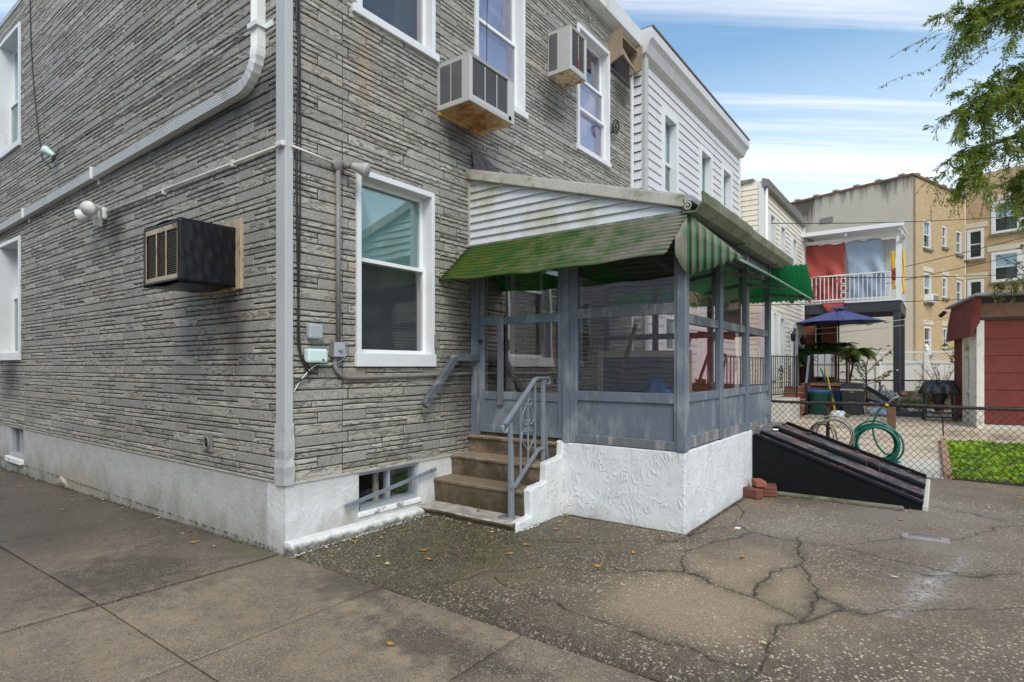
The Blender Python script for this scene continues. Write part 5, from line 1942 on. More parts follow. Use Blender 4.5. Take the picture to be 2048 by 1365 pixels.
# hoses
def coil(m, c, r, n, rad, rnd, axis=0, sq=1.0):
    """Loose loops hanging on the fence: circles in the y-z plane, each a bit off."""
    for k in range(n):
        rr_ = r * rnd.uniform(.84, 1.05)
        oy, oz = rnd.gauss(0, .022), rnd.gauss(0, .02)
        ph = rnd.uniform(0, 6)
        x0 = c[0] + rnd.uniform(-.055, .03)
        pts = []
        for a in np.linspace(0, 2 * math.pi, 41)[:-1]:
            w = 1 + .025 * math.sin(2 * a + ph) + (.06 * rnd.random() * max(0, -math.sin(a)) if k % 2 else 0)
            pts.append((x0 + .02 * math.sin(a + ph), c[1] + oy + rr_ * sq * w * math.cos(a), c[2] + oz - (r - rr_) * -.9 + rr_ * w * math.sin(a)))
        m.tube(pts, rad, 8, True)
    return m


rh = random.Random(21)
t = thing('garden_hose', 'coiled green garden hose hanging on the chain link fence', 'hose', (6.62, -3.5, .43))
m = coil(MB(), (6.60, -3.50, .45), .265, 9, .0135, rh)
for k in range(5):
    y = -3.42 - k * .045
    m.tube(curve_pts([(6.60, y + .16, .26), (6.58, y + .05, .17), (6.57, y - .08, .135 + .02 * k), (6.59, y - .18, .24)], 5), .0125, 7)
m.tube(curve_pts([(6.58, -3.27, .22), (6.57, -3.15, .28), (6.60, -3.02, .25), (6.60, -2.93, .20)], 6), .0125, 7)
m.build('coil', MAT['hose'], t)
m = MB().tube(curve_pts([(6.58, -3.62, .98), (6.56, -3.53, .90), (6.57, -3.47, .74), (6.56, -3.47, .60), (6.57, -3.52, .44), (6.58, -3.62, .33), (6.6, -3.72, .36)], 6), .0125, 8)
m.build('loose_end', MAT['hose'], t)
t = thing('hose_nozzle', 'hose nozzle with a copper coloured head resting over the top rail of the fence', 'nozzle', (6.6, -3.6, 1.03))
MB().tube([(6.58, -3.63, 1.0), (6.60, -3.69, 1.075), (6.60, -3.76, 1.11)], .017, 8).build('barrel', MAT['pipe'], t)
MB().lathe([(.0, 0), (.03, .005), (.038, .03), (.034, .05), (.0, .055)], (6.60, -3.80, 1.105), 12).build('head', MAT['terracotta'], t)
MB().tube([(6.58, -3.615, .975), (6.58, -3.63, 1.0)], .02, 8).build('brass_coupling', MAT['flower'], t)
tag(MB().box(6.63, 6.655, -3.72, -3.62, .62, .96).build('hose_bracket', MAT['wood'], bev=.004), 'brown board tied to the fence behind the green hose', 'board')
t = thing('old_hose', 'coil of old pale hose and wire hanging on the fence by the bulkhead', 'hose', (6.62, -2.95, .5))
m = coil(MB(), (6.60, -2.98, .50), .27, 5, .008, rh, sq=.95)
m.build('coil', MAT['hose_pale'], t)
m = coil(MB(), (6.60, -2.86, .50), .22, 3, .006, rh, sq=.8)
m.build('wire_coil', MAT['wire'], t)

# ------------------------------------------------------------------ fallen leaves and scraps
def leaf_mesh(name, L, W, mat, curl):
    me = bpy.data.meshes.new(name)
    n = 6
    v, f = [], []
    for i in range(n + 1):
        s = i / n
        w = W * math.sin(math.pi * min(1, s * 1.02 + .02)) ** .8 * .5
        z = .004 + curl * (s - .5) ** 2 * 4 * L * .3
        v += [(L * (s - .5), -w, z + curl * w * .5), (L * (s - .5), 0, z - .001), (L * (s - .5), w, z + curl * w * .7)]
    for i in range(n):
        for j in range(2):
            a = i * 3 + j
            f.append((a, a + 3, a + 4, a + 1))
    me.from_pydata(v, [], f)
    me.polygons.foreach_set('use_smooth', [True] * len(f))
    me.materials.append(mat)
    return me


lm = [leaf_mesh('leaf_a', .062, .034, MAT['autumn'], .35), leaf_mesh('leaf_b', .048, .030, MAT['autumn_pale'], .2),
      leaf_mesh('leaf_c', .07, .026, MAT['autumn'], .6), leaf_mesh('leaf_d', .05, .04, MAT['autumn'], .15)]
spots = [(.33, -.72), (.26, -.90), (.50, -1.10), (.62, -.92), (1.32, -1.05), (1.72, -1.45), (1.60, -1.75), (.95, -1.52), (1.0, -1.65), (1.75, -1.15), (1.2, -1.5),
         (.12, -.42), (2.05, -2.3), (.75, -.30), (.45, -.28), (-.55, -1.85), (.6, -3.45), (3.6, -2.95), (4.25, -2.85), (3.3, -2.9), (4.8, -3.1), (2.1, -3.95),
         (2.6, -2.75), (1.1, -2.2), (1.5, -2.3), (1.95, -1.35), (2.3, -1.6), (-.15, 1.3), (-.08, 2.1), (-.12, 2.9), (-.07, 3.6), (-.2, 4.2), (-.1, 4.9), (-.35, 5.6),
         (-.12, 6.3), (-.2, 7.1), (-.5, 3.4), (-.3, .9), (2.15, -1.3), (3.9, -3.9), (1.9, -3.0), (5.0, -4.6), (5.8, -4.9)]
pr = random.Random(15)
for x, y in spots:
    o = inst('fallen_leaf', lm[pr.randrange(4)], None, Matrix.Translation((x, y, gz(x, y) + .004)) @ Matrix.Rotation(pr.uniform(0, 6.28), 4, 'Z') @ Matrix.Rotation(pr.uniform(-.2, .2), 4, 'X') @ Matrix.Scale(pr.uniform(.75, 1.15), 4))
    tag(o, 'small dry orange or yellow leaf lying flat on the paving', 'leaf', 'fallen leaves on the paving')
for x, y in ((.575, -.45),):
    pass
t = inst('fallen_leaf', lm[0], None, Matrix.Translation((1.60, -.66, .135)) @ Matrix.Rotation(.6, 4, 'Z'))
tag(t, 'single brown leaf lying on the lowest entrance step', 'leaf', 'fallen leaves on the paving')
m = MB()
cr = random.Random(33)
for _ in range(150):
    a = cr.random()
    if a < .45:
        x, y = cr.uniform(-.05, 2.0), -.15 - cr.random() ** 2 * .25
    elif a < .8:
        y = cr.uniform(.6, 8)
        x = -.03 - cr.random() ** 2 * .25
    else:
        x, y = cr.uniform(3.4, 6), cr.uniform(-4.2, -2.9)
    z = gz(x, y) + .006
    s = cr.uniform(.006, .02)
    a = cr.uniform(0, 6.28)
    m.add([(x + s * math.cos(a), y + s * math.sin(a), z), (x - s * .5 * math.sin(a), y + s * .5 * math.cos(a), z + .005), (x - s * math.cos(a), y - s * math.sin(a), z + .001), (x + s * .4 * math.sin(a), y - s * .4 * math.cos(a), z + .003)], [(0, 1, 2, 3)])
stuff(m.build('leaf_litter', MAT['autumn_pale']))
m = MB()           # grit and soil gathered along the foot of the walls
for _ in range(1500):
    k = cr.random()
    if k < .5:
        y = cr.uniform(.1, 9)
        x = -.018 - abs(cr.gauss(0, .022)) * (.5 + math.sin(y * 2.3) ** 2)
    elif k < .75:
        x, y = cr.uniform(2.25, 4.5), -2.45 - abs(cr.gauss(0, .014))
    elif k < .88:
        x, y = 2.235 - abs(cr.gauss(0, .014)), cr.uniform(-2.42, -1.25)
    else:
        y = cr.uniform(-3.9, -2.5)
        x = 4.39 - abs(cr.gauss(0, .03))
    z = gz(x, y) + .002
    s = cr.uniform(.005, .018)
    a = cr.uniform(0, 6.28)
    c_, s_ = math.cos(a) * s, math.sin(a) * s
    m.add([(x + c_, y + s_, z), (x - s_ * .7, y + c_ * .7, z), (x - c_, y - s_, z), (x + s_ * .7, y - c_ * .7, z), (x, y, z + s * .45)], [(0, 1, 4), (1, 2, 4), (2, 3, 4), (3, 0, 4)])
stuff(m.build('grit', MAT['soil']))
m = MB()           # flakes of white paint along the foot of steps and ledge
for _ in range(420):
    k = cr.random()
    if k < .5:
        x = cr.uniform(-.06, 1.6)
        y = -.16 - abs(cr.gauss(0, .02))
    elif k < .85:
        s = cr.random()
        x, y = 1.42 + s * .85, -1.215 - abs(cr.gauss(0, .02)) - .02 * math.sin(6 * s)
    else:
        x, y = cr.uniform(1.40, 1.44) - abs(cr.gauss(0, .015)), cr.uniform(-1.2, -.1)
    z = gz(x, y) + .004
    s = cr.uniform(.004, .013)
    m.add([(x + s, y, z), (x, y + s * .8, z + .003), (x - s, y + .002, z), (x, y - s * .7, z + .004)], [(0, 1, 2, 3)])
stuff(m.build('paint_flakes', MAT['ledge']))
m = MB().box(2.70, 2.75, -2.76, -2.72, .056, .06)
tag(m.build('paper_scrap', MAT['white_cloth']), 'white scrap of paper on the asphalt near the porch corner', 'paper scrap')

def far_window(fr, u0, u1, z0, z1, parent, face=.06, depth=.08, proud=.05, trim='trim', up='shade', lo='screen', mid=.5, glass='glass'):
    m = MB(fr)
    m.box(u0, u0 + face, -depth, proud, z0, z1).box(u1 - face, u1, -depth, proud, z0, z1).box(u0 + face, u1 - face, -depth, proud, z0, z0 + face).box(u0 + face, u1 - face, -depth, proud, z1 - face, z1)
    w = m.build('window', MAT[trim], parent)
    MB(fr).box(u0 + face, u1 - face, -depth, -depth + .04, (z0 + z1) / 2 + (mid - .5) * (z1 - z0) - .03, (z0 + z1) / 2 + (mid - .5) * (z1 - z0) + .03).build('meeting_rail', MAT[trim], w)
    MB(fr).box(u0 + face, u1 - face, -depth + .005, -depth + .012, z0 + face, z1 - face).build('pane', MAT[glass], w)
    zm = (z0 + z1) / 2 + (mid - .5) * (z1 - z0)
    MB(fr).box(u0 + face, u1 - face, -depth - .06, -depth - .04, zm, z1 - face).build('shade', MAT[up], w)
    MB(fr).box(u0 + face, u1 - face, -depth - .07, -depth - .05, z0 + face, zm).build('insect_screen', MAT[lo], w)
    return w



# ------------------------------------------------------------------ the house across the driveway (seen only in the glass)
hn = thing('driveway_house', 'pale clapboard house across the driveway, mirrored in the porch glass', 'house', (-9, 4, 0))
MB().box(-12, -6.42, -2.0, 12, -.3, 6.3).build('wall', MAT['siding_white'], hn)
m = MB()
z = .3
while z < 6.2:
    m.add([(-6.385, -2.0, z), (-6.385, 12, z), (-6.41, 12, z + .12), (-6.41, -2.0, z + .12), (-6.41, 12, z), (-6.41, -2, z)], [(0, 1, 2, 3), (0, 1, 4, 5)])
    z += .12
stuff(m.build('siding_board', MAT['siding_white'], hn))
for y in (-.8, 3.2, 7.0):
    for zz_ in (1.6, 4.3):
        far_window(lambda u, w, z: (-6.38 + w, u, z), y, y + .95, zz_, zz_ + 1.6, hn, depth=-.03, proud=.06)
MB().box(-12.1, -6.2, -2.2, 12.2, 6.3, 6.45).build('roof', MAT['roofing'], hn)

# ------------------------------------------------------------------ neighbour yard: patio, grass, edging
def zp(x):
    return .06 + .017 * max(0, min(x, 17) - 6.7)


m = MB()
m.add([(6.68, .3, .03), (40, .3, .2), (40, -12, .2), (6.68, -12, .03)], [(0, 1, 2, 3)])
patio = struct(m.build('patio', MAT['tan_slab'], centre=False))
pr = random.Random(2)
sx, sy = 1.52, 1.5
for i in range(8):
    for j in range(5):
        x0, y0 = 6.70 + i * sx, -4.24 + j * sy - (0)
        if y0 + sy > 1.5:
            continue
        m = MB()
        a, b, c, d = x0 + .006, x0 + sx - .006, y0 + .005, min(y0 + sy - .005, .25)
        h_ = pr.uniform(-.004, .004)
        m.hexa([(a, c, zp(a) - .1), (b, c, zp(b) - .1), (a, d, zp(a) - .1), (b, d, zp(b) - .1), (a, c, zp(a) + h_), (b, c, zp(b) + h_), (a, d, zp(a) + h_), (b, d, zp(b) + h_)])
        m.build('paving_slab', MAT['tan_slab' if x0 > 8.2 or y0 > -3 else 'pale_slab'], patio, bev=.004)
for i in range(4, 8):
    x0 = 6.70 + i * sx - .5
    for j in (0, 1, 2):
        y0 = -5.75 - j * 1.5
        m = MB()
        m.hexa([(x0 + .006, y0, zp(x0) - .1), (x0 + sx - .006, y0, zp(x0 + sx) - .1), (x0 + .006, y0 + 1.49, zp(x0) - .1), (x0 + sx - .006, y0 + 1.49, zp(x0 + sx) - .1),
                (x0 + .006, y0, zp(x0)), (x0 + sx - .006, y0, zp(x0 + sx)), (x0 + .006, y0 + 1.49, zp(x0)), (x0 + sx - .006, y0 + 1.49, zp(x0 + sx))])
        m.build('paving_slab', MAT['tan_slab'], patio, bev=.004)
m = MB().beam((6.72, -4.28, .07), (10.7, -4.24, .14), .09, .10)
tag(m.build('lawn_edging', MAT['brick_cap'], bev=.01), 'reddish edging strip along the bright grass plot', 'edging')
m = MB()
rg = random.Random(77)
for _ in range(24000):
    x, y = rg.uniform(6.72, 10.85), rg.uniform(-7.6, -4.30)
    cl = math.sin(x * 5.1 + 2 * math.sin(y * 3.7)) * math.sin(y * 6.3 + x) * .5 + .5
    edge = min(1, (10.85 - x) / .5 + .25 * math.sin(y * 9)) 
    if rg.random() > max(.12, edge) or (cl < .12 and rg.random() < .6):
        continue
    big = rg.random() < .16
    h_ = rg.uniform(.012, .04) * (.4 + 1.1 * cl) * (1.7 if big else 1)
    a = rg.uniform(0, 6.28)
    w = rg.uniform(.018, .04) if big else rg.uniform(.006, .014)
    dx_, dy_ = math.cos(a), math.sin(a)
    l = rg.uniform(.02, .07) if big else rg.uniform(.01, .04)
    z0 = zp(x) + .005
    m.add([(x - dy_ * w, y + dx_ * w, z0 + (h_ * .4 if big else 0)), (x + dy_ * w, y - dx_ * w, z0 + (h_ * .4 if big else 0)), (x + dx_ * l + dy_ * w * .4, y + dy_ * l - dx_ * w * .4, z0 + h_), (x + dx_ * l - dy_ * w * .4, y + dy_ * l + dx_ * w * .4, z0 + h_)], [(0, 1, 2, 3)])
stuff(m.build('grass', MAT['grass'], recalc=False))
m = MB()
m.hexa([(6.72, -7.6, 0), (10.85, -7.6, 0), (6.72, -4.32, 0), (10.85, -4.32, 0), (6.72, -7.6, zp(6.7) + .006), (10.85, -7.6, zp(10.85) + .006), (6.72, -4.32, zp(6.7) + .006), (10.85, -4.32, zp(10.85) + .006)])
struct(m.build('grass_bed', MAT['soil']))

# ------------------------------------------------------------------ white clapboard house next door
def clap_rows(parent, fr, u0, u1, z0, z1, ex, holes, mat, left=0):
    """Lap siding: every board its own piece, cut round the openings."""
    unit = {}
    z = z0
    while z < z1 - .02:
        zt = min(z + ex, z1)
        segs = [(u0, u1)]
        for h in holes:
            if h[2] < zt - .01 and h[3] > z + .01:
                ns = []
                for a, b in segs:
                    if h[1] <= a or h[0] >= b:
                        ns.append((a, b))
                    else:
                        if h[0] > a + .01:
                            ns.append((a, h[0]))
                        if h[1] < b - .01:
                            ns.append((h[1], b))
                segs = ns
        for a, b in segs:
            key = round(zt - z, 3)
            if key not in unit:
                e = zt - z
                m = MB(lambda u, w, zz: Vector(fr(u, w, zz)) - Vector(fr(0, 0, 0)))
                m.add([(-.5, .004, -e / 2), (.5, .004, -e / 2), (.5, .024, -e / 2), (-.5, .024, -e / 2), (-.5, .020, -e * .36), (.5, .020, -e * .36), (.5, .006, e / 2), (-.5, .006, e / 2)],
                      [(0, 1, 2, 3), (3, 2, 5, 4), (4, 5, 6, 7)])
                me = bpy.data.meshes.new('siding_board')
                me.from_pydata(m.v, [], m.f)
                me.materials.append(mat)
                unit[key] = me
            d = Vector(fr(1, 0, 0)) - Vector(fr(0, 0, 0))
            sc = (b - a, 1, 1) if abs(d.x) > abs(d.y) else (1, b - a, 1)
            if abs(d.x) > .2 and abs(d.y) > .2:
                sc = (b - a, b - a, 1)
            inst('siding_board', unit[key], parent, Matrix.Translation(Vector(fr((a + b) / 2, 0, (z + zt) / 2))) @ Matrix.Diagonal((*sc, 1)))
        z += ex


y2 = .15
h2 = thing('white_sided_house', 'white clapboard house with grey cornice beyond the glazed porch', 'house', (9.5, 3, 0))
F2 = frame((0, 0), (1, 0), (0, -1))
F2 = lambda u, w, z: (u, -y2 - w, z)
W2 = [(7.32, 8.10, 4.60, 6.18), (9.33, 10.16, 4.55, 6.14), (10.85, 11.66, 4.60, 6.16), (7.4, 8.25, 1.75, 3.3), (9.2, 10.2, .8, 3.0)]
mb = MB(F2)
wall_cells(mb, 6.50, 12.4, .0, 6.95, W2, -.25, 0)
w2 = mb.build('rear_wall', MAT['siding_white'], h2)
clap_rows(w2, F2, 6.60, 12.32, .35, 6.72, .158, [(a - .0, b, c, d) for a, b, c, d in W2], MAT['siding_white'])
MB(F2).box(6.50, 6.63, -.2, .07, .2, 6.86).build('corner_post', MAT['post'], h2, bev=.004)
MB(F2).box(12.30, 12.40, -.2, .04, .2, 6.8).build('corner_post', MAT['trim'], h2)
m = MB()
z = .4
while z < 6.7:
    m.add([(6.475, -.16, z), (6.475, .05, z), (6.50, .05, z + .15), (6.50, -.16, z + .15)], [(0, 1, 2, 3)])
    z += .158
m.build('side_siding', MAT['siding_white'], h2)
m = MB(F2)
m.prism([(6.44, 0, 6.72), (6.44, .10, 6.76), (6.44, .16, 6.90), (6.44, .22, 6.96), (6.44, .23, 7.10), (6.44, .20, 7.14), (6.44, 0, 7.14)], (6.05, 0, 0))
m.build('cornice', MAT['siding_white'], h2)
MB(F2).box(6.44, 12.5, .0, .24, 7.14, 7.165).build('coping', MAT['pipe'], h2)
MB().box(6.45, 12.4, -.1, 10, 6.9, 7.0).build('roof', MAT['roofing'], h2)
MB().box(12.2, 12.4, .1, 10, 0, 6.9).build('side_wall', MAT['siding_white'], h2)
for k, (a, b, c, d) in enumerate(W2[:4]):
    far_window(F2, a, b, c, d, h2, face=.11 if k < 3 else .08, depth=.10, mid=.44)
MB(F2).box(9.2, 10.2, -.1, .03, .8, 3.0).build('door', MAT['trim'], h2)
MB().tube([(9.6, -.0, 7.16), (9.75, -.0, 7.32), (9.8, -.0, 7.26)], .02, 6).build('roof_bracket', MAT['pipe'], h2)

# ------------------------------------------------------------------ cream clapboard house
h3 = thing('cream_sided_house', 'cream clapboard house with tall rear windows and long grey gutter', 'house', (15, 3, 0))
x3, e3, y3 = 12.47, 17.62, .68
F3 = lambda u, w, z: (u, -y3 - w, z)
S3 = lambda u, w, z: (x3 - w, u, z)
W3 = [(12.98, 13.58, 4.24, 5.46), (14.2, 14.79, 4.16, 5.39), (15.82, 16.44, 4.00, 5.34), (13.35, 13.72, 1.15, 2.98), (14.14, 14.73, 1.45, 2.90), (15.74, 16.6, .78, 2.74)]
mb = MB(F3)
wall_cells(mb, x3, e3, 0, 6.0, W3, -.25, 0)
w3 = mb.build('rear_wall', MAT['siding_cream'], h3)
clap_rows(w3, F3, x3 + .07, e3 - .05, .7, 5.86, .128, W3, MAT['siding_cream'])
ws = MB(S3).box(-y3 + .01, 8, -.2, 0, 0, 6.08).build('side_wall', MAT['siding_cream'], h3)
clap_rows(ws, S3, -y3 + .07, .5, .4, 6.02, .128, [], MAT['siding_cream'])
MB().box(x3 - .03, x3 + .08, -y3 - .03, -y3 + .08, .2, 6.0).build('corner_post', MAT['trim'], h3)
MB().box(e3 - .06, e3 + .04, -y3 - .06, -y3 + .08, .2, 6.0).build('corner_post', MAT['trim'], h3)
MB().box(x3 - .05, e3, -y3 + .2, 8, 6.08, 6.16).build('roof', MAT['pipe'], h3)
m = MB(F3)
m.prism([(x3 - .04, 0, 5.90), (x3 - .04, .12, 5.93), (x3 - .04, .16, 6.08), (x3 - .04, 0, 6.14)], (e3 - x3 + .06, 0, 0))
m.build('gutter', MAT['pipe'], h3)
MB(F3).tube([(x3 + .13, .06, 5.95), (x3 + .13, .06, .6)], .045, 8).build('downspout', MAT['trim'], h3)
for k, (a, b, c, d) in enumerate(W3[:5]):
    far_window(F3, a, b, c, d, h3, face=.09, depth=.05, proud=.07, mid=.5, up='shade', lo='shade' if k < 3 else 'screen')
m = MB(F3)
m.box(15.74, 15.86, -.05, .07, .78, 2.74).box(16.48, 16.6, -.05, .07, .78, 2.74).box(15.86, 16.48, -.05, .07, 2.64, 2.74)
dw_ = m.build('door_frame', MAT['trim'], h3)
MB(F3).box(15.86, 16.48, -.05, .0, .78, 2.64).build('door', MAT['pipe'], dw_)


def lantern(fr, u, z, label):
    t = thing('wall_lantern', label, 'wall lantern', fr(u, .1, z), 'lanterns on the cream house')
    c = fr(u, .14, z)
    MB().lathe([(.02, -.13), (.06, -.10), (.075, .06), (.085, .07), (.03, .13), (.012, .17)], c, 8).build('lantern', MAT['iron'], t)
    MB(fr).tube([(u, .0, z + .10), (u, .08, z + .19), (u, .14, z + .16)], .013, 5).build('bracket', MAT['iron'], t)


lantern(F3, 15.25, 3.42, 'black lantern high on the cream wall between upper and lower windows')
lantern(F3, 15.45, 2.35, 'black lantern left of the cream house back door')
lantern(F3, 16.85, 2.30, 'black lantern right of the cream house back door')

# stoop of the cream house with black iron railing
st = thing('brick_stoop', 'brick stoop with tiled steps behind the black iron railing', 'stoop', (14.5, -1.0, .1))
MB().box(12.45, 14.0, -1.25, -y3 - .03, -.1, .70).build('landing', MAT['pale_slab'], st, bev=.01)
for k in range(5):
    MB().box(14.05 + .23 * k, 15.6, -1.27, -y3 - .03, .12, .27 + .165 * k).build('step', MAT['brick_red'], st, bev=.006)
    MB().box(14.03 + .23 * k, 14.30 + .23 * k, -1.285, -y3 - .03, .27 + .165 * k, .305 + .165 * k).build('step_cap', MAT['brick_cap'], st, bev=.008)
br = thing('iron_railing', 'black iron railing with scroll panels on the stoop left of the brick steps', 'railing', (13, -1.3, .7))
ra = [(12.3, -.92), (13.75, -1.22)]
dirx = Vector((ra[1][0] - ra[0][0], ra[1][1] - ra[0][1], 0))
pt = lambda s, z: (ra[0][0] + dirx.x * s, ra[0][1] + dirx.y * s, z)
MB().beam(pt(0, 1.76), pt(1, 1.76), .05, .03).build('top_rail', MAT['iron'], br)
MB().beam(pt(0, .82), pt(1, .82), .03, .025).build('bottom_rail', MAT['iron'], br)
for k in range(13):
    MB().beam(pt(k / 12, .70 if k % 12 == 0 else .82), pt(k / 12, 1.76), .034 if k % 12 == 0 else .016, .034 if k % 12 == 0 else .016).build('baluster', MAT['iron'], br)
m = MB()
for s in (.36, .72):
    for zc in (1.05, 1.25, 1.45):
        m.tube([Vector(pt(s, zc)) + dirx.normalized() * .055 * math.cos(a) + Vector((0, 0, .075 * math.sin(a))) for a in np.linspace(0, 6.28, 11)[:-1]], .012, 5, True)
m.build('scroll', MAT['iron'], br)
# second railing seen through the porch, by the white house
b2 = thing('iron_railing', 'iron railing in front of the white house, seen through the porch glass', 'railing', (9, -1, .1))
MB().beam((8.3, -.9, 1.7), (11.6, -.9, 1.7), .04, .03).build('top_rail', MAT['iron'], b2)
MB().beam((8.3, -.9, .85), (11.6, -.9, .85), .03, .025).build('bottom_rail', MAT['iron'], b2)
for k in range(15):
    MB().beam((8.3 + k * .2357, -.9, .85 if k % 7 else .1), (8.3 + k * .2357, -.9, 1.7), .02, .02).build('baluster', MAT['iron'], b2)
MB().box(8.2, 11.7, -1.0, -.16, -.1, .80).build('landing', MAT['pale_slab'], b2, bev=.01)

# ------------------------------------------------------------------ brick house with the balcony
DX = 17.8
b4 = thing('brick_house', 'dark red brick house behind the steel balcony', 'house', (20, 0, 0))
m = MB().box(17.7, 26, -.62, 8, -.1, 5.6)
bw = m.build('wall', MAT['siding_cream'], b4)
MB().box(17.66, 26.2, -.8, 8, 5.6, 5.72).build('roof', MAT['pipe'], b4)
pr = random.Random(31)


def brick_pier(parent, x0, x1, y0, y1, z0, z1, nm='brick_pier'):
    """Core with single bricks laid on the two faces one sees."""
    core = MB().box(x0 + .012, x1, y0 + .012, y1 - .0, z0, z1).build(nm, MAT['mortar'], parent)
    bl, bh_ = .215, .065
    me = shared.get(('brick',))
    if not me:
        m = MB().box(-.5, .5, -.05, .05, -.5, .5)
        me = bpy.data.meshes.new('brick')
        me.from_pydata(m.v, [], m.f)
        me.materials.append(MAT['brick_red'])
        shared[('brick',)] = me
    k = 0
    z = z0 + .04
    while z < z1 - .03:
        y = y0 + (.0 if k % 2 else -.11)
        while y < y1 - .03:
            a, b = max(y, y0), min(y + bl, y1)
            if b - a > .03:
                inst('brick', me, core, Matrix.Translation((x0 + .05, (a + b) / 2, z)) @ Matrix.Rotation(math.pi / 2, 4, 'Z') @ Matrix.Diagonal((b - a - .010, 1.0 + pr.uniform(-.06, .03), bh_, 1)))
            y += bl
        z += .075
        k += 1
    return core


brick_pier(b4, 17.9, 18.2, -.98, -.68, .1, 3.15)
brick_pier(b4, 17.9, 18.2, -1.60, -1.16, .1, 3.10)
MB().box(18.2, 18.4, -1.16, -.98, .1, 3.15).build('doorway', MAT['dark'], b4)
MB().box(18.05, 18.10, -1.26, -1.22, .2, 2.7).build('white_pole', MAT['white_rail'], b4)
deck = thing('balcony', 'raised black steel balcony with white railing and white canopy frame', 'balcony', (DX, -2, 0))
yl, yr = -.66, -3.27
m = MB().box(DX, DX + .12, yr, yl, 3.16, 3.46)
m.build('edge_beam', MAT['steel_deck'], deck, bev=.006)
MB().box(DX + .12, 21, yr, yr + .12, 3.16, 3.46).build('edge_beam', MAT['steel_deck'], deck)
for k in range(6):
    x = DX + .6 + k * .5
    MB().box(x, x + .07, yr + .12, -.7, 3.22, 3.42).build('joist', MAT['steel_deck'], deck)
MB().box(DX - .03, 21, yr - .03, yl, 3.46, 3.51).build('deck_boards', MAT['white_cloth'], deck)
for (x, y) in ((DX + .02, yr + .02), (20.6, yr + .02)):
    MB().box(x, x + .20, y, y + .17, .1, 3.16).build('steel_post', MAT['steel_deck'], deck, bev=.01)
MB().box(DX - .004, DX + .018, yr + .06, yr + .11, 1.38, 1.42).build('sticker', MAT['white_cloth'], deck)
for z in (4.33, 3.58):
    MB().box(DX - .02, DX + .02, yr + .25, yl, z - .02, z + .02).build('railing', MAT['white_rail'], deck)
n = 21
for k in range(n):
    y = yl - .04 - k * (abs(yr - yl) - .30) / (n - 1)
    MB().box(DX - .011, DX + .011, y - .011, y + .011, 3.51, 4.31).build('baluster', MAT['white_rail'], deck)
m = MB()
for zc in (4.15, 3.92, 3.70):
    m.tube([(DX - .02, -1.80 + .07 * math.cos(a), zc + .09 * math.sin(a)) for a in np.linspace(0, 6.28, 13)[:-1]], .014, 5, True)
m.build('scroll', MAT['white_rail'], deck)
MB().box(DX - .02, DX + .10, yr - .02, yr + .12, 3.51, 5.52).build('canopy_post', MAT['white_rail'], deck)
MB().box(DX - .02, DX + .10, yl - .08, yl, 3.51, 5.4).build('canopy_post', MAT['white_rail'], deck)
MB().box(DX - .03, DX + .06, yr - .04, yl, 5.36, 5.46).build('canopy_beam', MAT['white_rail'], deck)
MB().box(DX - .45, DX - .37, yr - .10, yl - .0, 5.56, 5.68).build('canopy_gutter', MAT['white_rail'], deck)
m = MB()
m.hexa([(DX - .40, yr - .06, 5.56), (21, yr - .06, 5.95), (DX - .40, yl, 5.56), (21, yl, 5.95), (DX - .40, yr - .06, 5.60), (21, yr - .06, 5.99), (DX - .40, yl, 5.60), (21, yl, 5.99)])
m.build('canopy_roof', MAT['vinyl'], deck)
for y in (yr + .02, -1.9, yl - .05):
    MB().beam((DX - .38, y, 5.50), (20.9, y, 5.90), .06, .10).build('rafter', MAT['white_rail'], deck)
MB().beam((DX - .35, yr, 5.50), (DX + .2, yr, 4.95), .06, .06).build('brace', MAT['white_rail'], deck)
MB().box(20.6, 20.7, yr, yl, 3.5, 5.8).build('back_wall', MAT['siding_white'], deck)


def cloth(name, y0, y1, z0, z1, x, mat, label, sway=.05, skew=0, seed=1, belly=0):
    rr = random.Random(seed)
    ph = [rr.uniform(0, 6) for _ in range(5)]
    m = MB()
    def f(u, v):
        y = y0 + (y1 - y0) * u - skew * v
        z = z1 + (z0 - z1) * v + belly * math.sin(math.pi * u) * v
        w = sway * (.35 + v) * (math.sin(9 * u + 3 * v + ph[0]) * .5 + math.sin(17 * u - 5 * v + ph[1]) * .3 + math.sin(4 * (u - v) * 3 + ph[2]) * .5)
        return (x + w, y, z + .02 * math.sin(13 * u + ph[3]) * (1 - v))
    m.grid(f, 40, 30)
    o = m.build(name, MAT[mat], thick=.006)
    return tag(o, label, 'cloth')


cloth('red_cloth', -.72, -1.83, 3.55, 5.34, DX + .10, 'red_cloth', 'large rust red cloth hanging from the canopy over the balcony', .09, 0, 4)
tag(MB().grid(lambda u, v: (DX - .05 - .03 * math.sin(v * 3), -1.22 - .62 * u, 3.50 - .36 * v * math.sin(math.pi * u) ** .6), 14, 8).build('cloth_tail', MAT['red_cloth'], thick=.006), 'tail of red cloth drooping over the balcony beam edge', 'cloth')
cloth('grey_tarp', -1.84, -2.78, 3.60, 5.36, DX + .09, 'grey_cloth', 'blue grey tarp hanging beside the red cloth on the balcony', .05, .14, 8)
cloth('yellow_towel', -2.98, -3.08, 3.85, 5.0, DX + .55, 'yellow_cloth', 'left yellow strip of towel hanging behind the grey tarp', .03, .05, 2)
cloth('white_towel', -3.09, -3.21, 3.95, 5.0, DX + .57, 'white_cloth', 'white towel hanging between the two yellow ones on the balcony', .03, 0, 3)
cloth('yellow_towel', -3.22, -3.34, 3.70, 5.02, DX + .55, 'yellow_cloth', 'right longer yellow towel hanging by the white balcony post', .03, 0, 5)
t = cloth('red_garment', -3.03, -3.2, 4.1, 4.45, DX + .35, 'red_cloth', 'small bright red garment hanging low over the balcony railing', .03, 0, 6)

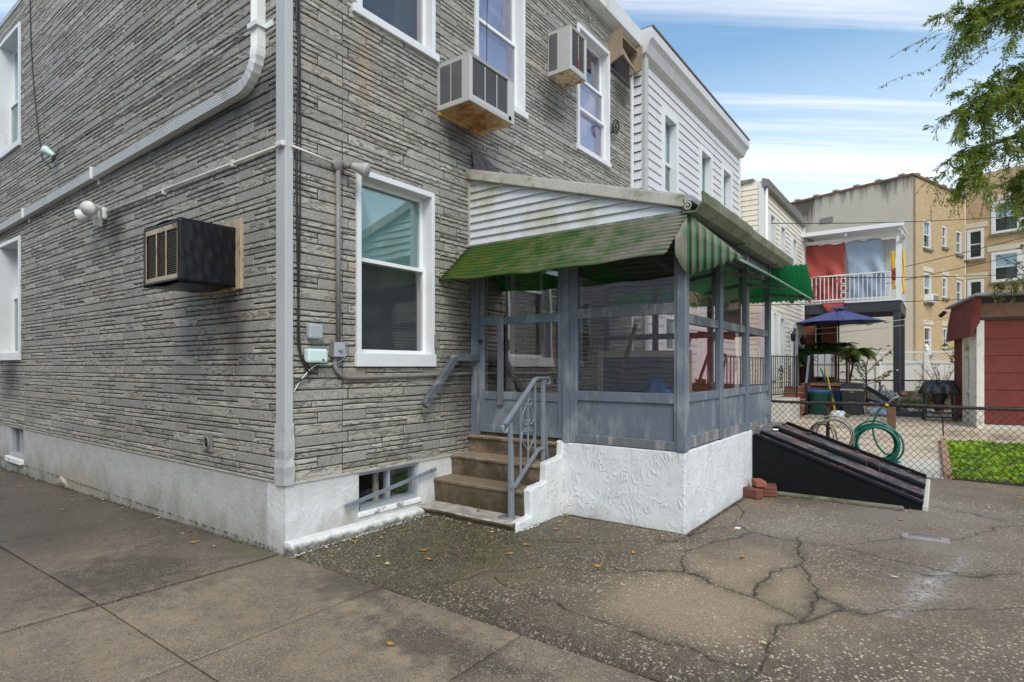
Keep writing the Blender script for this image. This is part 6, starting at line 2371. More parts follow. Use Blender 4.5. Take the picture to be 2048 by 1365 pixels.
# ------------------------------------------------------------------ umbrella
t = thing('patio_umbrella', 'open navy blue patio umbrella below the balcony', 'umbrella', (16.9, -1.78, .2))
uc = Vector((16.9, -1.78, 0))
m = MB()
NS = 8
def um(a, r, z):
    return (uc.x + r * math.cos(a), uc.y + r * math.sin(a), z)
for k in range(NS):
    a0, a1 = k * 2 * math.pi / NS + .2, (k + 1) * 2 * math.pi / NS + .2
    def f(u, v, a0=a0, a1=a1):
        a = a0 + (a1 - a0) * u
        sag = 1 - .075 * math.sin(math.pi * u)
        r = 1.22 * v * sag * math.cos((a1 - a0) / 2) / math.cos(abs(u - .5) * (a1 - a0)) / math.cos((a1 - a0) / 2)
        return um(a, r, 3.20 - .42 * v - .05 * math.sin(math.pi * v) * math.sin(math.pi * u) + (.03 * math.sin(math.pi * u) if v == 1 else 0))
    m.grid(f, 8, 10)
    m2 = MB().tube([um(a0, .05, 3.15), um(a0, 1.22, 2.755)], .011, 5)
    m2.build('rib', MAT['iron'], t)
m.build('canopy', MAT['umbrella'], t, thick=.004)
m = MB()
m.grid(lambda u, v: um(u * 6.2832, .06 + .16 * v, 3.27 - .055 * v + .012 * math.sin(u * 50)), 32, 3)
m.build('vent_cap', MAT['umbrella'], t, thick=.004)
MB().tube([(uc.x, uc.y, .9), (uc.x, uc.y, 3.24)], .022, 8).build('pole', MAT['iron'], t)
MB().box(uc.x - .05, uc.x + .05, uc.y - .05, uc.y + .05, 1.85, 2.05).build('crank_box', MAT['iron'], t, bev=.01)

# ------------------------------------------------------------------ raised brick terrace with cabinet, plants
ter = thing('brick_terrace', 'brick terrace with tan capping behind the two bins', 'terrace', (16.2, -1.7, .1))
core = brick_pier(ter, 15.75, 17.6, -2.12, -1.02, .1, .96, 'brick_wall')
MB().box(15.70, 17.65, -2.18, -.98, .96, 1.03).build('capping', MAT['brick_cap'], ter, bev=.01)
cab = thing('white_cabinet', 'old white enamel cabinet on the brick terrace behind iron railings', 'cabinet', (16.4, -1.47, 1.03))
MB().box(16.25, 16.7, -1.70, -1.22, 1.20, 1.86).build('body', MAT['vinyl'], cab, bev=.015)
MB().box(16.23, 16.25, -1.69, -1.23, 1.22, 1.56).build('lower_door', MAT['vinyl'], cab, bev=.006)
MB().box(16.23, 16.25, -1.69, -1.23, 1.58, 1.84).build('upper_door', MAT['vinyl'], cab, bev=.006)
for y in (-1.67, -1.27):
    MB().box(16.27, 16.31, y, y + .04, 1.03, 1.20).build('leg', MAT['iron'], cab)
tr = thing('iron_railing', 'thin black iron railing round the brick terrace in front of the white cabinet', 'railing', (15.9, -1.6, 1.03))
for z in (1.87, 1.55, 1.08):
    MB().beam((15.8, -2.10, z), (15.8, -1.22, z), .022, .022).build('rail', MAT['iron'], tr)
for k in range(6):
    y = -2.10 + k * .176
    MB().beam((15.8, y, 1.03), (15.8, y, 1.87), .018, .018).build('baluster', MAT['iron'], tr)
for k in range(8):
    x = 15.8 + k * .11
    MB().beam((x, -2.10, 1.03), (x, -2.10, 1.87), .018, .018).build('baluster', MAT['iron'], tr)
m = MB()
for c in ((-1.35, 1.72), (-1.8, 1.70)):
    m.tube([(15.8, c[0] + .08 * (1 - k / 22) * math.cos(k * .5), c[1] + .08 * (1 - k / 22) * math.sin(k * .5)) for k in range(18)], .009, 5)
m.build('scroll', MAT['iron'], tr)
sr = thing('stair_rail', 'grey sloping stair rail left of the white cabinet', 'railing', (15.0, -1.3, .1))
MB().beam((14.6, -1.30, 1.05), (15.5, -1.22, 1.80), .05, .05).build('handrail', MAT['rail'], sr)
MB().beam((14.6, -1.30, .1), (14.6, -1.30, 1.06), .06, .06).build('newel', MAT['iron'], sr)
MB().beam((15.5, -1.22, .9), (15.5, -1.22, 1.80), .035, .035).build('post', MAT['iron'], sr)
for k, (y, lab) in enumerate(((-2.16, 'bare wooden pole leaning at the right end of the brick terrace'),)):
    tag(MB().beam((15.6, y - .02, .25), (15.72, y + .0, 1.62), .03, .03).build('leaning_pole', MAT['brick_cap']), lab, 'pole')


def plant(name, label, cat, base, parts, group=None):
    """parts: (kind, material, data)."""
    t = thing(name, label, cat, base, group)
    return t


def stems_leaves(t, base, n, h, spread, size, mat, rnd, per=14, w=.42, curve=.3, stem='twig', sr_=.008, start=.25, droop=.3):
    m, pts = MB(), []
    for _ in range(n):
        a = rnd.uniform(0, 6.28)
        d = Vector((math.cos(a) * spread * rnd.uniform(.2, 1), math.sin(a) * spread * rnd.uniform(.2, 1), h * rnd.uniform(.65, 1)))
        p0 = Vector(base) + Vector((rnd.gauss(0, .03), rnd.gauss(0, .03), 0))
        path = [p0 + Vector((d.x * s ** 1.5, d.y * s ** 1.5, d.z * (s - curve * s * s * .5))) for s in np.linspace(0, 1, 7)]
        m.tube(path, [sr_ * (1 - .7 * i / 6) for i in range(7)], 5)
        for _ in range(per):
            s = rnd.uniform(start, 1)
            i = min(5, int(s * 6))
            q = path[i].lerp(path[i + 1], s * 6 - i)
            pts.append((q, Vector((rnd.gauss(0, 1), rnd.gauss(0, 1), rnd.uniform(-.1, .7)))))
    m.build('stems', MAT[stem], t)
    l = MB()
    leaves(l, pts, size, rnd, droop, w)
    o = l.build('foliage', MAT[mat], t, recalc=False)
    return o


def fern(t, base, n, L, rnd, mat='leaf_fern', up=.85):
    """Arching fronds with two rows of narrow leaflets."""
    l, s_ = MB(), MB()
    for k in range(n):
        a = rnd.uniform(0, 6.28)
        d = Vector((math.cos(a), math.sin(a), 0))
        LL = L * rnd.uniform(.6, 1.1)
        kz = rnd.uniform(.5, 1.3)
        path = [Vector(base) + d * LL * s * .85 + Vector((0, 0, LL * (up * s - .95 * s * s * kz))) for s in np.linspace(0, 1, 9)]
        s_.tube(path, .005, 4)
        for i in range(1, 9):
            for q in (0, .5):
                p = path[i - 1].lerp(path[i], q)
                tg = (path[i] - path[i - 1]).normalized()
                sd_ = tg.cross(Vector((0, 0, 1))).normalized()
                ll = .22 * LL * math.sin(math.pi * (i + q) / 9.6) + .03
                for s in (-1, 1):
                    e = p + sd_ * s * ll + tg * ll * .5 - Vector((0, 0, ll * .25))
                    w = tg * .022
                    l.add([p - w, p + w, e], [(0, 1, 2)])
    s_.build('stems', MAT['twig'], t)
    l.build('foliage', MAT[mat], t, recalc=False)


rp = random.Random(41)
for k, (b, n, L, lab) in enumerate((((17.0, -1.0, 1.85), 60, .85, 'dark fern arching left of the white cabinet under the umbrella'),
                                    ((17.2, -1.62, 2.0), 60, .72, 'bushy fern spilling over the top of the white cabinet'),
                                    ((16.4, -2.25, 1.85), 60, .66, 'bright fern drooping right of the white cabinet'))):
    t = thing('fern', lab, 'fern', b, 'ferns on the brick terrace')
    fern(t, b, n, L, rp, 'leaf_fern' if k != 2 else 'leaf_light')
    if k == 0:
        MB().lathe([(.12, -.82), (.17, -.02), (.18, 0), (.15, 0)], b, 14).build('pot', MAT['wood'], t)
    if k == 2:
        MB().lathe([(.10, -.22), (.14, -.02), (.15, 0), (.12, 0)], b, 14).build('pot', MAT['iron'], t)
        MB().beam((16.4, -2.1, 1.0), (16.4, -2.22, 1.65), .05, .05).build('stand', MAT['iron'], t)
t = thing('fern', 'spiky green plant in the corner by the cream house door', 'plant', (17.3, -.85, .9))
fern(t, (17.2, -.86, 1.5), 40, .9, rp, 'leaf_fern', 1.5)
MB().lathe([(.14, -.6), (.18, 0), (.15, 0)], (17.2, -.86, 1.5), 14).build('pot', MAT['terracotta'], t)

# ------------------------------------------------------------------ bins and clutter
t = thing('green_bin', 'round dark green rubbish bin with a blue rim in front of the terrace', 'bin', (15.05, -1.52, .2))
MB().lathe([(.23, .0), (.285, .56), (.30, .57), (.30, .60), (.285, .60)], (15.05, -1.52, .20), 24).build('body', MAT['bin_green'], t)
MB().lathe([(.305, .0), (.325, .02), (.325, .06), (.30, .075), (.0, .10)], (15.05, -1.52, .795), 24).build('lid', MAT['blue_lid'], t)
for y in (-1.21, -1.83):
    MB().box(15.02, 15.10, y - .03, y + .03, .68, .74).build('handle', MAT['bin_green'], t, bev=.01)
t = thing('black_bin', 'tall square black wheeled bin with a red checked band on its lid', 'bin', (15.35, -2.3, .2))
Fb = lambda u, w, z: (15.2 - w, -2.3 + u, z)
m = MB(Fb)
m.hexa([(-.21, -.5, .20), (.21, -.5, .20), (-.21, 0, .20), (.21, 0, .20), (-.27, -.55, .93), (.27, -.55, .93), (-.27, .03, .93), (.27, .03, .93)])
m.build('body', MAT['bin_black'], t, bev=.03)
m = MB(Fb)
m.hexa([(-.30, -.56, .93), (.30, -.56, .93), (-.30, .06, .93), (.30, .06, .93), (-.26, -.54, 1.06), (.26, -.54, 1.06), (-.26, .0, 1.04), (.26, .0, 1.04)])
lid = m.build('lid', MAT['bin_black'], t, bev=.03)
for k in range(5):
    MB(Fb).box(-.2 + k * .085, -.15 + k * .085, .0, .03, .97, 1.02).build('lid_notch', MAT['iron'], lid, bev=.01)
m = MB(Fb)
for k in range(17):
    u = -.27 + k * .0318
    for j in range(2):
        if (k + j) % 2:
            m.box(u, u + .0318, .030, .036, .86 + .028 * j, .888 + .028 * j)
bnd = m.build('checked_band', MAT['terracotta'], t)
MB(Fb).box(-.27, .27, .026, .031, .86, .916).build('band_ground', MAT['white_cloth'], bnd)
MB(Fb).box(-.11, .11, .005, .028, .56, .66).build('handle_recess', MAT['iron'], t, bev=.02)
MB(Fb).box(-.08, .08, .022, .05, .545, .565).build('handle', MAT['silver'], t, bev=.006)
MB(Fb).box(-.05, .05, .028, .033, .815, .835).build('badge', MAT['silver'], t)
for s in (-.2, .2):
    m = MB().lathe([(.09, -.03), (.09, .03)], (0, 0, 0), 14)
    o = m.build('wheel', MAT['iron'], t)
    hang(o, t, Matrix.Translation((15.72, -2.3 + s, .28)) @ Matrix.Rotation(math.pi / 2, 4, 'X'))
t = thing('blue_bucket', 'blue bucket just behind the black wheeled bin', 'bucket', (15.6, -1.97, .2))
MB().lathe([(.10, 0), (.13, .62), (.14, .64), (.12, .64)], (15.72, -1.94, .22), 16).build('body', MAT['blue_lid'], t)
tag(MB().beam((14.75, -1.98, .25), (15.7, -1.60, 1.50), .026, .026).build('broom_stick', MAT['yellow_cloth']), 'yellow broom stick leaning between the two bins', 'broom stick')
tag(MB().beam((14.85, -1.95, .55), (15.7, -1.48, 1.45), .026, .026).build('broom_stick', MAT['hose']), 'green mop stick leaning beside the yellow one', 'broom stick')
t = thing('spray_bottle', 'yellow topped dark bottle on the patio before the bins', 'bottle', (13.6, -1.9, .2))
MB().lathe([(.06, 0), (.065, .16), (.025, .2), (.025, .25), (.0, .25)], (13.7, -1.92, .19), 12).build('body', MAT['iron'], t)
MB().lathe([(.03, .25), (.03, .33), (.0, .34)], (13.7, -1.92, .19), 10).build('cap', MAT['yellow_cloth'], t)
t = thing('plastic_tub', 'white and green plastic tub lying in front of the black bin', 'tub', (14.6, -2.05, .2))
m = MB()
m.grid(lambda u, v: (14.6 + .16 * math.cos(u * 6.2832) * (1 - .5 * v ** 3), -2.05 + .2 * math.sin(u * 6.2832) * (1 - .5 * v ** 3), .2 + .16 * v), 20, 6)
m.build('tub', MAT['white_cloth'], t)
MB().box(14.5, 14.7, -2.32, -2.18, .2, .28).build('green_lid', MAT['leaf_light'], t, bev=.03)
t = thing('folded_bicycle', 'heap of grey folded chair frames and an old bicycle wheel right of the black bin', 'scrap heap', (16.2, -2.9, .2))
for k in range(7):
    MB().tube([(15.9, -2.62 - k * .05, .40 + .02 * k), (16.2, -2.78 - k * .08, .98 - .03 * k)], .018, 6).build('tube', MAT['silver'], t)
MB().beam((16.0, -2.55, .95), (15.8, -3.35, .42), .06, .10).build('frame_rail', MAT['bin_black'], t)
MB().beam((16.1, -2.6, .60), (15.9, -3.5, .30), .4, .10).build('folded_seat', MAT['bin_black'], t)
for c, r_ in (((15.7, -2.70, .42), .12), ((16.0, -3.15, .62), .17)):
    MB().tube([(c[0], c[1] + r_ * math.cos(a), c[2] + r_ * math.sin(a)) for a in np.linspace(0, 6.28, 23)[:-1]], .022, 6, True).build('wheel', MAT['silver'], t)
MB().tube(curve_pts([(16.1, -2.85, .8), (16.0, -2.95, 1.0), (15.95, -3.05, .85), (15.9, -3.2, .7)], 5), .02, 6).build('tube', MAT['silver'], t)
t = thing('cloth_bundle', 'bundle of white and dark cloths on the patio right of the black bin', 'bundle', (15.3, -2.9, .2))
m = MB()
m.grid(lambda u, v: (15.3 + (.15 + .03 * math.sin(25 * u)) * math.cos(u * 6.2832) * math.sin(v * 3.1 + .02), -2.92 + (.26 + .04 * math.sin(19 * u)) * math.sin(u * 6.2832) * math.sin(v * 3.1 + .02), .31 - .11 * math.cos(v * 3.1) + .02 * math.sin(14 * u + 6 * v)), 36, 12)
m.build('cloth', MAT['grey_cloth'], t)
t = thing('black_tray', 'low black planter box on the patio at the end of the scrap heap', 'planter', (15.6, -3.5, .2))
MB().box(15.4, 15.8, -3.85, -3.15, .2, .34).build('box', MAT['bin_black'], t, bev=.01)
t = thing('white_planter', 'long white planter of green leaves in front of the flower bed', 'planter', (15.9, -3.9, .2))
MB().box(15.8, 16.1, -4.02, -3.52, .22, .40).build('box', MAT['white_cloth'], t, bev=.02)
stems_leaves(t, (15.95, -3.75, .38), 26, .28, .42, .14, 'leaf_light', rp, 6)
t = thing('low_wall', 'low mossy garden wall at the end of the patio', 'wall', (19.9, -3, .1))
MB().box(19.8, 20.1, -7, -1.2, .1, .72).build('wall', MAT['lowwall'], t, bev=.02)
t = thing('back_fence', 'black chain link fence on the low mossy garden wall', 'fence', (20, -3, .7))
MB().tube([(19.95, -1.3, 1.05), (19.95, -6, 1.07)], .022, 8).build('top_rail', MAT['iron'], t)
for y in (-1.35, -2.6, -4.6):
    MB().tube([(19.95, y, .7), (19.95, y, 1.06)], .03, 8).build('post', MAT['iron'], t)
m = MB()
for k in range(118):
    y = -1.3 - k * .04
    m.tube([(19.95, y + (.02 if (i + k) % 2 else -.02), .72 + i * .045) for i in range(8)], .003, 3, cap=False)
m.build('chain_mesh', MAT['iron'], t)

# flower bed plants
t = thing('flowering_plant', 'leafy plant with yellow flowers by the grill', 'plant', (17.6, -4.0, .2))
stems_leaves(t, (17.6, -3.95, .25), 16, 1.05, .45, .16, 'leaf_light', rp, 16)
l = MB()
for _ in range(46):
    c = Vector((17.5 + rp.gauss(0, .15), -4.02 + rp.gauss(0, .16), 1.0 + rp.gauss(0, .17)))
    leaves(l, [(c, (math.cos(k * 1.26), math.sin(k * 1.26), .3)) for k in range(5)], .05, rp, 0, .6)
stuff(l.build('flowers', MAT['flower'], t, recalc=False))
t = thing('copper_plant', 'plant with coppery red leaves left of the covered grill', 'plant', (16.8, -4.2, .2))
stems_leaves(t, (16.8, -4.15, .22), 12, .75, .35, .22, 'leaf_red', rp, 10, .6)
t = thing('bed_plants', 'low green plants in the bed at the foot of the balcony post', 'plants', (17.5, -3.4, .2))
for y in (-3.0, -3.35, -3.7):
    stems_leaves(t, (17.7, y, .22), 16, .38, .4, .13, 'leaf_light' if y != -3.35 else 'leaf_fern', rp, 9)
t = thing('sapling', 'thin leafy sapling in front of the white fence', 'sapling', (18.9, -2.35, .2))
m = MB()
tips = []
for k in range(13):
    a = rp.uniform(0, 6.28)
    z0 = rp.uniform(.9, 1.5)
    p0 = Vector((18.9, -2.30, z0))
    e = p0 + Vector((math.cos(a) * .55, math.sin(a) * .6, rp.uniform(.25, .75)))
    m.tube([p0, p0.lerp(e, .5) + Vector((0, 0, -.04)), e], [.012, .008, .004], 5)
    tips += [(p0.lerp(e, s), (math.cos(a), math.sin(a), .2)) for s in (.4, .55, .7, .8, .9, .95, 1, 1)]
m.tube([(18.9, -2.33, .1), (18.9, -2.31, .9), (18.92, -2.30, 1.5), (18.88, -2.45, 2.15)], [.03, .024, .016, .006], 6)
tips += [((18.9, -2.36 - .05 * k, 1.6 + .06 * k), (0, (-1) ** k, .2)) for k in range(10)]
m.build('trunk', MAT['twig'], t)
l = MB()
leaves(l, tips * 2, .15, rp, .2, .55)
l.build('foliage', MAT['leaf_pale'], t, recalc=False)
t = thing('wispy_shrub', 'wispy pale shrub above the covered grill before the white fence', 'shrub', (19.2, -4.1, .3))
stems_leaves(t, (19.2, -4.25, .3), 22, 1.7, .95, .09, 'leaf_pale', rp, 14, .35, .3, 'twig', .01, .35)

# grill under a plastic cover
t = thing('covered_grill', 'barbecue grill under a crumpled black plastic cover beside the shed door', 'grill', (14.75, -4.2, .2))
Fg = frame((14.75, -4.18), (.16, -.987), (-.987, -.16))
for (u, w) in ((-.27, .16), (.27, .16), (-.27, -.16), (.27, -.16)):
    MB(Fg).beam((u * 1.12, w, .20), (u, w, .92), .04, .04).build('leg', MAT['iron'], t)
MB(Fg).box(-.29, .29, -.18, .18, .38, .41).build('shelf', MAT['iron'], t)
MB(Fg).box(-.28, .28, .15, .17, .27, .31).build('rail', MAT['iron'], t)
MB(Fg).lathe([(.03, .50), (.08, .60), (.16, .80), (.16, .84)], (0, 0, 0), 10).build('bowl', MAT['iron'], t)
m = MB(Fg)
def gcov(u, v):
    a = u * 2 * math.pi
    r = [(.0, 1.17), (.16, 1.165), (.26, 1.13), (.31, 1.05), (.345, .93), (.35, .86), (.33, .84)]
    k = v * 6
    i = min(5, int(k))
    rr_, zz_ = r[i][0] + (r[i + 1][0] - r[i][0]) * (k - i), r[i][1] + (r[i + 1][1] - r[i][1]) * (k - i)
    sq_ = 1 / max(abs(math.cos(a)), abs(math.sin(a))) ** .55
    cr_ = 1 + .05 * math.sin(7 * a + 3 * v) * v + .035 * math.sin(15 * a - 4 * v) * v
    return (rr_ * 1.12 * math.cos(a) * sq_ * cr_, rr_ * .66 * math.sin(a) * sq_ * cr_, zz_ + .018 * math.sin(9 * a + 7 * v))
m.grid(gcov, 64, 24)
m.build('cover', MAT['bbq'], t)

# ------------------------------------------------------------------ red shed
shd = thing('red_shed', 'red sided shed with a grey felt roof and white panelled door', 'shed', (14.5, -6, .2))
A, B = Vector((13.41, -4.87)), Vector((15.6, -4.50))
dd = (B - A).normalized()
nn = Vector((-dd.y, dd.x))                     # towards the house side (+y)
Fd = frame(A, dd, nn)                          # door wall: u from the near corner
Ff = frame(A, -nn, -dd)                        # front wall: u towards the right
wl = (B - A).length
MB(Ff).box(0, 5.2, -.06, 0, .17, 3.0).build('front_wall', MAT['mortar'], shd)
fw = shd.children[-1]
z = .28
MB(Ff).box(.0, 5.2, .0, .02, .12, .26).build('base_kerb', MAT['pale_slab'], shd)
unit = None
rows_ = [(.27, .64), (.64, 1.005), (1.005, 1.37), (1.37, 1.74), (1.74, 2.10), (2.10, 2.52)]
for a, b in rows_:
    u = .02
    k = 0
    while u < 5.2:
        L_ = min(2.6, 5.2 - u)
        MB(Ff).hexa([(u, .0, a + .004), (u + L_ - .004, .0, a + .004), (u, .022, a + .004), (u + L_ - .004, .022, a + .004), (u, .0, b), (u + L_ - .004, .0, b), (u, .012, b), (u + L_ - .004, .012, b)]).build('siding_panel', MAT['shed_red'], fw)
        u += L_
m = MB(Ff).box(.02, 5.2, .0, .03, 2.54, 2.86)
m.build('upper_board', MAT['wood'], fw)
MB(Ff).box(.02, 5.2, .02, .045, 2.50, 2.56).build('rail_board', MAT['rust_iron'], fw)
# door wall
MB(Fd).box(.0, .22, -.06, 0, .17, 2.5).build('side_wall', MAT['shed_red'], shd)
MB(Fd).box(1.25, wl, -.06, .02, .17, 2.5).build('side_wall', MAT['shed_red'], shd)
MB(Fd).box(.22, 1.25, -.06, 0, 2.32, 2.5).build('side_wall', MAT['shed_red'], shd)
m = MB(Fd)
m.box(-.045, .16, -.05, .05, .10, 2.50).box(1.12, 1.25, -.05, .05, .17, 2.32).box(.16, 1.12, -.05, .05, 2.16, 2.32)
m.build('door_frame', MAT['shed_trim'], shd, bev=.006)
dr_ = MB(Fd).box(.16, 1.12, -.10, -.06, .19, 2.16).build('door', MAT['vinyl'], shd)
for k in range(4):
    for a, b in ((.22, .60), (.68, 1.06)):
        MB(Fd).box(a, b, -.06, -.048, .28 + k * .47, .66 + k * .47).build('door_panel', MAT['vinyl'], dr_, bev=.008)
MB(Ff).box(-.05, .085, .0, .04, .10, 2.50).build('corner_board', MAT['shed_trim'], shd, bev=.005)
# mansard skirt over the door wall
m = MB(Fd)
for k, (z0, z1, w0, w1) in enumerate(((2.16, 2.62, .15, .11), (2.62, 3.04, .11, .03))):
    s = MB(Fd)
    s.hexa([(-.08, w0, z0), (wl + .1, w0, z0 - .04), (-.08, w0 + .02, z0), (wl + .1, w0 + .02, z0 - .04), (-.08, w1, z1), (wl + .1, w1, z1 - .02), (-.08, w1 + .02, z1), (wl + .1, w1 + .02, z1 - .02)])
    s.build('skirt_panel', MAT['shed_red'], shd)
s = MB(Fd)
s.prism([(-.085, -.0, 2.46), (-.085, .15, 2.16), (-.085, .11, 2.64), (-.085, .03, 3.03), (-.085, -.04, 3.03)], (.05, 0, 0))
s.build('skirt_end', MAT['shed_red'], shd)
s = MB(Fd)
s.hexa([(-.20, -6, 3.02), (wl + .2, -6, 3.02), (-.20, .12, 3.02), (wl + .2, .20, 2.96), (-.20, -6, 3.10), (wl + .2, -6, 3.10), (-.20, .10, 3.08), (wl + .2, .16, 3.02)])
s.build('roof', MAT['roofing'], shd, bev=.02)
MB(Fd).tube([(wl + .0, .30, 2.78), (wl - .15, .24, 2.86)], .05, 6).build('pulley_hook', MAT['iron'], shd)

# ------------------------------------------------------------------ white vinyl fence with lattice top
wf = thing('white_fence', 'white vinyl fence with a lattice strip and capped posts', 'fence', (23, -3, .2))
WX = 23
for k, y in enumerate((-.6, -2.33, -3.80, -5.3)):
    MB().box(WX - .07, WX + .07, y - .07, y + .07, .2, 2.10).build('post', MAT['vinyl'], wf, bev=.006)
    if k >= 2:
        MB().lathe([(.11, 0), (.11, .03), (.06, .06), (.09, .10), (.085, .14), (.0, .24)], (WX, y, 2.10), 4).build('post_cap', MAT['vinyl'], wf)
for a, b in ((-.6, -2.33), (-2.33, -3.80), (-3.80, -5.3), (-5.3, -7.0)):
    y0, y1 = b + .07, a - .07
    for z0, z1 in ((2.0, 2.07), (1.62, 1.72), (.25, .37)):
        MB().box(WX - .035, WX + .035, y0, y1, z0, z1).build('rail', MAT['vinyl'], wf)
    n = 6
    for i in range(n):
        p, q = y0 + (y1 - y0) * i / n, y0 + (y1 - y0) * (i + 1) / n
        MB().box(WX - .012, WX + .012, p + .004, q - .004, .37, 1.62).build('fence_board', MAT['vinyl'], wf)
    H_ = .28
    y = y0 - H_
    while y < y1:
        for s in (1, -1):
            p, q = (y, 1.72), (y + H_, 2.0)
            if s < 0:
                p, q = (y + H_, 1.72), (y, 2.0)
            pa, pb = Vector((WX + .006 * s, p[0], p[1])), Vector((WX + .006 * s, q[0], q[1]))
            # keep inside the bay
            def clip(P_, Q_):
                for lo, sg in ((y0, 1), (y1, -1)):
                    f0, f1 = (P_.y - lo) * sg, (Q_.y - lo) * sg
                    if f0 < 0 and f1 < 0:
                        return None
                    if f0 < 0:
                        P_ = P_.lerp(Q_, f0 / (f0 - f1))
                    elif f1 < 0:
                        Q_ = Q_.lerp(P_, f1 / (f1 - f0))
                return P_, Q_
            c = clip(pa, pb)
            if c and (c[1] - c[0]).length > .03:
                MB().beam(c[0], c[1], .010, .034, (1, 0, 0)).build('lattice_slat', MAT['vinyl'], wf)
        y += .115

# ------------------------------------------------------------------ apartment building
P0 = Vector((36.3, -2.98))
dL = Vector((.3236, .9462))
dR = Vector((.9462, -.3236))
ap = thing('apartment_building', 'tan brick apartment building with a stained cream stucco flank', 'apartment building', (38, 0, 0))


def brick_far(name, a, b):
    t = T(name)
    x, y, z = t.xyz(t.P())
    u = t.mth('ADD', t.mth('MULTIPLY', x, .95), t.mth('MULTIPLY', y, -1.0))
    bt = t.n('ShaderNodeTexBrick')
    t.L(t.vec(u, z, 0), bt.inputs[0])
    bt.inputs['Color1'].default_value = (*a, 1)
    bt.inputs['Color2'].default_value = (*b, 1)
    bt.inputs['Mortar'].default_value = (*sh(a, .72), 1)
    bt.inputs['Scale'].default_value = 1
    bt.inputs['Brick Width'].default_value = .22
    bt.inputs['Row Height'].default_value = .08
    bt.inputs['Mortar Size'].default_value = .008
    n = t.rng(t.noise(t.map(t.P(), (1, 1, .5)), .35, 5), .4, .7, 0, .3)
    return t.out(t.mix(n, bt.outputs[0], sh(b, .8)), .85)


MAT['brick_tan'] = brick_far('tan_brick', (.52, .385, .225), (.41, .29, .155))


def stucco_far():
    t = T('cream_flank_stucco')
    p = t.P()
    x, y, z = t.xyz(p)
    n = t.noise(p, .5, 6, .6)
    col = t.mix(t.rng(z, 7.2, 8.2), (.60, .52, .39), (.50, .455, .38))
    col = t.mix(t.rng(n, .4, .7, 0, .4), col, (.40, .36, .29))
    # soot runs down from the parapet in separate streaks
    st = t.noise(t.map(p, (1.7, 1.7, .10)), 1.0, 5, .7)
    part = t.rng(t.noise(t.map(p, (1, 1, .02), (3, 1, 0)), .35, 2), .40, .60, -.22, .06)
    run = t.rng(t.mth('ADD', part, t.mth('MULTIPLY_ADD', t.rng(z, 9.8, 12.1), .40, st)), .66, .86)
    col = t.mix(t.mth('MULTIPLY', run, .9), col, (.055, .05, .042))
    return t.out(col, .9)


MAT['stucco_far'] = stucco_far()
FL = frame(P0, dL, (-dR.x, -dR.y))
FR_ = frame(P0, dR, (-dL.x, -dL.y))
P1 = P0 + dR * 7.67
FW = frame(P1, -dL, (-dR.x, -dR.y))
MB(FL).box(.0, 16, -.4, 0, 0, 12.1).build('stucco_wall', MAT['stucco_far'], ap)
bwin = [(1.43, 2.50, 8.26, 9.9), (4.05, 4.80, 8.62, 9.93), (6.2, 7.15, 8.45, 9.92), (1.5, 2.55, 5.17, 6.87), (4.12, 4.87, 5.60, 6.88), (6.25, 7.2, 5.40, 6.85), (1.5, 2.55, 2.2, 3.83), (4.2, 4.95, 2.6, 3.85)]
wwin = [(.10, .96, 8.18, 10.05), (1.33, 4.2, 9.56, 11.5), (1.33, 4.2, 6.62, 8.44), (.13, .96, 4.6, 6.92)]
mb = MB(FR_)
wall_cells(mb, 0.02, 7.67, 0, 12.1, bwin, -.35, 0)
mb.build('brick_wall', MAT['brick_tan'], ap)
mb = MB(FW)
wall_cells(mb, 0.02, 11, 0, 13.4, wwin, -.35, 0)
mb.build('brick_wing', MAT['brick_tan'], ap)
MB(FL).box(-.06, 16, -.45, .08, 12.1, 12.22).build('coping', MAT['wood'], ap)
MB(FR_).box(.1, 7.67, -.45, .08, 12.1, 12.22).build('coping', MAT['wood'], ap)
for k in range(13):
    MB(FL).box(.4 + k * 1.2, .7 + k * 1.2, -.3, .1, 12.24, 12.33).build('coping_tile', MAT['roofing'], ap)
for k in range(6):
    MB(FR_).box(.5 + k * 1.2, .8 + k * 1.2, -.3, .1, 12.24, 12.33).build('coping_tile', MAT['roofing'], ap)
MB(FL).box(4.3, 5.1, .0, .04, 10.42, 10.75).build('vent', MAT['pipe'], ap)
far_window(FL, 4.05, 4.75, 2.75, 4.05, ap, face=.10, depth=-.02, proud=.06, up='blind', lo='screen')
for k, (a, b, c, d) in enumerate(bwin):
    far_window(FR_, a, b, c, d, ap, face=.12, depth=.12, proud=-.02, up='shade' if k in (0, 3) else 'screen', lo='screen')
    MB(FR_).box(a - .08, b + .08, .0, .10, c - .14, c).build('window_sill', MAT['lowwall'], ap)
    if k > 2:
        MB(FR_).box(a - .18, b + .18, .0, .03, d + .08, d + .34).build('lintel', MAT['frame_cream'], ap)
for k, (a, b, c, d) in enumerate(wwin):
    if b - a > 2:
        mid = (a + b) / 2
        far_window(FW, a, mid - .05, c, d, ap, face=.16, depth=.10, up='shade', lo='screen')
        far_window(FW, mid + .05, b, c, d, ap, face=.16, depth=.10, up='shade', lo='screen')
        MB(FW).box(mid - .05, mid + .05, -.12, .02, c, d).build('mullion', MAT['vinyl'], ap)
    else:
        far_window(FW, a, b, c, d, ap, face=.14, depth=.08, up='screen', lo='screen')
    MB(FW).box(a - .1, b + .1, .0, .12, c - .16, c).build('window_sill', MAT['lowwall'], ap)
    MB(FW).box(a - .2, b + .2, .0, .03, d + .08, d + .40).build('lintel', MAT['frame_cream'], ap)
t = thing('window_cooler', 'white window air conditioner in the second storey window of the brick building', 'air conditioner', (37.5, -3.5, 5.2))
MB(FR_).box(1.66, 2.45, -.1, .38, 5.18, 5.62).build('case', MAT['vinyl'], t, bev=.02)
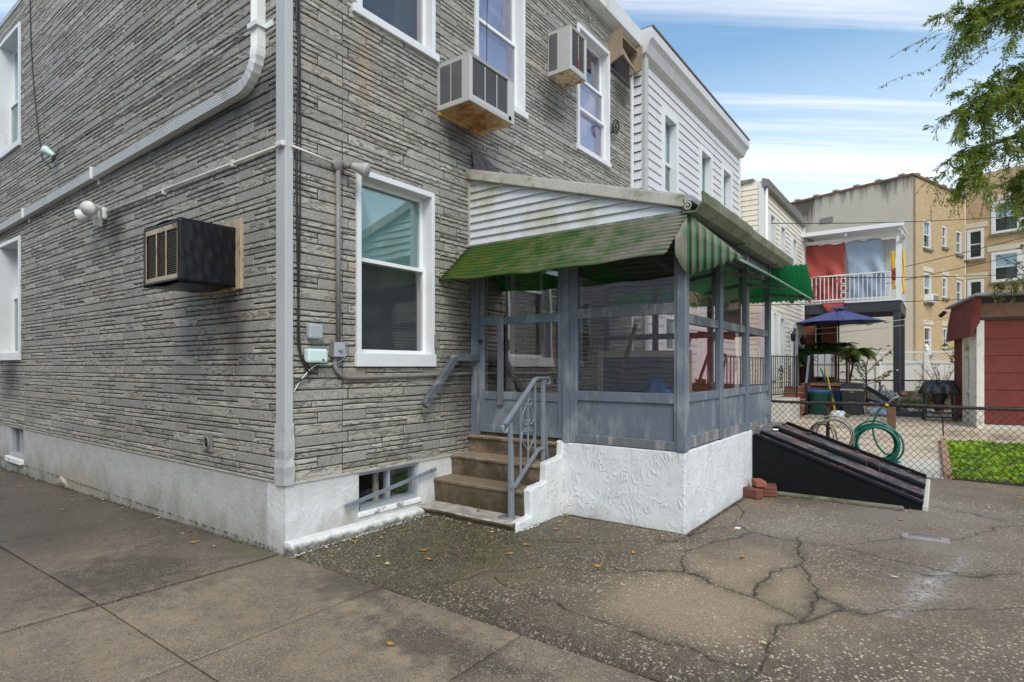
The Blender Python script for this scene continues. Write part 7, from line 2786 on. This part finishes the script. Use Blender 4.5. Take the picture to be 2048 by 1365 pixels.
MB(FR_).box(1.72, 2.40, .38, .40, 5.24, 5.56).build('grille', MAT['pipe'], t)
tag(MB(FL).beam((1.1, .15, 6.7), (.7, .35, 7.6), .04, .04).build('wall_bracket', MAT['brick_cap']), 'thin bracket sticking out from the cream flank near its corner', 'bracket')

# ------------------------------------------------------------------ lines across the yards
def line(name, p, q, sag, r, mat, label, group='lines strung across the yards'):
    p, q = Vector(p), Vector(q)
    pts = [p.lerp(q, s) - Vector((0, 0, sag * 4 * s * (1 - s))) for s in np.linspace(0, 1, 17)]
    return tag(MB().tube(pts, r, 5).build(name, MAT[mat]), label, 'wire', group)


line('clothes_line', (17.3, -.75, 2.66), (15.6, -4.40, 2.86), .05, .008, 'white_rail', 'upper white clothesline from the cream house to the shed corner')
line('clothes_line', (17.3, -.78, 2.50), (15.6, -4.42, 2.74), .07, .008, 'white_rail', 'lower white clothesline from the cream house to the shed corner')
line('overhead_wire', (12.0, .0, 5.05), (26, -10.0, 7.10), .25, .011, 'cable', 'highest black wire crossing level in front of the brick building')
line('overhead_wire', (17.4, -.74, 3.92), (30, -13.5, 8.6), .2, .012, 'cable', 'steeper black wire rising from the balcony to the right')
line('overhead_wire', (17.4, -.74, 3.62), (30, -13.8, 8.05), .3, .012, 'cable', 'second steep black wire just below the first one')
line('overhead_wire', (12.6, -.74, 3.72), (26, -10.5, 4.9), .15, .010, 'cable', 'black wire passing low across the balcony railing')
line('overhead_wire', (7, -.2, 2.55), (26, -9.6, 4.15), .1, .009, 'cable', 'lowest black wire passing across the balcony beam')

# ------------------------------------------------------------------ tree on the right, vine, purple shrub, green shrub
tree = thing('locust_tree', 'tall tree with hanging feathery leaves at the right edge', 'tree', (13.4, -8.3, .1))
rt = random.Random(12)
m = MB()
m.tube(curve_pts([(13.4, -8.3, -.2), (13.35, -8.2, 1.6), (13.2, -7.9, 3.4), (13.0, -7.5, 5.2), (12.8, -7.2, 7.4), (12.9, -7.0, 9.6)], 4), [.24 - .008 * i for i in range(21)], 10)
m.build('trunk', MAT['bark'], tree)
LIMBS = [[(13.05, -7.6, 4.8), (12.6, -6.7, 5.5), (12.1, -5.7, 5.9), (11.6, -4.75, 5.75), (11.25, -4.25, 5.35)],
         [(13.0, -7.5, 5.3), (12.5, -6.6, 6.1), (12.0, -5.6, 6.6), (11.6, -4.8, 6.75), (11.2, -4.3, 6.4)],
         [(12.85, -7.3, 6.6), (12.4, -6.5, 7.6), (11.9, -5.6, 8.1), (11.5, -4.8, 8.25), (11.1, -4.2, 8.05)],
         [(12.8, -7.2, 7.4), (12.3, -6.4, 8.6), (11.8, -5.5, 9.2), (11.4, -4.6, 9.4)],
         [(13.1, -7.7, 4.4), (12.9, -6.8, 4.9), (12.6, -5.9, 5.15), (12.1, -5.1, 5.05)],
         [(12.9, -7.2, 5.8), (12.9, -6.4, 6.5), (12.6, -5.7, 7.0), (12.2, -5.1, 7.15)],
         [(12.9, -7.0, 8.2), (13.2, -6.2, 9.0), (13.0, -5.4, 9.3)],
         [(12.9, -7.3, 7.0), (11.9, -7.4, 8.2), (11.2, -7.3, 8.9)], [(13.0, -7.3, 6.0), (13.9, -7.8, 7.2), (14.4, -8.2, 8.0)],
         [(12.9, -7.0, 8.6), (12.4, -7.6, 9.8), (12.0, -8.2, 10.2)]]
tw, lf_ = MB(), MB()


def compound(p, d, L, rnd):
    """A pinnate leaf: drooping stalk, paired leaflets."""
    d = Vector(d).normalized()
    pts = [p + d * L * s + Vector((0, 0, -.45 * L * s * s)) for s in np.linspace(0, 1, 6)]
    n = 6
    for i in range(1, 6):
        tg = (pts[i] - pts[i - 1]).normalized()
        sd_ = tg.cross(Vector((rnd.gauss(0, .5), rnd.gauss(0, .5), 1))).normalized()
        for q in (0., .5):
            c = pts[i - 1].lerp(pts[i], q)
            for s in (-1, 1):
                l_ = .074 * rnd.uniform(.7, 1.15)
                dv = (sd_ * s + tg * .55 + Vector((0, 0, rnd.uniform(-.45, .15)))).normalized()
                w = tg * l_ * .22
                mid = c + dv * l_ * .5
                lf_.add([c, mid + w, c + dv * l_, mid - w], [(0, 1, 2, 3)])


for li, L_ in enumerate(LIMBS):
    L_ = [(a, b - .36 * min(1, i), c) for i, (a, b, c) in enumerate(L_)]
    pth = curve_pts(L_, 6)
    nn_ = len(pth)
    MB().tube(pth, [.085 * (1 - .88 * i / nn_) + .006 for i in range(nn_)], 7).build('limb', MAT['bark'], tree)
    inview = li < 6
    for k in range(48 if inview else 16):
        s = rt.uniform(.18, 1) ** .8
        i = min(nn_ - 2, int(s * (nn_ - 1)))
        p0 = pth[i]
        ax = (pth[i + 1] - pth[i]).normalized()
        d = (ax * .7 + Vector((rt.gauss(0, .6), rt.gauss(0, .6), rt.gauss(-.05, .45)))).normalized()
        TL = rt.uniform(.35, 1.15) * (1.15 - .4 * s)
        tp = [p0 + d * TL * u + Vector((0, 0, -.32 * TL * u * u)) for u in np.linspace(0, 1, 6)]
        tw.tube(tp, [.010, .008, .006, .005, .004, .003], 4)
        for j in range(14 if inview else 7):
            u = rt.uniform(.25, 1)
            q = min(4, int(u * 5))
            p = tp[q].lerp(tp[q + 1], u * 5 - q)
            dd_ = (d * .5 + Vector((rt.gauss(0, .7), rt.gauss(0, .7), rt.gauss(-.25, .5)))).normalized()
            compound(p, dd_, rt.uniform(.16, .30), rt)
stuff(tw.build('twigs', MAT['twig'], tree))
lf_.build('crown', MAT['leaf_tree'], tree, recalc=False)
# small hanging pods of another tip, loosely strung on thin twigs
m, l = MB(), MB()
for k in range(15):
    p0 = Vector((11.2 + rt.uniform(-.2, .3), -4.6 + rt.uniform(-.7, .7), 8.2 - rt.random() * 1.0))
    d = Vector((-.25, .9, rt.uniform(-.5, .1))).normalized()
    L_ = rt.uniform(.4, .95)
    tp = [p0 + d * L_ * u + Vector((0, 0, -.25 * u * u)) for u in np.linspace(0, 1, 6)]
    m.tube(tp, .0035, 4)
    for _ in range(14):
        u = rt.random()
        q = min(4, int(u * 5))
        p = tp[q].lerp(tp[q + 1], u * 5 - q)
        leaves(l, [(p, (rt.gauss(0, .4), rt.gauss(0, .4), -1))], .06, rt, .6, .5)
stuff(m.build('twigs', MAT['twig'], tree))
stuff(l.build('seed_pods', MAT['leaf_tree'], tree, recalc=False))
t = thing('hanging_twigs', 'pale yellow green twigs hanging below the tree in front of the brick wing', 'branches', (11.6, -4.7, 4.7))
m, l = MB(), MB()
for k in range(44):
    p0 = Vector((11.8 + rt.uniform(-.5, .5), rt.uniform(-5.9, -4.0), 5.0 + rt.uniform(-.15, .3)))
    L_ = rt.uniform(.25, .65)
    d = Vector((rt.gauss(-.1, .3), rt.gauss(.15, .35), -1)).normalized()
    tp = [p0 + d * L_ * u for u in (0, .5, 1)]
    m.tube(tp, .003, 4)
    for _ in range(12):
        leaves(l, [(tp[0].lerp(tp[2], rt.random()), (rt.gauss(0, .6), rt.gauss(0, .6), -.5))], .055, rt, .4, .4)
stuff(m.build('twigs', MAT['twig'], t))
l.build('leaves', MAT['leaf_pale'], t, recalc=False)
t = thing('purple_shrub', 'purple leaved shrub rising behind the shed roof', 'shrub', (18, -6.8, .1))
stems_leaves(t, (17.6, -6.75, 2.6), 34, 2.5, 1.5, .15, 'leaf_purple', rt, 26, .5, .3, 'twig', .02, .3)
MB().tube([(17.6, -6.75, .1), (17.6, -6.75, 2.7)], .08, 8).build('trunk', MAT['bark'], t)
t = thing('roof_vine', 'light green vine trailing over the edge of the shed roof', 'vine', (13.4, -5.5, 3.1))
m, l = MB(), MB()
for k in range(20):
    y = rt.uniform(-6.4, -5.1)
    p0 = Vector((13.26, y, 3.14 + rt.uniform(0, .12)))
    L_ = rt.uniform(.12, .42)
    tp = [p0, p0 + Vector((-.07, .02, -L_ * .4)), p0 + Vector((-.09, rt.gauss(0, .06), -L_))]
    m.tube(tp, .005, 4)
    for _ in range(12):
        leaves(l, [(tp[0].lerp(tp[2], rt.random()), (-.6, rt.gauss(0, .8), rt.gauss(0, .5)))], .09, rt, .2, .6)
for _ in range(220):
    leaves(l, [(Vector((13.4 + rt.uniform(-.1, .8), rt.uniform(-6.8, -5.3), 3.16 + rt.random() * .2)), (rt.gauss(0, 1), rt.gauss(0, 1), .5))], .10, rt, .1, .6)
m.build('stems', MAT['twig'], t)
l.build('leaves', MAT['leaf_light'], t, recalc=False)
t = thing('green_shrub', 'fresh green shrub between the white fence and the red shed', 'shrub', (21.5, -4.9, .2))
stems_leaves(t, (21.3, -5.1, .2), 44, 3.0, 1.15, .20, 'leaf_light', rt, 24, .5, .3, 'twig', .016, .35)
